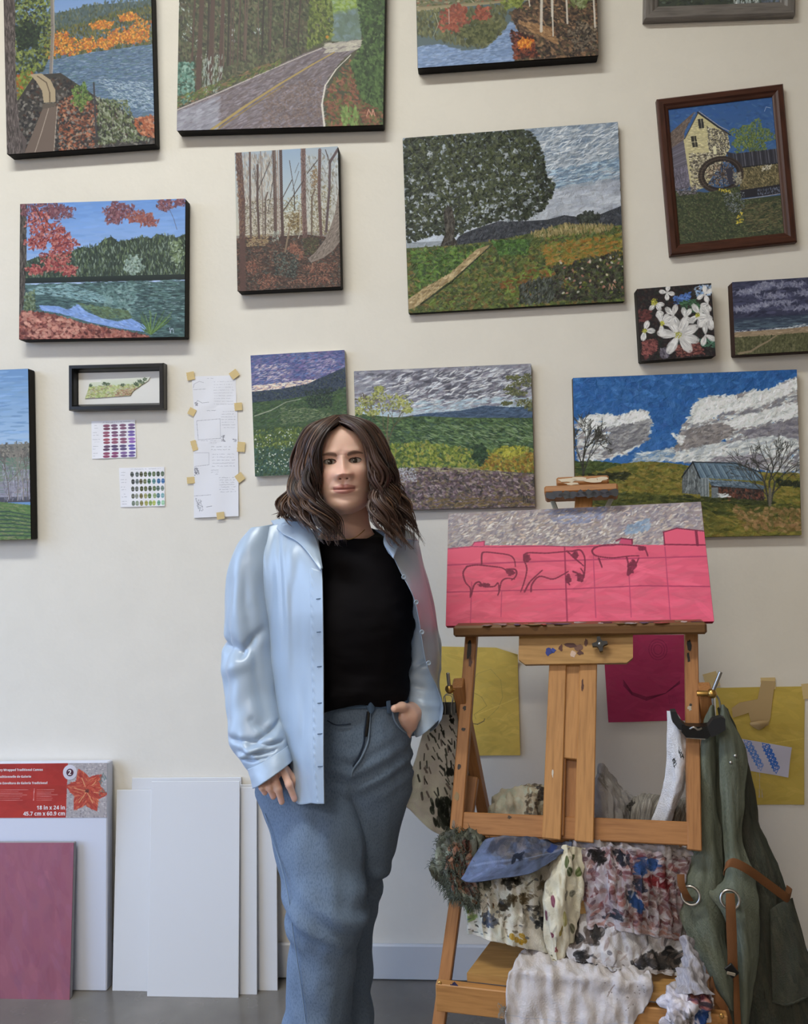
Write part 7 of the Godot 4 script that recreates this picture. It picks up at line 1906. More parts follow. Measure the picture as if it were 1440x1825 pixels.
func nets(C: Array, cell: float, k: float, V: PackedVector3Array, I: PackedInt32Array, cut := 1e3) -> void:
	var lo := Vector3.ONE * 1e3
	var hi := -lo
	for c in C:
		for e in 2:
			lo = lo.min(c[e] - Vector3.ONE * (c[2 + e] * 1.25 + cell * 3))
			hi = hi.max(c[e] + Vector3.ONE * (c[2 + e] * 1.25 + cell * 3))
	var B := 6
	var n := Vector3i(((hi - lo) / (cell * B)).ceil()) * B + Vector3i.ONE
	var val := PackedFloat32Array()
	val.resize(n.x * n.y * n.z)
	var sx := n.y * n.z
	for bx in range(0, n.x - 1, B):
		for by in range(0, n.y - 1, B):
			for bz in range(0, n.z - 1, B):
				var mid := lo + Vector3(bx + B * 0.5, by + B * 0.5, bz + B * 0.5) * cell
				var dc := field(C, mid, k)
				var far := absf(dc) > B * cell * 1.5
				if mid.y > cut - B * cell and mid.y < cut + B * cell: far = far and dc > 0
				for x in range(bx, bx + B + 1):
					for y in range(by, by + B + 1):
						for z in range(bz, bz + B + 1):
							var i := x * sx + y * n.z + z
							if far: 
								if val[i] == 0.0: val[i] = dc if lo.y + y * cell < cut else absf(dc)
							elif val[i] == 0.0 or absf(val[i]) > B * cell * 0.5:
								var p := lo + Vector3(x, y, z) * cell
								val[i] = maxf(field(C, p, k), p.y - cut)
	var idx := PackedInt32Array()
	idx.resize(val.size())
	idx.fill(-1)
	var off := [0, n.z, sx, sx + n.z, 1, n.z + 1, sx + 1, sx + n.z + 1]
	var cor := [Vector3(0, 0, 0), Vector3(0, 1, 0), Vector3(1, 0, 0), Vector3(1, 1, 0), Vector3(0, 0, 1), Vector3(0, 1, 1), Vector3(1, 0, 1), Vector3(1, 1, 1)]
	var edges := [[0, 1], [2, 3], [4, 5], [6, 7], [0, 2], [1, 3], [4, 6], [5, 7], [0, 4], [1, 5], [2, 6], [3, 7]]
	for x in n.x - 1:
		for y in n.y - 1:
			for z in n.z - 1:
				var i := x * sx + y * n.z + z
				var neg := 0
				for o in off:
					if val[i + o] < 0.0: neg += 1
				if neg == 0 or neg == 8: continue
				var s := Vector3()
				var m := 0
				for e in edges:
					var a := val[i + off[e[0]]]
					var b := val[i + off[e[1]]]
					if (a < 0.0) != (b < 0.0):
						s += cor[e[0]].lerp(cor[e[1]], a / (a - b))
						m += 1
				idx[i] = V.size()
				V.append(lo + (Vector3(x, y, z) + s / m) * cell)
	for x in range(1, n.x - 1):
		for y in range(1, n.y - 1):
			for z in range(1, n.z - 1):
				var i := x * sx + y * n.z + z
				var a := val[i] < 0.0
				for ax in 3:
					var st: int = [sx, n.z, 1][ax]
					if a == (val[i + st] < 0.0): continue
					var u: int = [n.z, 1, sx][ax]
					var v: int = [1, sx, n.z][ax]
					var q := [idx[i], idx[i - u], idx[i - u - v], idx[i - v]]
					if q.min() < 0: continue
					if a: I.append_array([q[0], q[2], q[1], q[0], q[3], q[2]])
					else: I.append_array([q[0], q[1], q[2], q[0], q[2], q[3]])

func cap(a: Vector3, b: Vector3, ra: float, rb: float, fz := 1.0) -> Array:
	return [a, b, ra, rb, fz]

var HO: Vector3       # the point between her eyes on the head's middle plane
var HB: Basis
const HS := 0.00123

func hp(x: float, y: float, z: float) -> Vector3:
	return HO + HB * Vector3((x - 610.5) * HS, (826.5 - y) * HS, z)

const HEAD := [[-0.1145, 0.010, 0.052, 0.0], [-0.1125, 0.024, 0.066, 0.008], [-0.106, 0.041, 0.076, 0.02], [-0.092, 0.0525, 0.081, 0.035], [-0.075, 0.0575, 0.082, 0.055], [-0.05, 0.0635, 0.083, 0.075], [-0.025, 0.067, 0.084, 0.086], [0.0, 0.068, 0.084, 0.092], [0.03, 0.069, 0.085, 0.095], [0.055, 0.064, 0.079, 0.090], [0.075, 0.053, 0.066, 0.078], [0.088, 0.039, 0.048, 0.058], [0.096, 0.022, 0.027, 0.034], [0.0995, 0.003, 0.004, 0.005]]

func gauss(x: float, y: float, cx: float, cy: float, sx: float, sy: float) -> float:
	var u := (x - cx) / sx
	var v := (y - cy) / sy
	return exp(-0.5 * (u * u + v * v))

func face_disp(x: float, y: float) -> float:
	var ax := absf(x)
	var d := 0.0
	d -= 0.0115 * gauss(ax, y, 0.027, 0.000, 0.0145, 0.0105)
	d += 0.0045 * gauss(ax, y, 0.026, 0.0185, 0.017, 0.006)
	d += 0.0055 * gauss(ax, y, 0.038, -0.028, 0.018, 0.018)
	d -= 0.002 * gauss(x, y, 0, 0.012, 0.008, 0.008)
	if y < 0.02 and y > -0.055:
		var t := clampf((0.012 - y) / 0.041, 0.0, 1.0)
		var ridge := lerpf(0.003, 0.0180, pow(t, 0.95))
		if y < -0.028: ridge *= exp(-pow((y + 0.028) / 0.0098, 2.0))
		d += ridge * exp(-0.5 * pow(x / lerpf(0.0058, 0.0088, t), 2.0)) * clampf((0.02 - y) / 0.01, 0, 1)
	d += 0.003 * gauss(x, y, 0, -0.0275, 0.0085, 0.0065)
	d += 0.0100 * gauss(ax, y, 0.0130, -0.0310, 0.0056, 0.0062)
	d -= 0.0060 * gauss(ax, y, 0.0074, -0.0385, 0.0027, 0.0016)
	d += 0.0062 * gauss(x, y, 0, -0.059, 0.026, 0.017)
	d += 0.0042 * gauss(ax, y, 0.007, -0.0560, 0.010, 0.0033)
	d += 0.0052 * gauss(x, y, 0, -0.0663, 0.0145, 0.0042)
	d -= 0.0042 * gauss(x, y, 0, -0.0608, 0.013, 0.0014)
	d -= 0.0022 * gauss(ax, y, 0.0235, -0.0600, 0.0036, 0.0036)
	d -= 0.0016 * gauss(x, y, 0, -0.049, 0.0026, 0.006)
	d -= 0.004 * gauss(x, y, 0, -0.0775, 0.017, 0.0052)
	d += 0.0055 * gauss(x, y, 0, -0.097, 0.015, 0.011)
	d -= 0.0010 * gauss(ax, y + 1.1 * (ax - 0.027), 0.027, -0.044, 0.008, 0.006)
	return d

func eye_in(x: float, y: float) -> float:      # 1 inside the lids
	var u := (absf(x) - 0.0275) / 0.0130
	if absf(u) >= 1.0: return 0.0
	var arch := sqrt(1.0 - u * u)
	var yy := y - 0.0006 * u
	return 1.0 if yy < 0.0056 * arch and yy > -0.0046 * arch else 0.0

var PROF := []

func profile() -> void:       # half width, front and back of the head by height, smoothed
	for r in 300:
		var y := -0.1145 + 0.214 * r / 299.0
		var k := 0
		while k < HEAD.size() - 2 and y > HEAD[k + 1][0]: k += 1
		var t := clampf((y - HEAD[k][0]) / (HEAD[k + 1][0] - HEAD[k][0]), 0, 1)
		PROF.append(Vector3(HEAD[k][1], HEAD[k][2], HEAD[k][3]).lerp(Vector3(HEAD[k + 1][1], HEAD[k + 1][2], HEAD[k + 1][3]), t))
	for pass_ in 5:
		var old := PROF.duplicate()
		for r in range(1, 299):
			var m := mini(7, mini(r, 299 - r))
			var sum := Vector3()
			for d in range(-m, m + 1): sum += old[r + d]
			PROF[r] = sum / (2 * m + 1)

func head_at(a: float, y: float, recess := true) -> Vector3:
	if PROF.is_empty(): profile()
	var g := clampf((y + 0.1145) / 0.214 * 299.0, 0.0, 298.999)
	var gi := int(g)
	var q: Vector3 = PROF[gi].lerp(PROF[gi + 1], g - gi)
	var s := sin(a)
	var c := cos(a)
	var x: float = q[0] * signf(s) * pow(absf(s), 0.92)
	var z: float = (q[1] if c > 0 else q[2]) * signf(c) * pow(absf(c), 0.82)
	if c > 0.0:
		z += face_disp(x, y) * smoothstep(0.0, 0.35, c)
		if recess and eye_in(x, y) > 0.0: z -= 0.005
	return Vector3(x, y, z)

func face_color(x: float, y: float, z: float) -> Color:
	var c := srgb(238, 195, 175)
	if z < 0.02: return c
	var ax := absf(x)
	c = c.lerp(srgb(222, 150, 132), 0.30 * gauss(ax, y, 0.036, -0.032, 0.016, 0.014))
	c = c.lerp(srgb(220, 146, 130), 0.35 * gauss(x, y, 0, -0.027, 0.009, 0.010))
	var top := -0.0522 - 5.5 * x * x + 0.0012 * gauss(ax, 0, 0.006, 0, 0.004, 1)
	var low := -0.0712 + 13.0 * x * x
	c = c.lerp(srgb(194, 116, 110), 0.68 * smoothstep(0.0012, -0.0004, y - top) * smoothstep(-0.0012, 0.0006, y - low) * smoothstep(0.0250, 0.0225, ax))
	c = c.lerp(srgb(118, 60, 58), 0.85 * smoothstep(0.0014, 0.0003, absf(y + 0.0608 - 2.0 * x * x)) * smoothstep(0.0245, 0.021, ax))
	c = c.lerp(srgb(96, 50, 44), smoothstep(0.45, 0.8, gauss(ax, y, 0.0074, -0.0386, 0.0026, 0.0014)))
	# brows, lashes
	var u := (ax - 0.0275) / 0.0175
	if absf(u) < 1.0:
		var by := 0.0150 + 0.0032 * (1.0 - pow((u - 0.25), 2.0)) - 0.0014
		var hw := 0.0035 * (1.0 - 0.75 * maxf(u, 0.0)) * smoothstep(-1.0, -0.8, u)
		var f := clampf(1.6 - absf(y - by) / maxf(hw, 0.0004), 0, 1)
		c = c.lerp(srgb(60, 42, 36), 0.92 * f * (0.8 + 0.2 * sin(x * 5200.0 + y * 2600.0)))
	var e := (ax - 0.0275) / 0.0140
	if absf(e) < 1.0:
		var arch := sqrt(1.0 - e * e)
		var up := y - 0.0006 * e - 0.0061 * arch
		if absf(up) < 0.0011: c = srgb(44, 30, 26)
		var dn := y - 0.0006 * e + 0.0050 * arch
		if absf(dn) < 0.0006: c = c.lerp(srgb(110, 76, 66), 0.7)
	if eye_in(x, y) > 0.0: c = srgb(198, 186, 180).lerp(srgb(196, 140, 130), smoothstep(0.0185, 0.0160, ax))
	return c

func person() -> void:
	HO = at_z(610.5, 826.5, -1.80)
	var to := Vector3(0, EYE, 0) - HO
	HB = Basis(Vector3.UP, atan2(to.x, to.z)) * Basis(Vector3.BACK, deg_to_rad(1.9))
	var root := at_z(590, 1600, -1.80)
	root.y = 0.0
	var t := thing("person", "woman in open pale blue satin shirt, black top and blue jeans standing", "person", Transform3D(Basis(), root))
	var X := t.transform.affine_inverse()
	var skin := mat("skin", Color.WHITE, 0.5, 0.45)
	skin.vertex_color_use_as_albedo = true
	skin.subsurf_scatter_enabled = true
	skin.subsurf_scatter_strength = 0.15
	# ---- body: one continuous mesh with neck, trunk, arms, hands, legs and the head
	var V := PackedVector3Array()
	var I := PackedInt32Array()
	var P := func(x: float, y: float, z: float) -> Vector3: return at_z(x, y, z)
	var neck0: Vector3 = P.call(619, 975, -1.845)
	var sl: Vector3 = P.call(478, 990, -1.85)
	var sr: Vector3 = P.call(722, 992, -1.88)
	var el: Vector3 = P.call(446, 1185, -1.81)
	var er: Vector3 = P.call(758, 1148, -1.90)
	var wl: Vector3 = P.call(486, 1362, -1.71)
	var wr: Vector3 = P.call(744, 1262, -1.845)
	var hl: Vector3 = P.call(548, 1390, -1.83)
	var hr: Vector3 = P.call(668, 1385, -1.85)
	var kl: Vector3 = P.call(582, 1612, -1.735)
	var kr: Vector3 = P.call(618, 1608, -1.865)
	var al: Vector3 = P.call(568, 1850, -1.75)
	al.y = 0.09
	var ar: Vector3 = P.call(612, 1850, -1.86)
	ar.y = 0.09
	var body := [cap(HO + HB * Vector3(0.002, -0.06, -0.025), neck0, 0.050, 0.054), cap(neck0, P.call(612, 1060, -1.85), 0.06, 0.105, 1.15), cap(P.call(525, 990, -1.865), P.call(700, 990, -1.87), 0.042, 0.042), cap(P.call(612, 1060, -1.85), P.call(606, 1240, -1.85), 0.115, 0.11, 1.2), cap(P.call(575, 1330, -1.84), P.call(640, 1330, -1.85), 0.11, 0.11, 1.1),
		cap(sl, el, 0.036, 0.031), cap(el, wl, 0.031, 0.023), cap(sr, er, 0.032, 0.027), cap(er, wr, 0.026, 0.022), cap(hl, kl, 0.075, 0.05), cap(kl, al, 0.048, 0.032), cap(hr, kr, 0.07, 0.048), cap(kr, ar, 0.046, 0.032)]
	nets(body, 0.011, 0.026, V, I)
	# hands
	var hand_l := [cap(wl, P.call(482, 1372, -1.70), 0.022, 0.026, 1.7), cap(P.call(466, 1380, -1.694), P.call(500, 1362, -1.694), 0.011, 0.012)]
	for f in [[463, 1389, 467, 1403, 472, 1413, 0.0072, 0.0059], [474, 1382, 481, 1404, 487, 1420, 0.0077, 0.0063], [487, 1375, 496, 1406, 502, 1429, 0.0080, 0.0065], [502, 1366, 515, 1398, 525, 1424, 0.0080, 0.0065]]:
		hand_l.append(cap(P.call(f[0], f[1], -1.690), P.call(f[2], f[3], -1.677), f[6], f[6] * 0.94))
		hand_l.append(cap(P.call(f[2], f[3], -1.677), P.call(f[4], f[5], -1.684), f[6] * 0.94, f[7]))
	hand_l.append(cap(P.call(507, 1372, -1.70), P.call(522, 1390, -1.705), 0.011, 0.0095))
	hand_l.append(cap(P.call(522, 1390, -1.705), P.call(531, 1408, -1.71), 0.0095, 0.008))
	nets(hand_l, 0.0026, 0.005, V, I)
	var hand_r := [cap(wr, P.call(728, 1277, -1.805), 0.023, 0.025, 1.4), cap(P.call(722, 1277, -1.797), P.call(731, 1290, -1.815), 0.017, 0.017)]
	hand_r.append(cap(P.call(731, 1264, -1.805), P.call(716, 1260, -1.782), 0.012, 0.0105))
	hand_r.append(cap(P.call(716, 1260, -1.782), P.call(703, 1263, -1.764), 0.0103, 0.0085))
	for f in 4:
		var b: Vector3 = P.call(715 + f * 6, 1284 + f * 4, -1.803 - f * 0.005)
		var m: Vector3 = P.call(706 + f * 6, 1304 + f * 3, -1.825 - f * 0.004)
		hand_r.append(cap(b, m, 0.009, 0.0085))
		hand_r.append(cap(m, P.call(698 + f * 6, 1324 + f * 2, -1.845), 0.0085, 0.007))
	nets(hand_r, 0.003, 0.007, V, I)
	var C := PackedColorArray()
	C.resize(V.size())
	C.fill(srgb(232, 186, 165))
	# nails of the hanging hand are part of its skin, a little paler and pinker
	var tips := [P.call(471.5, 1412, -1.678), P.call(486.5, 1418, -1.677), P.call(501.5, 1427, -1.677), P.call(524, 1422, -1.677)]
	for k in V.size():
		for q in tips:
			if V[k].distance_to(q) < 0.0058: C[k] = srgb(238, 192, 178)
	# head
	var nr := 300
	var na := 260
	var i0 := V.size()
	for r in nr:
		var f := float(r) / (nr - 1)
		var y := lerpf(-0.1145, 0.0995, f)
		for k in na:
			var s := float(k) / na * 2.0 - 1.0
			var a := PI * signf(s) * pow(absf(s), 1.5)
			var q := head_at(a, y)
			V.append(HO + HB * q)
			C.append(face_color(q.x, q.y, q.z))
	for r in nr - 1:
		for k in na:
			var a := i0 + r * na + k
			var b := i0 + r * na + (k + 1) % na
			I.append_array([a, a + na, b, b, a + na, b + na])
	for k in V.size(): V[k] -= root
	part("body", build(V, I, PackedVector2Array(), C), skin, t)
	# ---- eyes
	var eye := mat("eye", Color.WHITE, 0.08, 0.6)
	eye.vertex_color_use_as_albedo = true
	for s in [-1.0, 1.0]:
		var q := Vector3(s * 0.027, 0, 0)
		for k in 60:
			var h := head_at(0.1 + k * 0.02, 0.0, false)
			if absf(h.x - 0.027) < 0.0012: q.z = h.z
		var EV := PackedVector3Array()
		var EI := PackedInt32Array()
		var EC := PackedColorArray()
		var look := Vector2(0.0, 0.0003)
		for r in 31:
			for k in 32:
				var a := PI * 0.55 * r / 30.0
				var d := Vector3(sin(a) * cos(TAU * k / 32), sin(a) * sin(TAU * k / 32), cos(a))
				EV.append(d * Vector3(0.0150, 0.0120, 0.0118))
				var an := Vector2(d.x * 0.0150 - look.x, d.y * 0.0120 - look.y).length()
				EC.append(srgb(16, 13, 12) if an < 0.0024 else srgb(66, 48, 38) if an < 0.0050 else srgb(40, 30, 26) if an < 0.0057 else srgb(205, 196, 190))
		for r in 30:
			for k in 32:
				var a := r * 32 + k
				var b := r * 32 + (k + 1) % 32
				EI.append_array([a, b, a + 32, b, b + 32, a + 32])
		part("eye", build(EV, EI, PackedVector2Array(), EC), eye, t, X * Transform3D(HB, HO + HB * (q - Vector3(0, 0, 0.0126))))
	clothes(t, root, {"hl": hl, "hr": hr, "kl": kl, "kr": kr, "al": al, "ar": ar, "el": el, "er": er, "sr": sr, "wr": wr})
	hair(t, root)
	# thin necklace
	var nk := []
	for a in [[588, 936, -1.80], [600, 950, -1.778], [618, 961, -1.772], [636, 956, -1.775], [650, 944, -1.79]]: nk.append(P.call(a[0], a[1], a[2]) - root)
	part("necklace", tube(spline(nk, 30), [0.0009], 6), M["brass"], t)

# ------------------------------------------------------------------ her clothes
func satin() -> StandardMaterial3D:
	var m := mat("pale blue satin", Color(0.66, 0.73, 0.81), 0.36, 0.6)
	m.clearcoat_enabled = true
	m.clearcoat = 0.25
	m.clearcoat_roughness = 0.35
	return m

func clothes(t: Node3D, root: Vector3, J: Dictionary) -> void:
	var local := func(G: Array) -> Array:
		for r in G:
			for k in r.size(): r[k] -= root
		return G
	# ---- jeans
	var jn := mat("blue denim", Color.WHITE, 0.85, 0.25)
	jn.vertex_color_use_as_albedo = true
	jn.albedo_texture = noise_tex(0.05, [Color(0.76, 0.78, 0.81), Color(0.90, 0.91, 0.92), Color.WHITE, Color(0.84, 0.855, 0.88)], 512, 81, FastNoiseLite.TYPE_SIMPLEX_SMOOTH, 5)
	jn.normal_enabled = true
	jn.normal_texture = cloth_normal()
	jn.normal_scale = 0.2
	triplanar(jn, Vector3(9.0, 4.0, 9.0))
	var hl: Vector3 = J.hl
	var hr: Vector3 = J.hr
	var hips := [cap(at_z(572, 1262, -1.845), at_z(648, 1262, -1.85), 0.112, 0.108, 1.08), cap(at_z(562, 1330, -1.84), at_z(646, 1330, -1.85), 0.128, 0.112, 1.05)]
	var near_leg := hips + [cap(at_z(546, 1392, -1.825), at_z(568, 1500, -1.775), 0.117, 0.091, 1.05), cap(at_z(568, 1500, -1.775), J.kl, 0.091, 0.083, 1.0), cap(J.kl, at_z(573, 1720, -1.74), 0.083, 0.066), cap(at_z(573, 1720, -1.74), J.al - Vector3(0.02, 0.05, 0), 0.066, 0.085)]
	var far_leg := hips + [cap(at_z(661, 1390, -1.86), at_z(638, 1510, -1.875), 0.094, 0.078, 1.0), cap(at_z(638, 1510, -1.875), J.kr, 0.078, 0.066), cap(J.kr, at_z(610, 1720, -1.875), 0.066, 0.064), cap(at_z(610, 1720, -1.875), J.ar - Vector3(0, 0.05, 0), 0.064, 0.08)]
	var legs := near_leg
	var V := PackedVector3Array()
	var I := PackedInt32Array()
	var cut := at_z(610, 1243, -1.74).y
	nets(near_leg, 0.0075, 0.035, V, I, cut)
	nets(far_leg, 0.0075, 0.035, V, I, cut)
	var N: PackedVector3Array = build(V, I).surface_get_arrays(0)[Mesh.ARRAY_NORMAL]
	var n1 := FastNoiseLite.new()
	n1.seed = 31
	n1.frequency = 7.0
	n1.fractal_octaves = 3
	var C := PackedColorArray()
	var knee: float = J.kl.y
	var crotch := at_z(625, 1385, -1.74)
	for k in V.size():
		var p := V[k]
		var creases := 0.0
		# drag lines round the knees and at the hip
		creases += 0.006 * exp(-pow((p.y - knee + 0.01) / 0.05, 2.0)) * sin((p.y + p.x * 0.7) * 95.0)
		creases += 0.004 * exp(-pow((p.y - crotch.y) / 0.05, 2.0)) * sin((p.y - absf(p.x - crotch.x) * 0.45) * 150.0)
		creases += 0.003 * exp(-pow((p.y - 0.2) / 0.12, 2.0)) * sin(p.y * 70.0 + p.x * 60.0)
		V[k] = p + N[k] * (creases + n1.get_noise_3d(p.x * 1.4, p.y * 0.6, p.z * 1.4) * 0.006)
		var c := srgb(120, 137, 159)
		C.append(c)
	for k in V.size(): V[k] -= root
	var je := part("jeans", build(V, I, PackedVector2Array(), C), jn, t)
	var on := func(x: float, y: float, out := 0.0015) -> Vector3:      # where a line of sight meets the jeans
		var r := ray(x, y).normalized()
		var d := 1.4
		var best := 9.0
		var bd := d
		for k in 80:
			var e := minf(field(near_leg, Vector3(0, EYE, 0) + r * d, 0.035), field(far_leg, Vector3(0, EYE, 0) + r * d, 0.035))
			if e < best:
				best = e
				bd = d
			d += maxf(e * 0.8, 0.0003)
			if e < 0.0004 or d > 2.4: break
		d = bd
		return Vector3(0, EYE, 0) + r * (d - out - 0.003) - root
	var seam := func(P: Array, rad: float, m: Material, out := 0.0015) -> void:
		var Q := []
		for k in range(0, P.size(), 2): Q.append(on.call(P[k], P[k + 1], out))
		part("seam", tube(spline(Q, P.size() * 3), [rad], 6), m, je)
	var dk := mat("dark denim seam", Color(0.16, 0.21, 0.29), 0.9)
	var lt := mat("pale denim seam", Color(0.50, 0.58, 0.68), 0.9)
	seam.call([660, 1266, 658, 1300, 655, 1325, 643, 1352, 630, 1370, 626, 1384], 0.0022, lt)
	seam.call([655, 1268, 650, 1300, 648, 1325, 640, 1346, 629, 1366], 0.0020, dk)
	seam.call([698, 1262, 704, 1285, 718, 1302, 734, 1310], 0.0022, lt)
	seam.call([583, 1284, 600, 1292, 625, 1290], 0.0012, dk)
	seam.call([472, 1450, 500, 1540, 514, 1600, 522, 1660, 534, 1740, 545, 1822], 0.0012, lt)
	# waistband with a belt loop, the fly left open at the top
	var WB := []
	for y in [1237, 1244, 1252, 1261]:
		var row := []
		for x in [535, 560, 585, 610, 635, 658, 680, 700, 716, 728]:
			var q: Vector3 = on.call(x, maxf(y, 1250) + (610 - x) * 0.02, 0.004)
			q.y = on.call(x, 1262.0, 0.0).y + (1261 - y) * 0.00122 - (0.0 if x > 640 else (640 - x) * 0.00004)
			row.append(q)
		WB.append(row)
	var wb := part("waistband", sheet(net(WB, 50, 10), 0.003), mat("waistband denim", Color(0.31, 0.40, 0.51), 0.85), je)
	var fly := []
	for a in [[[648, 1239, 0.012], [657, 1238, 0.016], [664, 1241, 0.012]], [[650, 1252, 0.008], [660, 1252, 0.014], [668, 1254, 0.008]], [[655, 1266, 0.005], [661, 1272, 0.008], [668, 1266, 0.005]]]:
		var row := []
		for q in a: row.append(on.call(q[0], maxf(q[1], 1252), q[2]) + Vector3(0, (maxf(q[1], 1252) - q[1]) * 0.00122, 0))
		fly.append(row)
	part("fly_flap", sheet(net(fly, 10, 14), 0.002), mat("waistband denim", Color.WHITE), je)
	part("zipper", tube(spline([on.call(657, 1268, 0.004), on.call(655, 1290, 0.004), on.call(652, 1312, 0.003)], 12), [0.0035], 6), mat("zip dark", Color(0.05, 0.045, 0.04), 0.6), je)
	part("belt_loop", sheet(net([[on.call(690, 1252, 0.008) + Vector3(0, 0.006, 0), on.call(696, 1252, 0.008) + Vector3(0, 0.006, 0)], [on.call(689, 1253, 0.012), on.call(696, 1253, 0.012)], [on.call(691, 1272, 0.005), on.call(698, 1272, 0.005)]], 4, 10), 0.002), mat("waistband denim", Color.WHITE), je)
	# ---- shoes (below the picture)
	for a in [J.al, J.ar]:
		var SV := PackedVector3Array()
		var SI := PackedInt32Array()
		nets([cap(Vector3(a.x, 0.045, a.z - 0.02), Vector3(a.x, 0.036, a.z + 0.13), 0.042, 0.034)], 0.008, 0.02, SV, SI)
		for k in SV.size(): SV[k] = Vector3(SV[k].x, maxf(SV[k].y, 0.0), SV[k].z) - root
		part("shoe", build(SV, SI), mat("shoe", Color(0.12, 0.11, 0.1), 0.6), t)
	# ---- black top
	var rows := []
	for a in [[953, 621, 0.060, 0.062, 0.05], [962, 620, 0.088, 0.064, 0.07], [985, 617, 0.135, 0.075, 0.085], [1030, 615, 0.150, 0.104, 0.095], [1080, 614, 0.158, 0.136, 0.10], [1120, 614, 0.161, 0.143, 0.10], [1160, 614, 0.156, 0.130, 0.10], [1200, 612, 0.152, 0.123, 0.10], [1232, 611, 0.152, 0.121, 0.105], [1252, 610, 0.151, 0.113, 0.105]]:
		var c := at_z(a[1], a[0], -1.84)
		var row := []
		for k in 16:
			var an := TAU * k / 16
			var z: float = (a[3] if cos(an) > 0 else a[4]) * cos(an)
			var sn := sin(an)
			var p := c + Vector3(sn * a[2] * (0.86 if sn < 0 else 1.0), 0, z)
			if a[0] == 953: p.y -= 0.016 * maxf(cos(an), 0.0) - 0.02 * maxf(-cos(an), 0.0)
			if a[0] > 1225 and cos(an) > -0.2: p.y += (0.016 * exp(-pow((sn - 0.3) / 0.35, 2.0)) - 0.016 * maxf(-sn, 0.0)) * (1.0 if a[0] > 1240 else 0.6)
			row.append(p - root)
		rows.append(row)
	var TG := wrinkle(net(rows, 80, 70, true), 0.006, 8.0, 33, Vector3(1, 2.2, 1))
	var bt := mat("black jersey", Color(0.085, 0.078, 0.088), 0.85, 0.2)
	part("black_top", sheet(TG, 0.002, true), bt, t)
	# ---- satin shirt
	var sat := satin()
	var shirt := Node3D.new()
	shirt.name = "shirt"
	t.add_child(shirt)
	shirt.set_meta("label", "open pale blue satin shirt")
	var R := [
		[566, 955, -1.765, 533, 933, -1.795, 488, 936, -1.815, 466, 952, -1.82, 480, 960, -1.93, 600, 938, -1.95, 705, 950, -1.94, 738, 965, -1.88, 690, 972, -1.775],
		[574, 1010, -1.705, 535, 1000, -1.725, 488, 998, -1.765, 466, 1002, -1.80, 480, 1005, -1.945, 600, 1000, -1.965, 710, 1000, -1.95, 752, 1012, -1.87, 713, 1018, -1.735],
		[576, 1088, -1.675, 538, 1085, -1.70, 492, 1080, -1.750, 470, 1080, -1.80, 495, 1080, -1.95, 605, 1080, -1.97, 716, 1080, -1.95, 768, 1080, -1.855, 740, 1076, -1.715],
		[577, 1180, -1.68, 540, 1180, -1.70, 496, 1180, -1.745, 476, 1180, -1.80, 495, 1180, -1.95, 605, 1180, -1.97, 716, 1180, -1.95, 781, 1168, -1.85, 758, 1178, -1.73],
		[577, 1270, -1.665, 544, 1270, -1.685, 503, 1270, -1.735, 484, 1268, -1.80, 490, 1262, -1.955, 605, 1245, -1.98, 716, 1232, -1.95, 772, 1222, -1.875, 778, 1224, -1.765],
		[577, 1350, -1.652, 546, 1350, -1.668, 514, 1350, -1.725, 488, 1340, -1.83, 490, 1310, -1.965, 605, 1285, -1.99, 716, 1272, -1.95, 776, 1258, -1.875, 789, 1258, -1.785],
		[578, 1432, -1.645, 556, 1432, -1.658, 531, 1430, -1.70, 500, 1390, -1.82, 490, 1345, -1.97, 605, 1310, -1.99, 722, 1312, -1.94, 766, 1304, -1.875, 786, 1284, -1.80]]
	var RR := []
	for r in R:
		var row := []
		for k in range(0, r.size(), 3): row.append(at_z(r[k], r[k + 1], r[k + 2]))
		RR.append(row)
	var G := net(RR, 150, 110)
	# soft hanging folds, seams pressed in
	var fn := FastNoiseLite.new()
	fn.seed = 35
	fn.frequency = 9.0
	fn.fractal_octaves = 2
	for v in 110:
		for u in 150:
			var p: Vector3 = G[v][u]
			var w := smoothstep(8.0, 26.0, float(u))
			var dd := fn.get_noise_3d(p.x * 1.6, p.y * 0.4, p.z) * 0.009 * w + 0.0012 * sin(u * 0.5 + v * 0.02) * w * smoothstep(0.0, 50.0, float(v))
			if u < 45: dd += 0.0035 * exp(-pow((u - 30.0 + v * 0.04) / 1.6, 2.0)) * smoothstep(60.0, 30.0, float(v)) - 0.003 * exp(-pow((u - 33.0 + v * 0.04) / 1.6, 2.0)) * smoothstep(60.0, 30.0, float(v))
			G[v][u] = p + Vector3(0, 0, dd)
	part("shirt_body", sheet(local.call(G), 0.0014), sat, shirt)
	# placket with buttonholes, a line of stitching puckers
	var PL := []
	for v in range(20, 110):
		var row := PackedVector3Array()
		for u in 14:
			var p: Vector3 = G[v][13 - u]
			row.append(p + Vector3(-0.0006 if u == 13 else 0.0, 0, 0.0022 + (0.0016 * sin(v * 1.7) if u == 2 else 0.0) - (0.003 if u == 0 else 0.0)))
		PL.append(row)
	part("placket", sheet(PL, 0.0018), sat, shirt)
	var hole := mat("buttonhole thread", Color(0.34, 0.42, 0.52), 0.8)
	for y in [1072, 1128, 1186, 1246, 1305, 1367]:
		var vv := clampi(int((y - 1014) / 419.0 * 89.0), 0, 89)
		part("buttonhole", cbox(Vector3(0.011, 0.0022, 0.0012), 0.0005), hole, shirt, Transform3D(Basis(Vector3.BACK, 0.1), PL[vv][8] + Vector3(0, 0, 0.0012)))
	var but := mat("pearl button", Color(0.62, 0.68, 0.75), 0.25, 0.6)
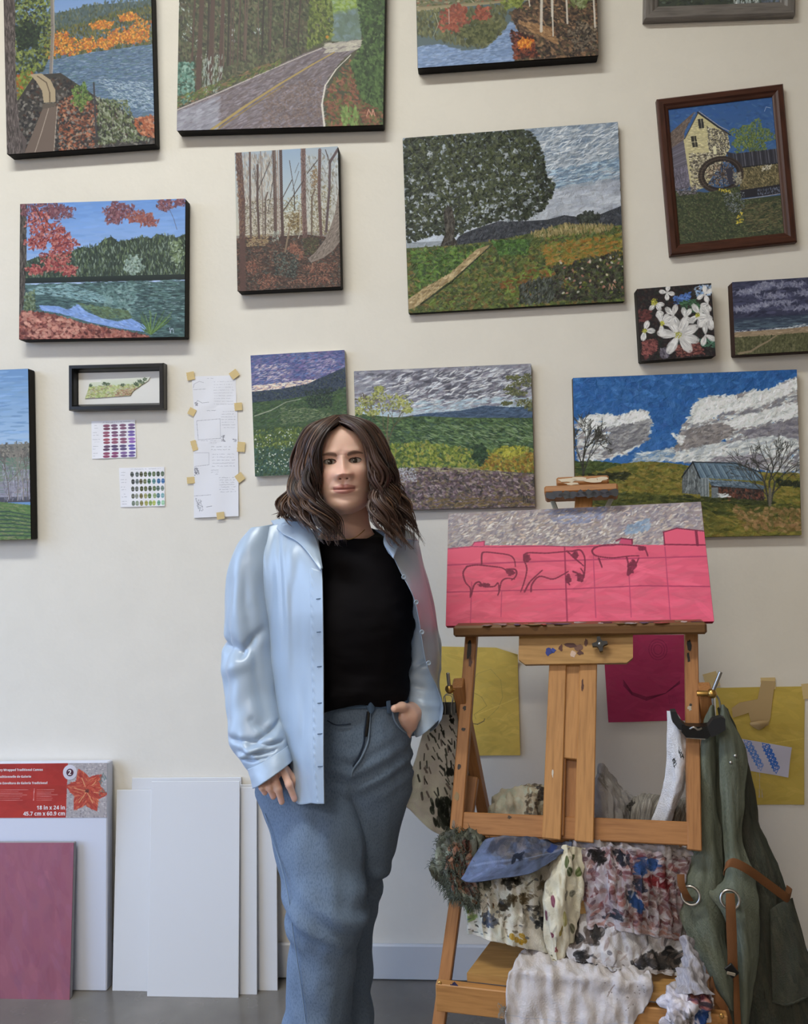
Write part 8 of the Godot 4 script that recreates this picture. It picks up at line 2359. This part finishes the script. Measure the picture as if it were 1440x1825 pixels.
	for b in [[720, 1028, -1.726], [742, 1073, -1.712], [752, 1126, -1.716], [764, 1181, -1.728]]:
		part("button", lathe([Vector2(0.0005, 0.0012), Vector2(0.0032, 0.0012), Vector2(0.0042, 0.0024), Vector2(0.0050, 0.0018), Vector2(0.0052, 0.0)], 18), but, shirt, Transform3D(Basis(Vector3.UP, 0.3) * Basis(Vector3.RIGHT, PI / 2), at_z(b[0], b[1], b[2]) - root + Vector3(0, 0, 0.004)))
	# collar
	for a in [[[482, 928, -1.85, 520, 922, -1.82, 548, 936, -1.79, 566, 965, -1.745, 575.5, 1013, -1.693], [484, 930, -1.846, 506, 938, -1.80, 530, 948, -1.77, 553, 968, -1.735, 573, 1012, -1.690], [486, 934, -1.840, 502, 950, -1.785, 528, 964, -1.750, 548, 984, -1.715, 571, 1016, -1.688]], [[735, 950, -1.85, 705, 935, -1.82, 690, 945, -1.79, 684, 965, -1.76, 694, 986, -1.745], [740, 958, -1.845, 716, 948, -1.80, 702, 958, -1.77, 694, 975, -1.745, 698, 990, -1.738], [744, 964, -1.84, 724, 962, -1.79, 712, 972, -1.755, 705, 986, -1.735, 702, 996, -1.732]]]:
		var CR := []
		for r in a:
			var row := []
			for k in range(0, r.size(), 3): row.append(at_z(r[k], r[k + 1], r[k + 2] + 0.004))
			CR.append(row)
		part("collar", sheet(local.call(net(CR, 30, 10)), 0.002), sat, shirt)
	# hanging sleeve: rings given by their left and right outline
	var S := [[446, 945, 492, 934, -1.845, 0.045], [425, 975, 492, 968, -1.835, 0.060], [412, 1020, 494, 1016, -1.825, 0.068], [404, 1080, 494, 1078, -1.815, 0.068], [401, 1130, 493, 1126, -1.81, 0.066], [400, 1185, 494, 1178, -1.80, 0.066], [403, 1240, 497, 1228, -1.785, 0.062], [410, 1282, 503, 1266, -1.765, 0.058], [413, 1318, 509, 1300, -1.745, 0.054], [430, 1350, 510, 1322, -1.73, 0.045], [446, 1370, 508, 1336, -1.718, 0.038]]
	var ring := func(a: Array) -> Array:
		var L := at_z(a[0], a[1], a[4])
		var Q := at_z(a[2], a[3], a[4])
		var row := []
		for k in 16:
			var an := TAU * k / 16
			row.append((L + Q) * 0.5 + (Q - L) * 0.5 * cos(an) + Vector3(0, 0, sin(an) * a[5]))
		return row
	var SR := []
	for a in S: SR.append(ring.call(a))
	var SG := net(SR, 96, 130, true)
	fold(SG, [[52, 60, 58, 24, 2.2, 0.012], [50, 14, 58, 24, 2.4, 0.010], [58, 24, 52, 34, 2.4, 0.009], [62, 20, 66, 40, 3.5, -0.010], [30, 34, 88, 38, 3.0, 0.005], [40, 20, 92, 14, 3.0, 0.005], [96, 6, 104, 22, 2.4, 0.012], [104, 22, 100, 40, 2.4, 0.010], [112, 8, 106, 26, 2.2, 0.011], [118, 14, 110, 34, 2.0, 0.009], [108, 14, 114, 40, 2.4, -0.009], [122, 20, 114, 42, 1.8, 0.007], [90, 22, 102, 12, 2.2, 0.008], [20, 26, 44, 22, 3.0, 0.004], [100, 30, 124, 24, 1.8, -0.006]], 37, 0.006)
	part("sleeve", sheet(local.call(SG), 0.0014, true), sat, shirt)
	var K := [[444, 1367, 510, 1331, -1.717, 0.041], [449, 1382, 514, 1344, -1.708, 0.042], [454, 1402, 518, 1358, -1.700, 0.043]]
	var KR := []
	for a in K: KR.append(ring.call(a))
	part("cuff", sheet(local.call(wrinkle(net(KR, 64, 14, true), 0.002, 20.0, 38)), 0.003, true), sat, shirt)
	# the other sleeve runs back to the elbow and down to the pocket
	var S2 := [[676, 966, 744, 964, -1.885, 0.050], [684, 1010, 757, 1014, -1.885, 0.056], [700, 1070, 770, 1072, -1.892, 0.056], [712, 1120, 779, 1122, -1.90, 0.055], [716, 1160, 785, 1148, -1.90, 0.052], [718, 1190, 784, 1180, -1.89, 0.050], [722, 1225, 782, 1220, -1.875, 0.046], [726, 1262, 786, 1250, -1.86, 0.044], [742, 1312, 786, 1276, -1.85, 0.040]]
	SR = []
	for a in S2: SR.append(ring.call(a))
	SG = net(SR, 64, 80, true)
	fold(SG, [[44, 6, 50, 24, 2.0, 0.008], [52, 4, 46, 24, 2.0, -0.007], [60, 8, 56, 26, 2.0, 0.006], [70, 6, 64, 24, 2.0, -0.005]], 39, 0.006)
	part("sleeve", sheet(local.call(SG), 0.0014, true), sat, shirt)

func fold(G: Array, L: Array, sd: int, amp: float) -> void:      # raised or pressed creases between two grid places, plus a soft unevenness
	var n := FastNoiseLite.new()
	n.seed = sd
	n.frequency = 8.0
	n.fractal_octaves = 2
	var nv := G.size()
	var nu: int = G[0].size()
	var out := []
	for v in nv:
		var row := PackedVector3Array()
		for u in nu:
			var p: Vector3 = G[v][u]
			var du: Vector3 = G[v][(u + 1) % nu] - G[v][(u + nu - 1) % nu]
			var dv: Vector3 = G[mini(v + 1, nv - 1)][u] - G[maxi(v - 1, 0)][u]
			var d := n.get_noise_3d(p.x * 1.5, p.y * 0.7, p.z * 1.5) * amp
			for f in L:
				var a := Vector2(f[0], f[1])
				var b := Vector2(f[2], f[3])
				var q := Vector2(v, u)
				var t := clampf((q - a).dot(b - a) / (b - a).length_squared(), 0, 1)
				var e := q.distance_to(a.lerp(b, t))
				if e < f[4] * 3.0: d += f[5] * exp(-pow(e / f[4], 2.0)) * (0.35 + 0.65 * sin(PI * clampf(t, 0.08, 0.92)))
			row.append(p + du.cross(dv).normalized() * -d)
		out.append(row)
	for v in nv: G[v] = out[v]

# ------------------------------------------------------------------ her hair
func hair(t: Node3D, root: Vector3) -> void:
	var Ls := [
		[[609, 757, .068], [589, 770, .085], [568, 797, .089], [556, 832, .084], [550, 868, .082], [554, 900, .09], [576, 938, .10], [598, 980, .104]],
		[[608, 746, .055], [586, 768, .082], [569, 796, .086], [558, 832, .080], [554, 868, .078], [561, 902, .085], [584, 936, .095], [602, 978, .10]],
		[[606, 743, .045], [578, 764, .073], [558, 795, .070], [549, 835, .062], [549, 870, .062], [556, 900, .075], [572, 932, .09], [590, 976, .098]],
		[[604, 741, .03], [568, 757, .05], [546, 785, .045], [536, 825, .038], [534, 862, .04], [531, 892, .05], [540, 922, .068], [576, 972, .088]],
		[[602, 740, .0], [560, 754, .012], [539, 782, .005], [528, 822, .0], [525, 858, .0], [512, 888, .01], [500, 912, .02], [528, 934, .04]],
		[[601, 740, -.03], [558, 754, -.03], [537, 784, -.035], [528, 825, -.035], [525, 862, -.03], [512, 890, -.02], [496, 906, -.01], [484, 914, -.005]],
		[[602, 743, -.06], [566, 761, -.075], [546, 792, -.085], [539, 832, -.085], [540, 880, -.08], [546, 915, -.07], [554, 940, -.06], [560, 956, -.05]]]
	var Rs := [
		[[612, 757, .068], [635, 769, .085], [657, 797, .089], [669, 836, .084], [673, 872, .082], [672, 908, .09], [683, 948, .102], [697, 988, .109]],
		[[613, 746, .055], [637, 767, .082], [655, 797, .086], [666, 836, .080], [669, 872, .078], [666, 908, .085], [676, 948, .098], [694, 986, .105]],
		[[615, 743, .045], [645, 764, .073], [663, 795, .070], [672, 835, .062], [674, 872, .065], [673, 905, .08], [686, 942, .095], [712, 992, .10]],
		[[617, 741, .03], [654, 757, .05], [676, 785, .045], [685, 825, .04], [688, 862, .042], [690, 895, .055], [706, 934, .075], [728, 996, .085]],
		[[619, 740, 0.0], [661, 754, .012], [683, 782, .005], [692, 822, 0.0], [697, 860, 0.0], [704, 890, .01], [722, 930, .03], [738, 988, .05]],
		[[620, 740, -.03], [662, 754, -.03], [684, 784, -.035], [693, 825, -.035], [699, 865, -.03], [708, 895, -.01], [720, 925, .0], [730, 955, .01]],
		[[619, 743, -.06], [656, 761, -.075], [675, 792, -.085], [682, 832, -.085], [683, 880, -.08], [681, 915, -.07], [676, 940, -.06], [672, 960, -.05]]]
	var V := PackedVector3Array()
	var I := PackedInt32Array()
	var C := PackedColorArray()
	# cap over the scalp
	var lim := func(y: float) -> float:
		return lerpf(1.22, 0.0, smoothstep(0.028, 0.083, y)) if y > 0.0 else 1.22
	var nr := 60
	var nk := 70
	for r in nr:
		var y := lerpf(-0.09, 0.0994, float(r) / (nr - 1))
		var l: float = lim.call(y)
		for k in nk:
			var a := lerpf(l, TAU - l, float(k) / (nk - 1))
			var q := head_at(a, y, false)
			var o := Vector3(q.x, q.y * 0.35, q.z).normalized() * 0.0045
			V.append(HO + HB * (q + o))
			C.append(srgb(52, 36, 31))
	for r in nr - 1:
		for k in nk - 1:
			var a := r * nk + k
			I.append_array([a, a + nk, a + 1, a + 1, a + nk, a + nk + 1])
	var rg := RandomNumberGenerator.new()
	rg.seed = 77
	var guides := []
	for S in [Ls, Rs]:
		var g := []
		for s in S:
			var P := []
			for q in s: P.append(hp(q[0], q[1], q[2]))
			g.append(spline(P, 30))
		guides.append(g)
	var tone := [srgb(54, 38, 33), srgb(68, 48, 41), srgb(84, 61, 50), srgb(108, 80, 62), srgb(142, 108, 84), srgb(44, 31, 28)]
	for side in 2:
		var g: Array = guides[side]
		for cl in 46:
			var u := clampf((cl + rg.randf_range(0.1, 0.9)) / 46.0 * 6.0, 0.0, 5.999)
			var j := int(u)
			var f := u - j
			var ph := rg.randf() * TAU
			var amp := rg.randf_range(0.008, 0.016)
			var wl := rg.randf_range(0.55, 0.75)
			var end := rg.randf_range(0.92, 1.0)
			var drift := Vector3(rg.randfn(0, 0.004), 0, rg.randfn(0, 0.004))
			var ctr := PackedVector3Array()
			var n := 34
			for q in n:
				var s := float(q) / (n - 1) * 29.0 * end
				var qi := mini(int(s), 28)
				var p: Vector3 = g[j][qi].lerp(g[j][qi + 1], s - qi).lerp(g[j + 1][qi].lerp(g[j + 1][qi + 1], s - qi), f)
				var grow := smoothstep(0.22, 0.7, float(q) / n)
				p += HB * (Vector3(sin(s * wl + ph) * amp, 0, cos(s * wl + ph) * amp * 0.7) * grow + drift * (0.3 + grow))
				ctr.append(p)
			var base: Color = tone[[0, 1, 1, 2, 5, 0][rg.randi() % 6]]
			var light := rg.randf() < 0.34 and u < 5.0
			for k in 17:
				var fine := k >= 8
				var an := rg.randf() * TAU
				var rr := sqrt(rg.randf()) * (0.0085 if not fine else 0.0105)
				var o := Vector3(cos(an) * rr, 0, sin(an) * rr * 0.7)
				var tw := rg.randf_range(-0.06, 0.06)
				var stop := rg.randf_range(0.88, 1.0)
				var P := PackedVector3Array()
				for q in n:
					var s := float(q) / (n - 1) * stop * (n - 1)
					var qi := mini(int(s), n - 2)
					var open := lerpf(0.75, 1.25, smoothstep(0.1, 0.5, float(q) / n)) * lerpf(1.0, 0.45, smoothstep(0.7, 1.0, float(q) / n))
					P.append(ctr[qi].lerp(ctr[qi + 1], s - qi) + HB * (Basis(Vector3.UP, tw * q) * o * open))
				var v0 := V.size()
				var rad := rg.randf_range(0.0006, 0.0011) if fine else rg.randf_range(0.0022, 0.0042)
				tube_into(V, I, P, [rad * 0.7, rad, rad, rad, rad * 0.8, rad * 0.1], 4 if fine else 6, 0.6 if not fine else 1.0, HB * Vector3(cos(u * 1.3), 0, sin(u * 1.3)) if not fine else Vector3.ZERO)
				var c := base if not light or rg.randf() < 0.4 else base.lerp(tone[3 + rg.randi() % 2], 0.75)
				c = Color(c.r, c.g, c.b) * rg.randf_range(0.85, 1.15)
				var seg := 4 if fine else 6
				for q in V.size() - v0:
					var fr := clampf(float(q / seg) / n, 0, 1)
					C.append(c.lerp(tone[0], 0.5 * (1.0 - smoothstep(0.05, 0.4, fr))).lerp(tone[3], 0.15 * smoothstep(0.4, 0.9, fr)))
	for k in V.size(): V[k] -= root
	var hm := mat("brown hair", Color.WHITE, 0.42, 0.5)
	hm.vertex_color_use_as_albedo = true
	part("hair", build(V, I, PackedVector2Array(), C), hm, t)
